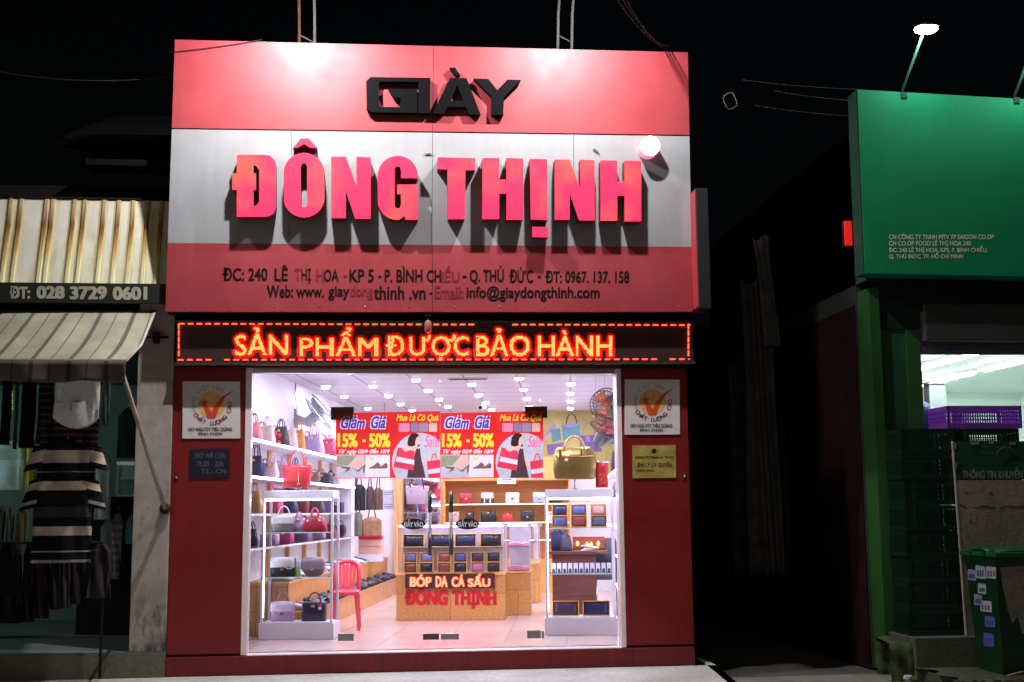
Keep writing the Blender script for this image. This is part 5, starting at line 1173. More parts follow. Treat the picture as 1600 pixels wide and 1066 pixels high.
MB().tube(arch, .024, m_chair, 10).build('back_frame', t)
for i in range(5):
    k_ = (-.62 + i*.31); x_ = k_ * sw; zt_ = sh + .24 + (bh - sh - .24)*math.sqrt(1 - k_*k_) - .012; ya_ = .24
    MB().hexa([(x_*.72 - .012, .178, sh - .012), (x_*.72 + .012, .178, sh - .012), (x_*.72 + .012, .188, sh - .012), (x_*.72 - .012, .188, sh - .012), (x_ - .017, ya_ - .003, zt_), (x_ + .017, ya_ - .003, zt_), (x_ + .017, ya_ + .007, zt_), (x_ - .017, ya_ + .007, zt_)], m_chair).build('back_slat', t)

# ---------------- wall fans
m_fang = paint((.40, .42, .44), .4, var=.05); m_fanl = paint((.55, .60, .70), .35)
def ring(mb, c, ax, r, rad, m_, n=28):
    ax = Vector(ax).normalized(); a = ax.orthogonal().normalized(); b = ax.cross(a)
    mb.tube([Vector(c) + (a*math.cos(2*math.pi*k_/n) + b*math.sin(2*math.pi*k_/n))*r for k_ in range(n)], rad*1.4, m_, 6, True)
def fan(lab, base, hub, ax, r, mb_col, blade, cage, motor=.07):
    """base: wall bracket point, hub: centre of blades (shop coordinates), ax: facing axis"""
    t = ithing('wall_fan', lab, 'fan', *base); B = Vector(base); Hh = Vector(hub) - B; ax = Vector(ax).normalized(); a = ax.orthogonal().normalized(); b = ax.cross(a)
    mm_ = paint(mb_col, .4)
    MB().hexa([(-.0, -.05, -.13), (.03, -.06, -.13), (.03, .06, -.13), (0, .05, -.13), (0, -.05, .10), (.03, -.06, .10), (.03, .06, .10), (0, .05, .10)] if Hh.x > 0 else [(-.03, -.05, -.13), (0, -.06, -.13), (0, .06, -.13), (-.03, .05, -.13), (-.03, -.05, .10), (0, -.06, .10), (0, .06, .10), (-.03, .05, .10)], mm_).build('wall_plate', t)
    back = Hh - ax * .17
    MB().tube([Vector((0, 0, -.03)), Vector((back.x * .55, 0, -.05)), back + Vector((0, 0, -.07)), back], [.07, .05, .03, .03], mm_, 12).build('arm', t)
    MB().tube([Hh - ax*.25, Hh - ax*.23, Hh - ax*.11, Hh - ax*.07], [motor*.7, motor, motor, motor*.6], mm_, 18).build('motor', t)
    bm_ = MB(); bl = paint(blade, .3)
    for k_ in range(3):
        an = 2*math.pi*k_/3 + .4
        def bf(p_, q__, an=an):
            rr = .04 + p_*(r*.86 - .04); th = an + (q__ - .5)*(.55 + .75*p_); o_ = (q__ - .5)*.07
            return Hh + (a*math.cos(th) + b*math.sin(th))*rr + ax*o_
        bm_.sheet(bf, 6, 6, bl, .004)
    bm_.build('blades', t); MB().tube([Hh - ax*.05, Hh + ax*.035, Hh + ax*.045], [.04, .04, .02], bl, 16).build('hub', t)
    cg = MB(); cm = paint(cage, .35, .5)
    for o_, q__ in ((-.05, 1.0), (.05, 1.0)): ring(cg, Hh + ax*o_, ax, r*q__, .005, cm)
    ring(cg, Hh + ax*.085, ax, r*.5, .003, cm); ring(cg, Hh - ax*.085, ax, r*.5, .003, cm)
    for k_ in range(24):
        v_ = a*math.cos(2*math.pi*k_/24) + b*math.sin(2*math.pi*k_/24)
        for sg in (-1, 1): cg.tube([Hh + ax*sg*.10 + v_*.03, Hh + ax*sg*.09 + v_*r*.5, Hh + ax*sg*.05 + v_*r], .003, cm, 4)
    cg.build('cage', t)
    return t
q_ = hitU(462, 652, UL + .01); dF = q_.y
hb = hitD(502, 643, dF + .05)
fan('light grey wall fan tilted downwards on the left wall', (UL + .003, dF, q_.z), (hb.x, hb.y, hb.z), (.72, .15, .62), .24, (.36, .38, .40), (.42, .46, .52), (.34, .36, .40))
o_ = MB().tube([IW(UL + .01, dF - .02, CEIL), IW(UL + .02, dF - .10, 2.9), IW(UL + .03, dF - .05, 2.75), IW(UL + .03, dF, q_.z + .08)], .006, m_hair, 6).build('fan_cord'); tag(o_, 'thin dark cord running down the white wall to the grey fan', 'cord')
qa = hitD(948, 633, 14.6); qb = hitD(948, 668, 14.3)
fan('wall fan with orange blades close under the shop ceiling', (UR - .003, 14.6, qa.z), (qa.x, qa.y, qa.z), (-.35, -.85, -.35), .19, (.12, .12, .13), (.95, .22, .06), (.1, .1, .11))
fan('black wall fan with a red ring seen nearly edge on below the orange fan', (UR - .003, 14.3, qb.z), (qb.x, qb.y, qb.z + .01), (.45, -.35, .82), .19, (.1, .1, .11), (.5, .1, .08), (.16, .08, .08))

# ---------------- right wall: shelves, dark bags, red banner
sr = ithing('wall_shelving', 'white lit shelving with dark bags along the right wall of the shop', 'shelving', UR, 15, FLOOR)
UE = UR - .26
for zz in (1.95, 1.60, 1.25, .9, .55):
    mb = MB(); ibox(mb, (UE, 12.6, zz - .02), (UR - .003, 19.5, zz), m_shelfw); W_(mb, 'shelf_board', sr); mb = MB(); ibox(mb, (UE - .01, 12.6, zz - .02), (UE, 19.5, zz - .002), STRIP); W_(mb, 'shelf_edge', sr)
mb = MB(); ibox(mb, (UR - .05, 12.6, FLOOR), (UR - .004, 12.64, 2.2), m_shelfw); ibox(mb, (UR - .05, 16, FLOOR), (UR - .004, 16.04, 2.2), m_shelfw); W_(mb, 'upright', sr)
GR = 'bags on the right wall shelves'
for i, (d_b, zz, w, h, col, st_, lab) in enumerate(((14.3, 1.601, .46, .30, '#26254a', 'tote', 'large navy bag on the right wall shelf behind the gold handbag'), (15.4, 1.601, .34, .26, '#3a3458', 'trap', 'indigo bag on the right wall shelf'), (16.6, 1.601, .32, .26, '#5a4a6a', 'dome', 'violet bag further along the right wall shelf'), (13.6, 1.951, .36, .26, '#3c3c5c', 'tote', 'slate blue bag high on the right wall shelf'), (15.0, 1.951, .34, .26, '#7a3048', 'trap', 'wine red bag high on the right wall shelf'), (16.4, 1.951, .34, .26, '#2a2a3a', 'tote', 'black bag high on the right wall shelf'),
          (13.2, 1.251, .3, .24, '#8a2a3a', 'trap', 'dark red bag beside the wallet cabinet'), (14.5, 1.251, .3, .24, '#c9a0b8', 'trap', 'pink bag beside the wallet cabinet'), (13.2, .901, .3, .24, '#b0405a', 'trap', 'rose bag low on the right wall shelf'), (14.6, .901, .3, .24, '#3c2c4c', 'trap', 'dark violet bag low on the right wall shelf'), (13.3, .551, .3, .24, '#7a2a3c', 'box', 'maroon box bag lowest on the right wall shelf'))):
    bag('handbag', lab, UR - .16, d_b, zz, w, h, .16, col, st_, R(55), group=GR, hh=.4)
dBn = 13.3; a = hitD(931, 762, dBn); b = hitD(949.5, 722, dBn)
t = ithing('hanging_banner', 'red banner with gold brush writing behind the gold handbag', 'banner', (a.x+b.x)/2, dBn, a.z)
mb = MB(); mb.sheet(lambda p_, q__: ((p_ - .5)*(b.x - a.x), .004*math.sin(q__*5), q__*(b.z - a.z)), 4, 12, paint((.60, .02, .03), .5), .003); mb.build('cloth', t)
MB().tube([(-(b.x-a.x)/2 - .01, 0, b.z - a.z), ((b.x-a.x)/2 + .01, 0, b.z - a.z)], .014, m_silv, 10).tube([(-.05, 0, b.z - a.z), (-.05, 0, CEIL - a.z)], .0015, m_hair, 5).tube([(.05, 0, b.z - a.z), (.05, 0, CEIL - a.z)], .0015, m_hair, 5).build('hanger', t)
mb = MB(); rr_ = random.Random(5)
for cz_ in (.24, .15, .06):
    for k_ in range(4):
        x_, z_ = rr_.uniform(-.022, .022), cz_*(b.z - a.z)/.27 + rr_.uniform(-.02, .02); mb.tube([(x_ - .016, -.005, z_ + rr_.uniform(-.01, .01)), (x_, -.006, z_), (x_ + .016, -.005, z_ + rr_.uniform(-.014, .014))], [.001, .0035, .001], m_goldm, 6)
mb.build('brush_writing', t)

# ---------------- cashier's desk behind the wallet cabinet
dd_ = 15.4; a = hitD(861, 945, dd_); b = hitD(944, 861, dd_); t = ithing('cash_desk', 'dark brown desk with a wide top behind the wallet cabinet', 'desk', (a.x+b.x)/2, dd_, FLOOR); w = (b.x-a.x)/2; Hd = b.z - FLOOR
MB().box((-w - .03, -.05, Hd - .035), (w + .04, .55, Hd), m_desk, .006).build('top', t); MB().box((-w + .02, .02, 0), (w - .1, .045, Hd - .036), m_desk).build('front_panel', t); MB().box((-w + .02, .046, 0), (-w + .045, .5, Hd - .036), m_desk).box((w - .125, .046, 0), (w - .1, .5, Hd - .036), m_desk).build('side_panel', t)
zD = b.z + .001
bag('shopping_bag', 'upright navy shopping bag on the brown desk', hitD(871, 860, dd_ + .2).x, dd_ + .2, zD, .17, .24, .1, '#23264c', 'tote', 0, hh=.2, clasp=False); bag('shopping_bag', 'grey striped paper bag on the brown desk next to the navy one', hitD(885, 860, dd_ + .15).x, dd_ + .15, zD, .15, .19, .09, '#4c465c', 'trap', .3, hh=.2, clasp=False)
t = ithing('paper_stack', 'untidy white papers and yellow sheet on the brown desk', 'papers', hitD(922, 860, dd_ + .1).x, dd_ + .1, zD); mb = MB()
for i in range(7): c__, s__ = math.cos(i*.5), math.sin(i*.5); mb.add([((x*c__ - y*s__)*.8, (x*s__ + y*c__)*.8, i*.006 + (.03 if x > 0 else 0)) for x, y in ((-.13, -.09), (.13, -.09), (.13, .09), (-.13, .09))], [(0, 1, 2, 3)], m_paper if i != 5 else paint((.75, .65, .05), .5))
mb.build('sheets', t)
t = ithing('altar_lamp_shelf', 'small brown altar shelf with glowing orange candle lamps on the desk', 'altar', hitD(920, 850, dd_ + .42).x, dd_ + .42, zD); MB().box((-.2, 0, 0), (.2, .12, .02), m_desk).box((-.2, .10, .021), (.2, .12, .16), woodmat('#7a3a28', '#a85c40')).build('frame', t)
mb = MB()
for x_ in (-.14, -.02, .03, .12): mb.lathe([(.001, .02), (.016, .035), (.020, .055), (.001, .085)], glow((1, .42, .10), 5), 12, (x_, .05, .01 + .02*abs(x_)*6))
mb.build('candle_lamps', t)
t = ithing('office_chair', 'dark padded chair beside the brown desk', 'chair', hitD(948, 930, dd_ + .3).x, dd_ + .35, FLOOR); MB().box((-.16, -.2, .42), (.16, .2, .50), paint((.05, .05, .07), .5), .03).build('seat', t); MB().loft([(.5, .15, .03, 0, .19), (.75, .17, .035, 0, .22), (.92, .13, .025, 0, .24)], paint((.05, .05, .07), .5), 20, 4).build('backrest', t)
for x_ in (-.13, .13):
    for y_ in (-.17, .17): MB().tube([(x_, y_, 0), (x_, y_, .42)], .012, m_silv, 8).build('leg', t)
# ================================================================ left: the clothes stall
def banded(col, bands=None): return paint(col, .75, var=.18, scale=22)
xP0 = hitY(208, 800, -.02).x; zst = hitY(100, 1021, -.03).z
m_plas = None
def plaster():
    m, nt, b, o = newmat('stained_plaster'); v = coords(nt)
    f = noise(nt, v, 3.0, 8, .7); f2 = noise(nt, coords(nt, (1, 1, .35)), 5.0, 6, .75)
    base = ramp(nt, [(.3, (.30, .26, .235)), (.6, (.44, .39, .355)), (.8, (.50, .46, .42))], f)
    sp = nd(nt, 'ShaderNodeSeparateXYZ'); t_ = nd(nt, 'ShaderNodeTexCoord'); nt.links.new(t_.outputs['Object'], sp.inputs[0])
    low = ramp(nt, [(.0, (1, 1, 1)), (.16, (.75, .75, .75)), (.33, (0, 0, 0))], None); mr = nd(nt, 'ShaderNodeMath', operation='MULTIPLY'); mr.inputs[1].default_value = .5; nt.links.new(sp.outputs[2], mr.inputs[0]); nt.links.new(mr.outputs[0], low.inputs[0])
    gate = nd(nt, 'ShaderNodeMath', operation='MULTIPLY'); r2 = ramp(nt, [(.42, (0, 0, 0)), (.58, (1, 1, 1))], f2); nt.links.new(low.outputs[0], gate.inputs[0]); nt.links.new(r2.outputs[0], gate.inputs[1])
    edge_ = ramp(nt, [(.55, (0, 0, 0)), (.70, (.8, .8, .8))], noise(nt, coords(nt, (4, 1, .9)), 2.0, 7, .8))
    c1 = mixc(nt, gate.outputs[0], base.outputs[0], (.035, .035, .025)); c2 = mixc(nt, edge_.outputs[0], c1, (.09, .075, .05))
    nt.links.new(c2, b.inputs['Base Color']); b.inputs['Roughness'].default_value = .9; bump(nt, b, f, .3, .02); return m
m_plas = plaster()
t = thing('pillar', 'stained off white plaster pillar between the clothes stall and the red shop', 'pillar', ((xP0 + xl)/2, 0, zst))
MB().box((xP0, -.02, zst), (xl - .004, .30, 3.6), m_plas, .006).build('shaft', t, True)
def mossy(n_, c1, c2):
    return concrete(n_, c1, tuple((a+b)/2 for a, b in zip(c1, c2)), c2)
mb = MB(); mb.box((-14, -.03, -.1), (xl - .004, 6.0, zst), mossy('stall_screed', (.10, .13, .115), (.17, .20, .18))); mb.box((-14, -.045, -.11), (xl - .006, -.031, zst - .012), mossy('step_face', (.10, .095, .06), (.19, .18, .13))); mb.build('floor', kind='structure')
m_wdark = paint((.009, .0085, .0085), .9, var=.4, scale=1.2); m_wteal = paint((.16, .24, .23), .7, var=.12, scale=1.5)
nb = thing('neighbour_house', 'dark house with ledges above and behind the clothes stall', 'house', (-5.5, .3, zst))
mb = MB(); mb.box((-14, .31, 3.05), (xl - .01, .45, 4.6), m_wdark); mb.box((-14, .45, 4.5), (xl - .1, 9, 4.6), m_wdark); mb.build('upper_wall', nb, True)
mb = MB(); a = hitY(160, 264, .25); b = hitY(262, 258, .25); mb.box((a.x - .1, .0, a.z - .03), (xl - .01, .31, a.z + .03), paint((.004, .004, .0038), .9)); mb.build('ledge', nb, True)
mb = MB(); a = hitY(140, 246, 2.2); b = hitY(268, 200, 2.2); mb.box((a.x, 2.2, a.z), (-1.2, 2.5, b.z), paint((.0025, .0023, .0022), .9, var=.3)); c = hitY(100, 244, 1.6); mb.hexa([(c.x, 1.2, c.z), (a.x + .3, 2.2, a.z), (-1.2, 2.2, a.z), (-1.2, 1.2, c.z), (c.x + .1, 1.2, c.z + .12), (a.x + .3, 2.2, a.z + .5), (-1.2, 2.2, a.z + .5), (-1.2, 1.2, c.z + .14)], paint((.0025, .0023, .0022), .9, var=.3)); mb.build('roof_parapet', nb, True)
mb = MB(); mb.box((-14, 3.6, zst), (xl - .02, 3.75, 3.0), m_wteal); mb.box((xl - .16, .31, zst), (xl - .02, 3.6, 3.0), paint((.18, .29, .27), .8, var=.2)); mb.box((-14, .46, 3.0), (xl - .02, 3.75, 3.06), paint((.10, .12, .12), .8)); mb.build('room_wall', nb, True)
t = thing('fluorescent_tube', 'fluorescent tube under the ceiling of the clothes stall behind the awning', 'lamp', (-4.7, 1.0, 2.95))
MB().box((-.6, -.03, .0), (.6, .03, .045), m_white).build('fitting', t); MB().tube([(-.58, 0, -.025), (.58, 0, -.025)], .014, glow((.60, 1, .93), 75), 10).build('tube', t)

# corrugated sheet with rust runs
def rusty():
    m, nt, b, o = newmat('rust_run'); t_ = nd(nt, 'ShaderNodeTexCoord'); sp = nd(nt, 'ShaderNodeSeparateXYZ'); nt.links.new(t_.outputs['Object'], sp.inputs[0])
    f = noise(nt, coords(nt, (14, 1, 2.2)), 2.0, 4, .7); ad = nd(nt, 'ShaderNodeMath', operation='MULTIPLY_ADD'); ad.inputs[1].default_value = .35; nt.links.new(f, ad.inputs[0])
    z_ = nd(nt, 'ShaderNodeMath', operation='MULTIPLY'); z_.inputs[1].default_value = 1.05; nt.links.new(sp.outputs[2], z_.inputs[0]); nt.links.new(z_.outputs[0], ad.inputs[2])
    r = ramp(nt, [(.05, (.72, .70, .56)), (.38, (.62, .57, .30)), (.58, (.44, .27, .06)), (.78, (.16, .055, .012)), (.99, (.45, .33, .18))], ad.outputs[0]); nt.links.new(r.outputs[0], b.inputs['Base Color']); b.inputs['Roughness'].default_value = .7; return m
m_rrun = rusty(); 
def sheetmetal():
    m, nt, b, o = newmat('stained_sheet'); f = noise(nt, coords(nt, (5.5, 5.5, .35)), 1.0, 5, .6); f2 = noise(nt, coords(nt), 4.0, 5, .7)
    r = ramp(nt, [(.36, (.78, .77, .73)), (.52, (.74, .71, .58)), (.62, (.56, .50, .26)), (.72, (.70, .66, .48))], f); r2 = ramp(nt, [(.3, (.85, .85, .84)), (.7, (1.04, 1.04, 1.03))], f2)
    nt.links.new(mixc(nt, 1.0, r.outputs[0], r2.outputs[0], 'MULTIPLY'), b.inputs['Base Color']); b.inputs['Roughness'].default_value = .55; return m
m_corr = sheetmetal(); m_halo = paint((.62, .55, .30), .6, var=.18, scale=5)
ztp = hitY(100, 312, .07).z; zbp = hitY(100, 444, -.13).z
t = thing('corrugated_panel', 'white corrugated metal panel with rust runs over the striped awning', 'metal panel', (-3.7, -.05, zbp))
prof = []
xs_px = [-120, -96, -60, -30, 12, 28, 68, 78, 112, 128, 159, 182, 205, 228, 250]
x_left, x_right = hitY(-190, 380, -.05).x, xl - .02
cx_ = sorted(hitY(p_, 340, -.04).x for p_ in xs_px); prof = [(x_left, 0, 'w')]
for xx in cx_: prof += [(xx - .045, 0, 'w'), (xx - .024, .005, 'h'), (xx - .016, .016, 'r'), (xx + .010, .016, 'r'), (xx + .019, .004, 'h'), (xx + .036, 0, 'w')]
prof.append((x_right, 0, 'w')); mb = MB(); nz = 8; mm_ = {'w': m_corr, 'h': m_halo, 'r': m_rrun}
for (xa, ya, ka), (xb, yb, kb) in zip(prof, prof[1:]):
    if xb <= xa: continue
    kk = 'r' if 'r' in (ka, kb) and ka == kb else ('r' if (ka, kb) in (('h', 'r'), ('r', 'h')) else ('h' if 'h' in (ka, kb) else 'w'))
    for i in range(nz):
        z0, z1 = zbp + (ztp - zbp)*i/nz, zbp + (ztp - zbp)*(i+1)/nz; y0, y1 = -.13 + .20*i/nz, -.13 + .20*(i+1)/nz
        mb.add([(xa, y0 - ya, z0), (xb, y0 - yb, z0), (xb, y1 - yb, z1), (xa, y1 - ya, z1)], [(0, 1, 2, 3)], mm_[kk])
mb.build('sheet', t, True)
mb = MB(); mb.box((x_left, .082, ztp - .2), (x_right, .3, ztp + .03), m_wdark); mb.tube([(x_left, .066, ztp + .012), (x_right, .066, ztp + .012)], .012, m_wdark, 6); mb.build('top_flashing', t, True)
YB = -.185; a = hitY(-190, 471, YB); b = hitY(238, 443.5, YB)
t = thing('phone_signboard', 'dark narrow signboard with a pale phone number above the awning', 'signboard', ((a.x + b.x)/2, YB, a.z))
MB().box((a.x, YB, a.z), (xl - .03, YB + .04, b.z), paint((.022, .026, .02), .6)).build('board', t, True)
mb = MB()
for s_, bx in (('ĐT:', (15, 447, 47, 467)), ('028', (57, 447, 101, 467)), ('3729', (109, 447.5, 167, 468)), ('0601', (176, 448, 230, 469))): mb.flat(fit(glyphs(s_, .05), bx), fY(YB - .004), paint((.42, .39, .30), .6, var=.2), .003)
mb.build('lettering', t, True)
# striped awning
def stripes(ca=(.36, .35, .26), cb=(.10, .105, .085)):
    m, nt, b, o = newmat('striped_canvas'); t_ = nd(nt, 'ShaderNodeTexCoord'); sp = nd(nt, 'ShaderNodeSeparateXYZ'); nt.links.new(t_.outputs['Object'], sp.inputs[0])
    fr = nd(nt, 'ShaderNodeMath', operation='MULTIPLY'); fr.inputs[1].default_value = 1/.30; nt.links.new(sp.outputs[0], fr.inputs[0]); f_ = nd(nt, 'ShaderNodeMath', operation='FRACT'); nt.links.new(fr.outputs[0], f_.inputs[0])
    r = ramp(nt, [(0, ca), (.07, cb), (.19, ca), (.60, cb), (.635, ca)], f_.outputs[0], 'CONSTANT')
    n_ = noise(nt, coords(nt), 3.0, 5); r2 = ramp(nt, [(.3, (.72, .72, .70)), (.7, (1.08, 1.08, 1.05))], n_)
    nt.links.new(mixc(nt, 1.0, r.outputs[0], r2.outputs[0], 'MULTIPLY'), b.inputs['Base Color']); b.inputs['Roughness'].default_value = .8
    tr = nd(nt, 'ShaderNodeBsdfTranslucent'); tr.inputs[0].default_value = (.2, .19, .13, 1); mx = nd(nt, 'ShaderNodeMixShader'); mx.inputs[0].default_value = .12; nt.links.new(b.outputs[0], mx.inputs[1]); nt.links.new(tr.outputs[0], mx.inputs[2]); nt.links.new(mx.outputs[0], o.inputs[0]); return m
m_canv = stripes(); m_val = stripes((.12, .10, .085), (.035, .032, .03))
YT, YF = -.10, -1.25
zT = hitY(243, 485, YT).z; zF = hitY(197, 564, YF).z; xTr = hitY(243, 485, YT).x; xFr = hitY(197, 564, YF).x; xTl = hitY(-260, 497, YT).x
t = thing('awning', 'striped canvas awning with a scalloped dark valance over the clothes stall', 'awning', ((xTl + xTr)/2, YT, zT))
def canv(u_, v_):
    xr_ = xTr + (xFr - xTr)*v_; x_ = xTl + (xr_ - xTl)*u_
    return (x_, YT + (YF - YT)*v_, zT + (zF - zT)*v_ - .10*math.sin(math.pi*v_)*(.6 + .4*math.sin(u_*7)) - .05*(1 - u_)*(1-v_) - .012*math.sin(u_*40)*math.sin(math.pi*v_))
MB().sheet(canv, 60, 14, m_canv, .004).build('canvas', t, True)
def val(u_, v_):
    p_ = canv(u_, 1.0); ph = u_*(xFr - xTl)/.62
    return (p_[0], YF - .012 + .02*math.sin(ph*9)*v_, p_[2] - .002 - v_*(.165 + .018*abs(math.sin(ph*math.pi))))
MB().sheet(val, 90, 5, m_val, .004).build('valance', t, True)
MB().tube([canv(0, 1.0), canv(.5, 1.0), canv(1, 1.0)], .014, paint((.16, .15, .12), .7), 8).build('front_bar', t, True)
MB().tube([canv(1.0, 0), canv(1.0, .5), canv(1.0, 1.0)], .012, paint((.4, .39, .36), .6), 8).build('edge_rope', t, True)
pA = Vector(canv(.985, 1.0)) + Vector((0, .01, -.06)); pB = hitY(258, 795, -.05)
MB().tube([pA, pA.lerp(pB, .5), pB], .019, paint((.36, .30, .25), .7, var=.3), 10).lathe([(.05, -.02), (.045, .03)], m_rust, 12, (pB.x, -.045, pB.z), 'y').build('support_arm', t, True)
cbb = hitY(235, 526, -.08); MB().tube([(cbb.x - .12, -.05, cbb.z), (cbb.x + .16, -.05, cbb.z)], .012, m_dark, 6).box((cbb.x + .02, -.09, cbb.z - .06), (cbb.x + .08, -.02, cbb.z + .04), m_dark, .008).build('wall_bracket', t, True)

# hanging clothes
GC = 'clothes hanging in front of the stall'
def cloth(px0, px1, py0, py1, Y, base, label, bands=(), sleeves=0, sl=.34, th=.05, cat='shirt', name='hanging_shirt', fold=1.0, taper=1.0, hem=0.0, rings=60, collar=True, grp=GC):
    a = hitY(px0, py1, Y); b = hitY(px1, py0, Y); w = (b.x - a.x)/2; h = b.z - a.z
    t = thing(name, label, cat, ((a.x + b.x)/2, Y, a.z), 0, grp)
    m_ = banded(base); bs = [(z0*h, z1*h, banded(c_)) for z0, z1, c_ in bands]
    rg = []
    for i in range(rings + 1):
        z = h*i/rings; k_ = i/rings; top = 1.0 if k_ < .86 else (1 - (k_ - .86)/.14*.62)
        rg.append((z, w*(taper + (1 - taper)*k_)*top, th*(1 if k_ < .9 else .8), 0, 0))
    bmb = MB().loft(rg, m_, 36, 3.2, caps=not hem, bands=bs, ripple=lambda x, z: fold*(.012*math.sin(5*x + 9*z) + .008*math.sin(11*x - 4*z) + .006*math.sin(17*x + 13*z))*(1.2 - z/h*.6))
    if hem: bmb.v = [(x, y, z - hem*(1 - (x/w)**2)*(1 - z/(.3*h)) + hem if z < .3*h else z) if z < .3*h else (x, y, z) for x, y, z in bmb.v]
    bmb.build('body', t)
    if sleeves:
        for sx in (-1, 1):
            mb = MB(); L_ = sl*h
            for i in range(0, 1): pass
            p0, p1 = Vector((sx*w*.86, 0, h*.93)), Vector((sx*(w*1.12), -.01, h*.93 - L_))
            rgs = [(k_/8, .001, .001, 0, 0) for k_ in range(9)]; n_ = 14; vs = []
            for k_ in range(9):
                c_ = p0.lerp(p1, k_/8); hw = .085*(1 + .15*k_/8)*(w/.26)
                for q__ in range(n_): an = 2*math.pi*q__/n_; vs.append((c_.x + hw*math.cos(an), c_.y + th*.8*math.sin(an) + .006*math.sin(k_*2 + q__), c_.z + hw*.25*math.cos(an)*-sx))
            for k_ in range(8):
                zc = (p0.lerp(p1, (k_+.5)/8).z); mm2 = m_
                for z0, z1, c_ in bs:
                    if z0 <= zc < z1: mm2 = c_; break
                o_ = 0; mb.add([vs[k_*n_ + q__] for q__ in range(n_)] + [vs[(k_+1)*n_ + q__] for q__ in range(n_)], [(q__, (q__+1) % n_, n_ + (q__+1) % n_, n_ + q__) for q__ in range(n_)], mm2, True)
            mb.build('sleeve', t)
    if collar:
        MB().tube([(-w*.22, -th*.2, h*.99), (0, -th*.9, h*.955), (w*.22, -th*.2, h*.99), (0, th*.5, h*1.01)], .016, m_, 8, True).build('collar', t)
        MB().tube([(-w*.3, 0, h*.985), (0, 0, h*1.04), (w*.3, 0, h*.985)], .006, m_dark, 6).tube([(0, 0, h*1.04), (.012, 0, h*1.07), (0, 0, h*1.10), (-.012, 0, h*1.085)], .004, m_silv, 6).build('hanger', t)
    return t
T1 = [(.0, .05, '#a9a49a'), (.05, .10, '#0e0e12'), (.12, .128, '#8d857c'), (.22, .228, '#8d857c'), (.30, .33, '#101016'), (.33, .43, '#a3968a'), (.50, .62, '#2e2e2c'), (.66, .668, '#8d857c'), (.74, .748, '#8d857c'), (.80, .90, '#a3968a')]
cloth(49, 146, 738, 880, -.62, '#0f0f15', 'large black polo with beige and thin pale stripes hanging lowest', [(.0, .035, '#8a8a84'), (.035, .09, '#14161a'), (.12, .130, '#8d8a86'), (.215, .225, '#7d7a76'), (.295, .395, '#b3a396'), (.40, .45, '#101320'), (.50, .62, '#34352f'), (.66, .67, '#a49a90'), (.76, .77, '#a49a90'), (.80, .90, '#b3a396')], 1, .33)
cloth(58, 150, 690, 760, -.57, '#0f1020', 'navy polo with a broad beige chest band under the brown striped shirt', [(.30, .34, '#8d857c'), (.52, .80, '#b0a094'), (.0, .12, '#1c1c20')], 1, .55, .05)
cloth(62, 156, 632, 722, -.50, '#241a1a', 'brown red striped shirt behind the white shirt hem', [(i*.11, i*.11 + .045, '#5e4038') for i in range(9)], 0)
cloth(84, 157, 575, 670, -.60, '#e4e9ea', 'white button shirt with a rounded hem hanging below the valance', [], 0, .4, .045, fold=1.3, hem=.09)
cloth(58, 84, 585, 694, -.55, '#1c1d22', 'dark chequered shirt sleeve hanging beside the white shirt', [(i*.1, i*.1 + .035, '#3f4046') for i in range(10)], 0, fold=1.5)
cloth(159, 173, 585, 664, -.52, '#4d5f5c', 'narrow grey green sleeve hanging right of the white shirt', [], 0, fold=1.2, th=.03, collar=False)
cloth(31, 57, 585, 700, -.56, '#0b0b0e', 'plain black jacket hanging left of the chequered shirt', [], 0)
cloth(21, 30, 585, 702, -.60, '#4a4440', 'narrow grey scarf hanging by the black jacket', [], 0, th=.02, name='hanging_scarf', cat='scarf', collar=False)
cloth(1, 19, 585, 695, -.58, '#101014', 'black trousers hanging at the frame edge', [], 0, name='hanging_trousers', cat='trousers', collar=False)
o_ = MB(); 
for i in range(9):
    p_ = hitY(19.5, 612 + i*3.4, -.64); o_.lathe([(.001, -.007), (.007, 0), (.001, .007)], glow([(.7, .05, .03), (.08, .5, .08), (.6, .4, .02)][i % 3], .9, 'toy_light'), 8, tuple(p_))
tag(o_.build('bead_string'), 'string of red green and yellow beads beside the grey scarf', 'beads')
cloth(-14, 40, 690, 766, 1.5, '#dcebf5', 'pale blue shirts hanging inside the stall', [(.62, 1.0, '#b4c8c0')], 0, fold=1.5)
cloth(40, 57, 690, 772, 1.45, '#d8d648', 'lime yellow shirt hanging inside the stall', [], 0)
cloth(148, 175, 712, 812, 1.4, '#d8f2f0', 'light cyan shirt hanging behind the striped polo', [], 0, fold=1.4)
cloth(155, 184, 812, 905, 1.6, '#8a968e', 'grey green blouse hanging at the back right of the stall', [], 0); cloth(171, 195, 803, 905, 1.5, '#a89ca2', 'greyish patterned blouse with a frilled collar in the stall', [(i*.12, i*.12 + .05, '#857a82') for i in range(8)], 0, taper=.7)
cloth(184, 213, 842, 915, 1.5, '#0e1018', 'black dress hanging beside the pillar', [], 0, cat='dress', name='hanging_dress'); cloth(196, 216, 808, 850, 1.45, '#7894ac', 'small denim blue shirt hanging beside the pillar', [], 0)
cloth(183, 214, 640, 716, 2.6, '#20302e', 'dark green clothes hanging on the stall back wall', [], 0, grp='clothes at the back of the stall')
GK = 'clothes on the low rack'
for i, (x0, x1, y0, y1, col, lab) in enumerate(((-6, 8, 792, 862, '#50524e', 'grey top first on the low rack'), (9, 22, 792, 866, '#5b5f58', 'grey green top second on the low rack'), (24, 46, 794, 862, '#6a6a4e', 'olive top third on the low rack'))): cloth(x0, x1, y0, y1, .02, col, lab, [], 0, th=.04, grp=GK)
YR = -.25
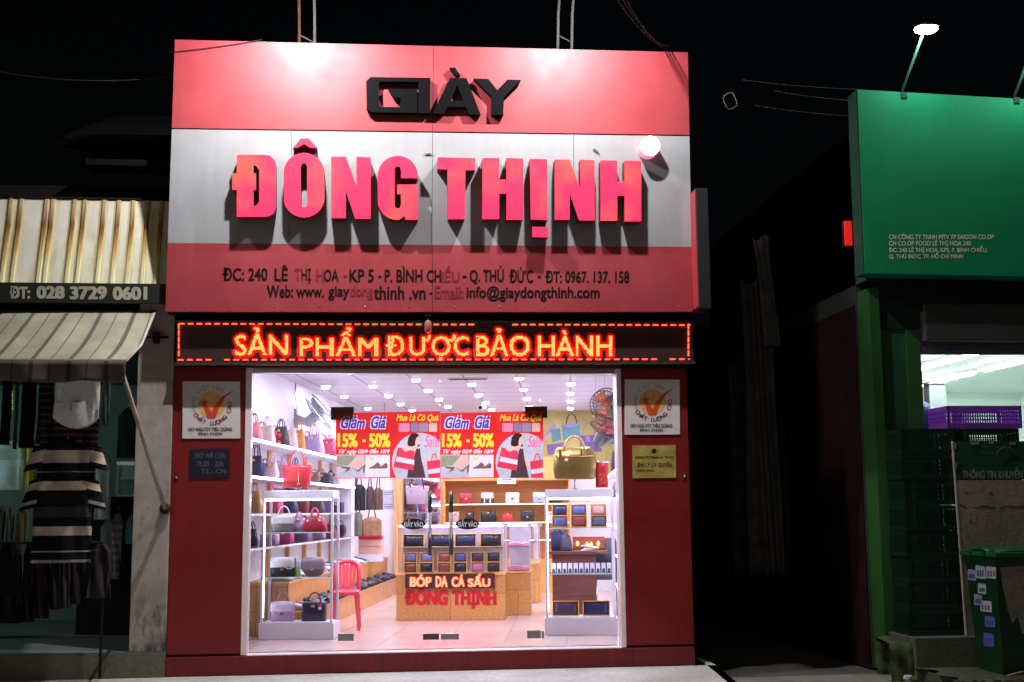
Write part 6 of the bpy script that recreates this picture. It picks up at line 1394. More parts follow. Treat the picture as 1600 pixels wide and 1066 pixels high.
for i, (x0, x1, y1, col, lab) in enumerate(((-10, 34, 974, '#0c0c12', 'black pleated skirt nearest the frame edge on the low rack'), (34, 56, 972, '#14131a', 'second dark pleated skirt on the low rack'), (55, 78, 966, '#2c2424', 'brown ribbed skirt on the low rack'), (78, 97, 952, '#201c1e', 'dark brown skirt in the middle of the low rack'), (95, 112, 950, '#383133', 'grey pleated skirt on the low rack'), (108, 134, 944, '#2a2628', 'charcoal flared skirt on the low rack'), (140, 173, 935, '#332e36', 'plum grey flared skirt at the rack end'))):
    cloth(x0, x1, 850, y1, YR + .03*(i % 3), col, lab, [], 0, th=.045, fold=2.0, taper=1.15, cat='skirt', name='hanging_skirt', collar=False, grp=GK)
t = thing('clothes_rack', 'dark metal clothes rack carrying skirts on the stall step', 'clothes rack', (hitY(80, 1000, YR).x, YR, zst)); mb = MB()
a = hitY(-20, 848, YR); b = hitY(163, 848, YR); mb.tube([a, b], .012, m_dark, 8); c = hitY(-20, 996, YR); d2 = hitY(162, 994, YR); mb.tube([(a.x, YR, c.z), (b.x, YR, d2.z)], .012, m_dark, 8); mb.build('bar', t, True)
for x_ in (b.x, a.x): MB().tube([(x_, YR, b.z), (x_, YR, .03)], .014, m_dark, 8).tube([(x_ - .05, YR - .14, .035), (x_ + .04, YR + .18, zst + .03)], .012, m_dark, 8).build('leg', t, True)
# small glass showcase and shelf at the back
t = thing('small_showcase', 'small glass showcase with a bright white edge on the back shelf of the stall', 'showcase', (hitY(206, 776, 1.6).x, 1.6, hitY(206, 776, 1.6).z)); a = hitY(184, 776, 1.6); b = hitY(236, 721, 1.6); w = (b.x - a.x)/2; h = b.z - a.z
MB().box((-w, 0, 0), (w, .3, .02), m_alup).box((-w, .28, .021), (w, .3, h - .03), paint((.3, .38, .36), .6)).build('case', t); MB().box((-w, -.01, h - .028), (w, .3, h), paint((.7, .8, .78), .4, emit=.12)).build('top_edge', t); MB().box((-w, 0, .021), (-w + .02, .02, h - .03), m_alup).box((-w + .02, .1, h*.5), (w, .28, h*.5 + .01), m_alup).build('frame', t)  # brightness of the top edge is put in as weak emission
t = thing('back_shelf', 'dark shelf at the back of the stall under the small showcase', 'shelf', (hitY(200, 782, 1.6).x, 1.6, zst)); MB().box((-.5, -.05, a.z - zst - .06), (.5, .5, a.z - zst - .002), m_wdark).box((-.48, 0, 0), (.48, .45, a.z - zst - .061), paint((.02, .025, .025), .8)).build('shelf_body', t)

# ================================================================ right: the green shop
m_gsign = weathered((.004, .20, .085), .6, .06, (.01, .07, .04), .25); m_gsign.node_tree.nodes['Principled BSDF'].inputs['Specular IOR Level'].default_value = .15; m_gside = paint((.02, .05, .035), .6); m_gpill = paint((.025, .090, .024), .6, var=.2, scale=2); m_gwall = paint((.02, .085, .035), .6, var=.2, scale=2)
YGS = -.25
gA, gB, gC, gD = hitY(1340, 140, YGS), hitY(1600, 155, YGS), hitY(1352, 427, YGS), hitY(1600, 432, YGS)
ex = 1.9
gs = thing('green_sign', 'large plain green shop sign with small white company lines at its foot', 'shop sign', ((gA.x + gB.x)/2, YGS, gC.z))
tl_, tr_, bl_, br_ = gA, gA + (gB - gA)*ex, gC, gC + (gD - gC)*ex
m_ = MB(); dpt = Vector((0, .24, 0)); m_.hexa([bl_, br_, br_ + dpt, bl_ + dpt, tl_, tr_, tr_ + dpt, tl_ + dpt], m_gsign); m_.build('panel', gs, True)
m_ = MB(); e1 = Vector((-.012, .012, 0)); e2 = Vector((-.002, .012, 0)); q1 = Vector((-.012, .235, 0)); q2 = Vector((-.002, .235, 0)); m_.hexa([bl_ + e1, bl_ + e2, bl_ + q2, bl_ + q1, tl_ + e1, tl_ + e2, tl_ + q2, tl_ + q1], m_gside); m_.build('side_trim', gs, True)
m_sw = paint((.62, .66, .62), .5)
for s_, bx in (('CN CÔNG TY TNHH MTV TP SAIGON CO.OP', (1389, 364.8, 1553, 374)), ('CH CO.OP FOOD LÊ THỊ HOA 240', (1389, 374.6, 1517, 386)), ('ĐC: 240 LÊ THỊ HOA, KP5, P. BÌNH CHIỂU,', (1389, 383.6, 1543, 396)), ('Q. THỦ ĐỨC, TP. HỒ CHÍ MINH', (1389.5, 394, 1505, 405))):
    MB().flat(fit(glyphs(s_, .02), bx), fY(YGS - .003), m_sw).build('lettering', gs, True)
def garm(pxb, pyb, pxh, pyh, lab, power):
    b_ = hitY(pxb, pyb, YGS); h_ = hitY(pxh, pyh, -.62); t = thing('sign_lamp', lab, 'lamp', (b_.x, YGS + .03, b_.z)); pm = paint((.010, .045, .030), .6)
    MB().tube([(b_.x, YGS + .04, b_.z - .02), (b_.x, YGS + .02, b_.z + .05), (h_.x - .02, -.56, h_.z - .04)], .014, pm, 8).box((b_.x - .03, YGS - .01, b_.z - .05), (b_.x + .03, YGS - .002, b_.z + .01), pm).build('arm', t, True)
    MB().loft([(h_.z + .014, .118, .095, h_.x, -.61), (h_.z + .03, .115, .09, h_.x, -.61), (h_.z + .055, .07, .05, h_.x, -.61), (h_.z + .06, .03, .02, h_.x, -.61)], paint((.25, .25, .25), .4, .5), 24, 2.6).build('housing', t, True)
    MB().loft([(h_.z - .03, .03, .02, h_.x, -.61), (h_.z - .024, .075, .06, h_.x, -.61), (h_.z - .006, .105, .085, h_.x, -.61), (h_.z + .013, .112, .09, h_.x, -.61)], glow((.95, 1, .97), 40), 24, 2.6).build('lens', t, True)
    l = bpy.data.lights.new('sign_lamp', 'AREA'); l.energy = power; l.shape = 'RECTANGLE'; l.size = .18; l.size_y = .12; l.color = (.92, 1.0, .95); lo2 = bpy.data.objects.new('sign_lamp_light', l); COL.objects.link(lo2); lo2.parent = t; lo2.location = Vector((h_.x, -.60, h_.z - .036)) - Vector(t.location); lo2.rotation_euler = Vector((0, .35, -.8)).to_track_quat('-Z', 'Y').to_euler()
garm(1412, 146, 1448, 46, 'bright white lamp on a green arm above the left end of the green sign', 14); garm(1588, 154, 1626, 52, 'white lamp on an arm above the green sign at the frame edge', 17)
# facade under the sign
gx0 = hitY(1368, 700, 0).x; gx1 = hitY(1443, 700, 0.1).x; gz = hitY(1500, 555, .1).z; gf = hitY(1450, 985, 0).z; gxe = gx1 + 5.0
gb = thing('green_shop', 'green painted shop front with a rolled up shutter under the green sign', 'shop building', ((gx0 + gxe)/2, 0, 0))
mb = MB(); mb.box((gx0, 0, -.1), (hitY(1386, 700, 0).x, .3, 3.62), m_gpill, .01); mb.build('pillar', gb, True)
mb = MB(); mb.box((hitY(1386, 700, 0).x + .002, .06, -.1), (gx1, .3, gz + .25), m_gwall); mb.box((hitY(1424, 700, .05).x, .045, -.1), (gx1, .059, gz + .25), m_gpill); mb.build('wall', gb, True)
mb = MB(); mb.box((hitY(1386, 700, 0).x + .002, .04, gz + .252), (gxe, .6, 3.70), paint((.010, .022, .014), .7)); mb.build('fascia', gb, True)
mb = MB(); mb.box((gx1 + .004, -.06, gz + .12), (gxe, .035, 3.46), paint((.06, .065, .062), .4, .3), .02)
for i in range(8): mb.box((gx1 + .004, .06 - .004*(i % 2), gz + i*.03), (gxe, .09, gz + .0305 + i*.03), paint((.16, .17, .16), .4, .5), .003)
mb.build('shutter', gb, True)
rf, rd_, rc = .14, 7.5, 3.28
mb = MB(); mw = paint((.72, .80, .76), .6, var=.02)
def quad(mb, pts, m_): mb.add(pts, [(0, 1, 2, 3)], m_)
quad(mb, [(gx1, .31, rf), (gxe, .31, rf), (gxe, rd_, rf), (gx1, rd_, rf)], paint((.4, .42, .4), .3)); quad(mb, [(gx1, .31, rc), (gx1, rd_, rc), (gxe, rd_, rc), (gxe, .31, rc)], mw); quad(mb, [(gx1, .31, rf), (gx1, rd_, rf), (gx1, rd_, rc), (gx1, .31, rc)], mw); quad(mb, [(gx1, rd_, rf), (gxe, rd_, rf), (gxe, rd_, rc), (gx1, rd_, rc)], mw); quad(mb, [(gxe, .31, rf), (gxe, .31, rc), (gxe, rd_, rc), (gxe, rd_, rf)], mw)
mb.build('room', gb, True)
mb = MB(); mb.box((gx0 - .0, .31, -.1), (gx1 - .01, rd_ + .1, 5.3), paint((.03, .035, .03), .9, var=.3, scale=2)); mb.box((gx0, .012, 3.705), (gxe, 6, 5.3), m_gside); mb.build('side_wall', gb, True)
for i, x_ in enumerate((gx1 + .62, gx1 + 1.55, gx1 + 2.5)):
    for j in range(2):
        tt = thing('ceiling_tube_lamp', 'white fluorescent tube row glowing on the ceiling of the green shop', 'ceiling light', (x_, .9 + j*3.1, rc), 0, 'tube lamps in the green shop'); MB().box((-.05, 0, -.05), (.05, 2.8, -.002), m_white).build('fitting', tt); MB().box((-.035, .02, -.075), (.035, 2.78, -.052), glow((.85, 1, .95), 75)).build('tube', tt)
tt = thing('ceiling_tube_lamp', 'unseen tube added over the green shop opening to light the white post', 'ceiling light', (gx1 + 1.26, .36, rc), 0, 'tube lamps in the green shop'); MB().box((-1.2, -.04, -.05), (1.2, .04, -.002), m_white).build('fitting', tt); MB().box((-1.18, -.03, -.075), (1.18, .03, -.052), glow((.85, 1, .95), 75)).build('tube', tt)  # out of view, added to brighten the front of the white post
a = hitY(1455, 668, .7); b = hitY(1477, 600, .7); t = thing('white_post', 'white square post just inside the green shop opening', 'post', ((a.x + b.x)/2, .7, rf)); MB().box((-(b.x-a.x)/2, 0, .001), ((b.x-a.x)/2, .14, b.z - rf), mw, .004).box((-(b.x-a.x)/2 - .01, -.01, b.z - rf + .001), ((b.x-a.x)/2 + .01, .15, b.z - rf + .02), m_white).build('shaft', t)
# crates
def crate(mat_, lab, nm='plastic_crate', cat='crate', w=.56, dp=.38, h=.235, grp=None):
    t = thing(nm, lab, cat, (0, 0, 0), 0, grp); W, D = w/2, dp/2
    mb = MB(); mb.box((-W, -D, 0), (W, D, .012), mat_); mb.build('bottom', t)
    for (sx, sy) in ((0, -1), (0, 1), (-1, 0), (1, 0)):
        mb = MB(); L_ = W if sy else D; off = D if sy else W
        def bar(a0, a1, z0, z1, th=.008):
            if sy: mb.box((a0, sy*off - (th if sy > 0 else 0), z0), (a1, sy*off + (th if sy < 0 else 0), z1), mat_)
            else: mb.box((sx*off - (th if sx > 0 else 0), a0, z0), (sx*off + (th if sx < 0 else 0), a1, z1), mat_)
        bar(-L_, L_, .013, .045); bar(-L_, L_, h - .04, h, .012); bar(-L_, -L_ + .03, .046, h - .041); bar(L_ - .03, L_, .046, h - .041)
        n_ = int(2*L_/.026)
        for i in range(1, n_): x_ = -L_ + .03 + (2*L_ - .06)*i/n_; bar(x_ - .006, x_ + .006, .046, h - .041, .006)
        for z_ in (.08, .115, .15): bar(-L_ + .031, L_ - .031, z_ - .005, z_ + .005, .0045)
        mb.build('side', t)
    return t
m_cg = paint((.005, .024, .011), .4, var=.15); m_cp = paint((.20, .045, .42), .4, var=.1)
zc0 = hitY(1430, 990, -.25).z; ztopc = hitY(1430, 671, -.3).z; nC = 8; hC_ = (ztopc - zc0)/nC
xC = hitY(1445, 800, -.3).x; names_ = ['lowest', 'second lowest', 'third lowest', 'fourth', 'fifth', 'third highest', 'second highest', 'topmost']
xC2 = hitY(1545, 800, -.3).x
t = thing('loading_ledge', 'raised concrete ledge under the stacks of crates', 'ledge', (xC, -.3, 0)); MB().box((-.3, -.32, -.12), (4, .29, zc0 - .002), mossy('ledge_concrete', (.05, .06, .04), (.12, .13, .10)), .01).build('slab', t)
pr = None
for i in range(nC):
    for j, (xx, nm_) in enumerate(((xC, 'left stack by the green pillar'), (xC2, 'stack behind the notice board'))):
        if j and i == nC: continue
        lab = 'dark green crate, %s in the %s' % (names_[i], nm_)
        if pr is None: pr = crate(m_cg, lab, h=hC_ - .004, w=.53, grp='stacked green crates'); o_ = pr
        else: o_ = copy_tree(pr); o_['label'] = lab
        o_.location = (xx + (i % 3 - 1)*.008, -.28 + .006*(i % 2), zc0 + i*hC_)
a = hitY(1482, 667, -.42); b = hitY(1482, 635, -.42); pc = crate(m_cp, 'purple plastic crate on top of the green crates', w=.74, h=b.z - a.z + .02, dp=.44); pc.location = (a.x + .37, -.20, zc0 + nC*hC_ + .001)
c = hitY(1447, 668, .45); t = thing('blue_container', 'rounded blue plastic container behind the crate stack', 'container', (c.x - .03, .45, rf)); hb = c.z - rf; MB().lathe([(.13, 0), (.14, .02), (.14, hb), (.138, hb + .10), (.11, hb + .2), (.05, hb + .255), (.001, hb + .26)], paint((.03, .045, .25), .4), 24).build('shell', t)
# leaning notice board
YN0, YN1 = -.50, -.56
def nb_(px, py): 
    k_ = (1015 - py)/(1015 - 690); return hitY(px, py, YN1 + (YN0 - YN1)*k_)
n0, n1 = nb_(1488, 690), nb_(1511, 1015); wN = 1.15
t = thing('notice_board', 'tall board with a green header and worn beige face leaning on the crates', 'board', (n1.x + wN/2, YN1, n1.z))
def NB(u_, v_, t_): p_ = n1.lerp(n0, v_); return Vector((p_.x + u_*wN, p_.y + t_, p_.z))
def nquad(u0, u1, v0, v1, off, m_, th=.0):
    return MB().hexa([NB(u0, v0, off), NB(u1, v0, off), NB(u1, v0, off + th), NB(u0, v0, off + th), NB(u0, v1, off), NB(u1, v1, off), NB(u1, v1, off + th), NB(u0, v1, off + th)], m_)
vh = (1015 - 752)/325
m_beige = concrete('worn_board', (.15, .12, .10), (.27, .225, .195), (.31, .265, .235)); m_hd = paint((.012, .055, .035), .6, var=.25)
nquad(.012, 1, 0, vh, 0, m_beige, .02).build('face', t, True); nquad(.012, 1, vh + .002, 1, 0, m_hd, .02).build('header', t, True); nquad(0, .010, 0, 1.002, -.004, paint((.34, .31, .28), .6), .03).build('frame', t, True)
def ntext(s_, bx, m_, bold=.04):
    v, fs = fit(glyphs(s_, bold), (0, 1, 1, 0)); 
    def fn(x, y, t_):
        px = bx[0] + (bx[2] - bx[0])*x; py = bx[3] + (bx[1] - bx[3])*y; v_ = (1015 - py)/325.0; el_ = n1.lerp(n0, v_); r_ = ray(px, py); k_ = ((el_.y - .003) - CAM.y)/r_.y; return CAM + r_*k_ + Vector((0, t_, 0))
    return v, fs, fn
m_hl = paint((.20, .22, .21), .6, var=.3, scale=30); m_hf = paint((.05, .085, .07), .6)
for s_, bx, mm_, bo in (('THÔNG TIN KHUYẾN', (1504, 729, 1598, 748), m_hl, .045), ('CO.OP', (1533, 697, 1560, 703), m_hf, .04), ('FOOD', (1533, 705, 1558, 711), m_hf, .04)):
    v, fs, fn = ntext(s_, bx, mm_, bo); MB().flat((v, fs), fn, mm_).build('lettering', t, True)
mb = MB()
pts = []
for k_ in range(14):
    an = R(200 - 190*k_/13); r_ = ray(1572 + 14*math.cos(an), 711 - 12*math.sin(an)); pts.append(CAM + r_*((YN0 - .02 - .004 - CAM.y)/r_.y))
mb.tube(pts, .005, paint((.07, .075, .04), .6), 6); mb.build('arc_logo', t, True)
mb = MB()
for px, py, w_, h_ in ((1491, 697, 5, 9), (1493, 727, 5, 10), (1523, 693, 12, 5), (1549, 692, 6, 4), (1582, 693, 9, 4)):
    v_ = (1015 - py)/325; el_ = n1.lerp(n0, v_); q0 = ray(px - w_/2, py + h_/2); q1 = ray(px + w_/2, py - h_/2); A_ = CAM + q0*((el_.y - .004 - CAM.y)/q0.y); B_ = CAM + q1*((el_.y - .004 - CAM.y)/q1.y); mb.box((A_.x, el_.y - .008, A_.z), (B_.x, el_.y - .004, B_.z), m_hl)
mb.build('tape', t, True)
mb = MB(); rq = random.Random(2)
for (px, py, L_) in ((1538, 792, 34), (1586, 791, 36), (1510, 770, 6), (1548, 771, 7), (1516, 815, 4), (1503, 790, 10), (1565, 793, 8)):
    v_ = (1015 - py)/325; el_ = n1.lerp(n0, v_); pl = []
    for k_ in range(6): r_ = ray(px - L_/2 + L_*k_/5, py + rq.uniform(-1.2, 1.2)); pl.append(CAM + r_*((el_.y - .002 - CAM.y)/r_.y))
    mb.tube(pl, [.001, .004, .006, .004, .006, .001], paint((.05, .035, .03), .8), 5)
mb.build('scuffs', t, True)
# wheeled bin
zpv = hitY(1533, 1056, -1.24).z; xpv = hitY(1490, 1050, -1.3).x
m_rpv = mossy('raised_pavement', (.03, .04, .02), (.10, .105, .075))
def roughtop(u_, v_):
    x_ = xpv + (u_**1.6)*7; nz = .012*math.sin(x_*31 + v_*9) + .010*math.sin(x_*67 + v_*23) + .016*math.sin(x_*13 + 2); s_ = v_*3
    y_, z_ = (-1.44, -.13 + (zpv - .004 + .13)*s_) if s_ < 1 else ((-1.44 + .04*(s_ - 1), zpv - .004) if s_ < 1.2 else (-1.43 + (s_ - 1.2)/1.8*.826, zpv - .004))
    return (x_ + (.06*math.sin(v_*17) if u_ < .02 else 0), y_ + nz*(2.2 if s_ < 1.3 else .2), z_ - (abs(nz)*1.6 if .6 < s_ < 1.5 else 0))
pvb = MB(); pvb.sheet(roughtop, 120, 24, m_rpv); pvb.box((xpv + .03, -1.38, -.13), (xpv + 7, -.603, zpv - .02), m_rpv); pvb.build('pavement', kind='structure')
YBn = -1.22
m_bin = paint((.003, .038, .011), .35, var=.2, scale=6); m_lid = paint((.006, .095, .026), .3, var=.15, scale=6)
p_tl = hitY(1556, 872, YBn); p_bl = hitY(1568, 1060, YBn + .02); wB = .60; zbt, zbb = p_tl.z, zpv
t = thing('wheelie_bin', 'green wheeled bin covered with small blue and white stickers', 'bin', (p_bl.x + .25, YBn + .3, zbb))
mb = MB(); dB_ = .60
bt_ = [Vector(p_) for p_ in ((p_tl.x, YBn, zbt), (p_tl.x + wB, YBn, zbt), (p_tl.x + wB, YBn + dB_, zbt), (p_tl.x, YBn + dB_, zbt))]
bb2 = [Vector(p_) for p_ in ((p_bl.x, YBn + .02, zbb), (p_bl.x + wB - .10, YBn + .02, zbb), (p_bl.x + wB - .10, YBn + dB_ - .14, zbb), (p_bl.x, YBn + dB_ - .14, zbb))]
mb.hexa(bb2 + bt_, m_bin)
mb.hexa([a_.lerp(b_, .93) + Vector(o2) for a_, b_, o2 in zip(bb2, bt_, ((-.012, -.012, 0), (.012, -.012, 0), (.012, .012, 0), (-.012, .012, 0)))] + [b_ + Vector(o2) for b_, o2 in zip(bt_, ((-.02, -.02, 0), (.02, -.02, 0), (.02, .02, 0), (-.02, .02, 0)))], m_bin)
mb.build('body', t, True)
mb = MB(); mb.box((p_tl.x - .035, YBn - .045, zbt + .004), (p_tl.x + wB + .03, YBn + dB_ + .03, zbt + .045), m_lid, .014); mb.loft([(zbt + .044, wB*.46, dB_*.44, p_tl.x + wB/2, YBn + dB_/2), (zbt + .07, wB*.40, dB_*.38, p_tl.x + wB/2, YBn + dB_/2), (zbt + .082, wB*.30, dB_*.28, p_tl.x + wB/2, YBn + dB_/2)], m_lid, 28, 6)
for y_ in (.16, .42): mb.box((p_tl.x - .05, YBn + y_ - .03, zbt + .01), (p_tl.x - .034, YBn + y_ + .03, zbt + .05), m_lid, .004)
mb.tube([(p_tl.x + .01, YBn + .12, zbt + .05), (p_tl.x + .015, YBn + .3, zbt + .075), (p_tl.x + .01, YBn + .48, zbt + .05)], .011, m_lid, 8); mb.build('lid', t, True)
for x_ in (p_bl.x + .08, p_bl.x + wB - .14): MB().lathe([(.09, -.025), (.10, -.015), (.10, .015), (.09, .025)], m_hair, 20, (x_, YBn + dB_ - .06, zbb + .105), 'x').build('wheel', t, True)
def onplane(px, py, A_, B_, C_, off):
    n_ = (B_ - A_).cross(C_ - A_).normalized()
    if n_.dot(CAM - A_) < 0: n_ = -n_
    r_ = ray(px, py); return CAM + r_ * ((A_ + n_*off - CAM).dot(n_) / r_.dot(n_))
st_c = {'b': paint((.10, .13, .42), .6, var=.2), 'p': paint((.26, .22, .40), .6, var=.2), 'g': paint((.25, .42, .36), .6), 'w': paint((.40, .38, .44), .6)}
kk = 0
for x0, y0, x1, y1, c_ in ((1512, 889, 1525, 908, 'p'), (1524.5, 883, 1540, 905, 'g'), (1541, 884, 1558, 905, 'w'), (1528, 911, 1541, 929, 'g'), (1522, 928, 1535, 947, 'p'), (1532, 938, 1550, 957, 'w'), (1539, 962, 1555, 981, 'b'), (1537, 989, 1553, 1011, 'b')):
    kk += 1; mb = MB(); sp_ = lambda px, py, o_: onplane(min(px, 1556), py, bb2[0], bt_[0], bt_[3], o_); o2 = .0012 + .0006*(kk % 3)
    mb.add([sp_(x0, y1 - 2, o2), sp_(x1, y1, o2), sp_(x1 - 1, y0 + 2, o2), sp_(x0, y0, o2)], [(0, 1, 2, 3)], st_c[c_])
    for i in range(3): a_ = x0 + 2 + i*(x1 - x0 - 4)/3; mb.add([sp_(a_, y1 - 4, o2 + .0006), sp_(a_ + 2.6, y1 - 4, o2 + .0006), sp_(a_ + 2.6, y0 + 8, o2 + .0006), sp_(a_, y0 + 8, o2 + .0006)], [(0, 1, 2, 3)], paint((.07, .06, .20), .6))
    mb.build('sticker', t, True)
mb = MB(); pp_ = [(1562, 887), (1640, 880), (1640, 985), (1620, 975), (1606, 990), (1597, 990), (1590, 962), (1582, 975), (1575, 955), (1567, 918)]
mb.flat(poly(pp_), lambda x, y, t_: onplane(x, y, bb2[0], bb2[1], bt_[0], .003), concrete('torn_paper', (.16, .13, .11), (.36, .32, .29), (.44, .40, .37))); mb.build('torn_poster', t, True)
# mossy kerb, debris
def mosskerb():
    return concrete('mossy_kerb', (.025, .03, .012), (.07, .11, .035), (.14, .17, .10))
k0 = hitZ(1392, 1040, -.10); k1 = hitZ(1475, 1062, -.10); 
t = thing('kerb_block', 'mossy broken concrete kerb block in front of the crates', 'kerb', (k1.x, k1.y, -.12)); mb = MB(); mk = mosskerb()
def kb(u_, v_):
    x_ = (u_ - .5)*.95; pr_ = [(0, 0), (0, .30), (.03, .34), (.5, .35), (.5, 0)]; s_ = v_*4; i_ = min(3, int(s_)); f_ = s_ - i_; y_ = pr_[i_][0] + (pr_[i_+1][0] - pr_[i_][0])*f_; z_ = pr_[i_][1] + (pr_[i_+1][1] - pr_[i_][1])*f_
    n_ = .016*math.sin(x_*23 + z_*31) + .012*math.sin(x_*51 + y_*40) ; ed = max(0, u_ - .72)*.75*z_/.35
    return (x_ + .01*math.sin(z_*40), y_ + n_*.7 + u_*.12, z_ + n_*.5*(z_ > .1) - ed*.5)
mb.sheet(kb, 40, 28, mk); mb.build('block', t); t.rotation_euler = (0, 0, R(-8))
rb = random.Random(11); mb = None
for i in range(26):
    sx_ = rb.uniform(.03, .09); px, py = rb.uniform(1405, 1598), rb.uniform(1050, 1065); c = hitZ(px, py, -.118); bm = bmesh.new(); bmesh.ops.create_icosphere(bm, subdivisions=2, radius=sx_)
    for v_ in bm.verts: v_.co = Vector((v_.co.x*1.2, v_.co.y, v_.co.z*.6))*(1 + rb.uniform(-.2, .2))
    me = bpy.data.meshes.new('rubble_stone'); bm.to_mesh(me); bm.free(); me.materials.append(mk if i % 2 else m_conc); o_ = bpy.data.objects.new('rubble_stone', me); COL.objects.link(o_); o_.location = (c.x, c.y, -.118 + sx_*.4); tag(o_, 'lump of rubble on the ground before the mossy kerb', 'stone', 'rubble by the mossy kerb')
o_ = MB().tube([hitZ(1558, 1062, -.05), hitZ(1580, 1054, 0.02), hitZ(1612, 1047, .05)], .008, paint((.3, .28, .25), .7), 6).build('fallen_stick'); tag(o_, 'thin pale stick lying against the foot of the green bin', 'stick')

rw = random.Random(4)
for px, py, lab in ((1482, 1016, 'small dark weed growing between the mossy kerb and the green bin'), (1508, 1050, 'low weed tuft at the broken pavement edge before the bin'), (1398, 1040, 'thin weed at the foot of the green pillar')):
    c = hitZ(px, py, -.06 if py > 1030 else .02); t = thing('weed', lab, 'weed', c); mb = MB()
    for k_ in range(26):
        an = rw.uniform(0, 6.28); L_ = rw.uniform(.06, .17); ln = rw.uniform(.2, .9); w_ = rw.uniform(.004, .011); dx, dy = math.cos(an), math.sin(an)
        p_ = [Vector((dx*L_*ln*q__*q__, dy*L_*ln*q__*q__, L_*q__*(1 - .25*q__*ln))) for q__ in (0, .35, .7, 1)]; sd = Vector((-dy, dx, 0))
        for q__ in range(3): a_w, b_w = w_*(1 - q__*.25), w_*(1 - (q__ + 1)*.3); mb.add([p_[q__] - sd*a_w, p_[q__] + sd*a_w, p_[q__+1] + sd*b_w, p_[q__+1] - sd*b_w], [(0, 1, 2, 3)], paint((.035, .07, .02), .6, var=.3))
    mb.build('leaves', t)
# ================================================================ the dark alley
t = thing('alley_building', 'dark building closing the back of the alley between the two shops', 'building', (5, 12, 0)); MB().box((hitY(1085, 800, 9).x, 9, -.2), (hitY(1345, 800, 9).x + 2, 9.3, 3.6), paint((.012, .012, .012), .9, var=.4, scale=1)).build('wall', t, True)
def tarp(px0, px1, py0, py1, Y, col, lab, wob=.05, name='hanging_tarp', skew=0, cat='tarp'):
    a = hitY(px0, py1, Y); b = hitY(px1, py0, Y); t = thing(name, lab, cat, ((a.x + b.x)/2, Y, a.z), 0); w, h = b.x - a.x, b.z - a.z
    MB().sheet(lambda u_, v_: ((u_ - .5)*w*(1 - .25*v_*abs(math.sin(3*v_))) + skew*v_, wob*math.sin(u_*9 + v_*2) + wob*.5*math.sin(u_*23 + v_*5), v_*h*(1 - .03*math.sin(u_*6))), 24, 30, paint(col, .8, var=.45, scale=4), .006).build('sheet', t); return t
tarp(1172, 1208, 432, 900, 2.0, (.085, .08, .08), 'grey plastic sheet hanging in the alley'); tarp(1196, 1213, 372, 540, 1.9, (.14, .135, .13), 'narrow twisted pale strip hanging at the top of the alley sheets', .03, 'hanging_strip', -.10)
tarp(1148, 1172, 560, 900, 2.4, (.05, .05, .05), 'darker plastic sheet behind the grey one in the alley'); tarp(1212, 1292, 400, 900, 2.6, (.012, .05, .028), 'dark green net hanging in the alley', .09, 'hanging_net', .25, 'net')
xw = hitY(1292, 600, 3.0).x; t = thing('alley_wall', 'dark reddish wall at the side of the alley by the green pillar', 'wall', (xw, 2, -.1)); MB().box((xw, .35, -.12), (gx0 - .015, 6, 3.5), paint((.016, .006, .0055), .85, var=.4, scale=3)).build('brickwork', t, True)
a = hitY(1297, 362, 1.2); b = hitY(1330, 308, 1.2); t = thing('air_conditioner', 'dim outdoor air conditioner with louvres high on the alley side', 'air conditioner', ((a.x + b.x)/2, 1.2, a.z)); w, h = (b.x - a.x)/2, b.z - a.z
MB().box((-w, 0, 0), (w, .3, h), paint((.05, .048, .048), .6), .01).build('case', t); mb = MB()
for i in range(8): mb.box((-w + .02, -.014, .02 + i*(h - .04)/8), (w - .06, -.002, .02 + (i + .55)*(h - .04)/8), paint((.085, .08, .08), .5))
mb.build('louvres', t)
MB().box((-w*.5, .1, -.45), (-w*.5 + .04, .16, -.002), m_dark).box((-w, .30, -.10), (w, .34, -.002), m_dark).build('bracket', t)
a = hitY(1322, 383, -.02); b = hitY(1331, 345, -.02); t = thing('red_light_box', 'small glowing red light box beside the green sign', 'light box', ((a.x + b.x)/2, 0, a.z)); MB().box((-(b.x-a.x)/2, -.01, 0), ((b.x-a.x)/2, .012, b.z - a.z), glow((1, .02, .012), .3)).build('lens', t); MB().box((-(b.x-a.x)/2 - .006, .0125, -.01), ((b.x-a.x)/2 + .3, .06, b.z - a.z + .01), m_dark).build('box', t)
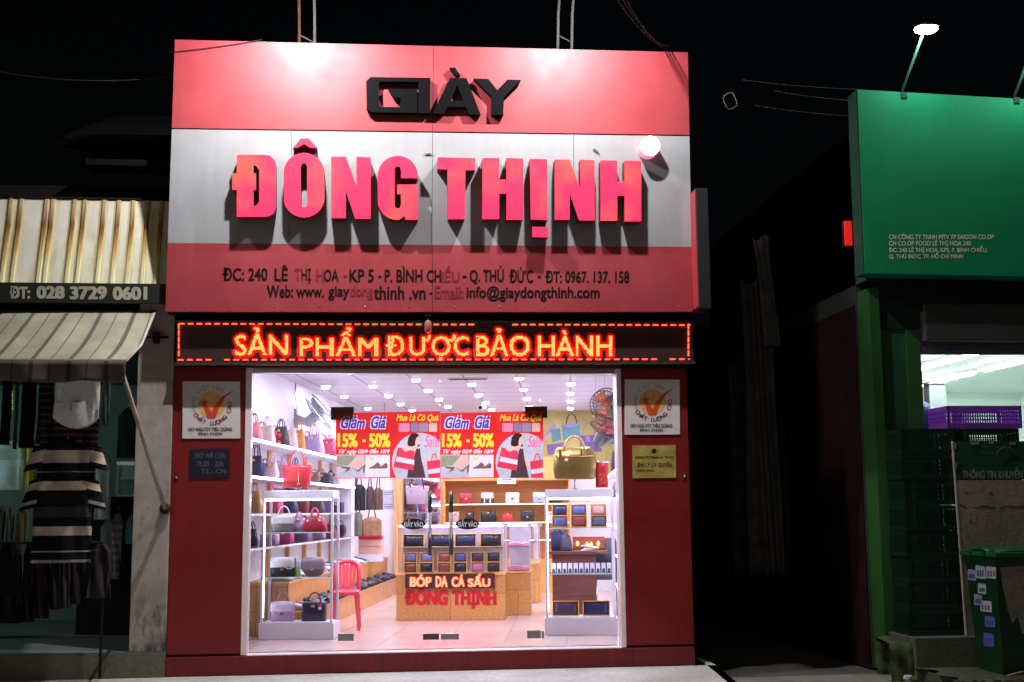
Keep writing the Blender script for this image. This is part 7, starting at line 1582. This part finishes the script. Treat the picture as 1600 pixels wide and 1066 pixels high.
a = hitY(1305, 523, 1.5); o_ = MB().lathe([(.001, -.04), (.018, -.01), (.02, .01), (.001, .035)], glow((.8, .03, .02), .35), 12).tube([(0, 0, .03), (0, 0, .9)], .003, m_dark, 5).build('red_indicator'); o_.location = a; tag(o_, 'tiny red indicator lamp glowing in the alley', 'lamp')
# cables
def cable(pts, r_, lab, m_=None, nm='cable'):
    o_ = MB().tube(pts, r_, m_ or paint((.05, .05, .05), .6), 6).build(nm); tag(o_, lab, 'cable'); return o_
def sag(p, q_, s_, n_=14): return [p.lerp(q_, k_/n_) - Vector((0, 0, s_*4*(k_/n_)*(1 - k_/n_))) for k_ in range(n_ + 1)]
pR = hitY(1046, 78, -.1); m_cab = paint((.05, .045, .04), .7)
for i, (px, py, y_) in enumerate(((940, -40, -2.2), (952, -42, -2.1), (962, -38, -2.3))): cable(sag(hitY(px, py, y_), pR + Vector((.02*i - .02, 0, .02*i)), .10 + .03*i), .006, ['upper grey cable of the bundle ending at the right sign corner', 'middle grey cable of the bundle ending at the right sign corner', 'lower grey cable of the bundle ending at the right sign corner'][i], m_cab)
mb = MB()
for k_ in range(20):
    an = 2*math.pi*k_/19*1.15; mb_p = hitY(1141 + 10*math.cos(an) + 1.5*math.sin(an*3), 158 + 13*math.sin(an), .5)
    if k_ == 0: pl = []
    pl.append(mb_p)
cable(pl, .006, 'small loop of pale cable hanging in the dark above the alley', paint((.16, .16, .15), .6))
cable(sag(hitY(-60, 100, 1.0), hitY(272, 120, .2), .10), .006, 'thin wire crossing the dark sky above the neighbour house', paint((.06, .06, .06), .6))
cable(sag(hitY(262, 82, -.262), hitY(410, 62, -.262), .01), .004, 'thin dark wire crossing the upper left corner of the red sign', m_dark)
for i, (p_, q_) in enumerate((((1180, 128), (1345, 140)), ((1230, 145), (1342, 158)), ((1200, 168), (1340, 182)))): cable(sag(hitY(p_[0] - 20, p_[1] - 3, .4), hitY(*q_, .02), .015), .003, ['topmost thin wire running to the green sign corner', 'middle thin wire running to the green sign side', 'lowest thin wire running to the green sign side'][i], paint((.05, .05, .055), .6))
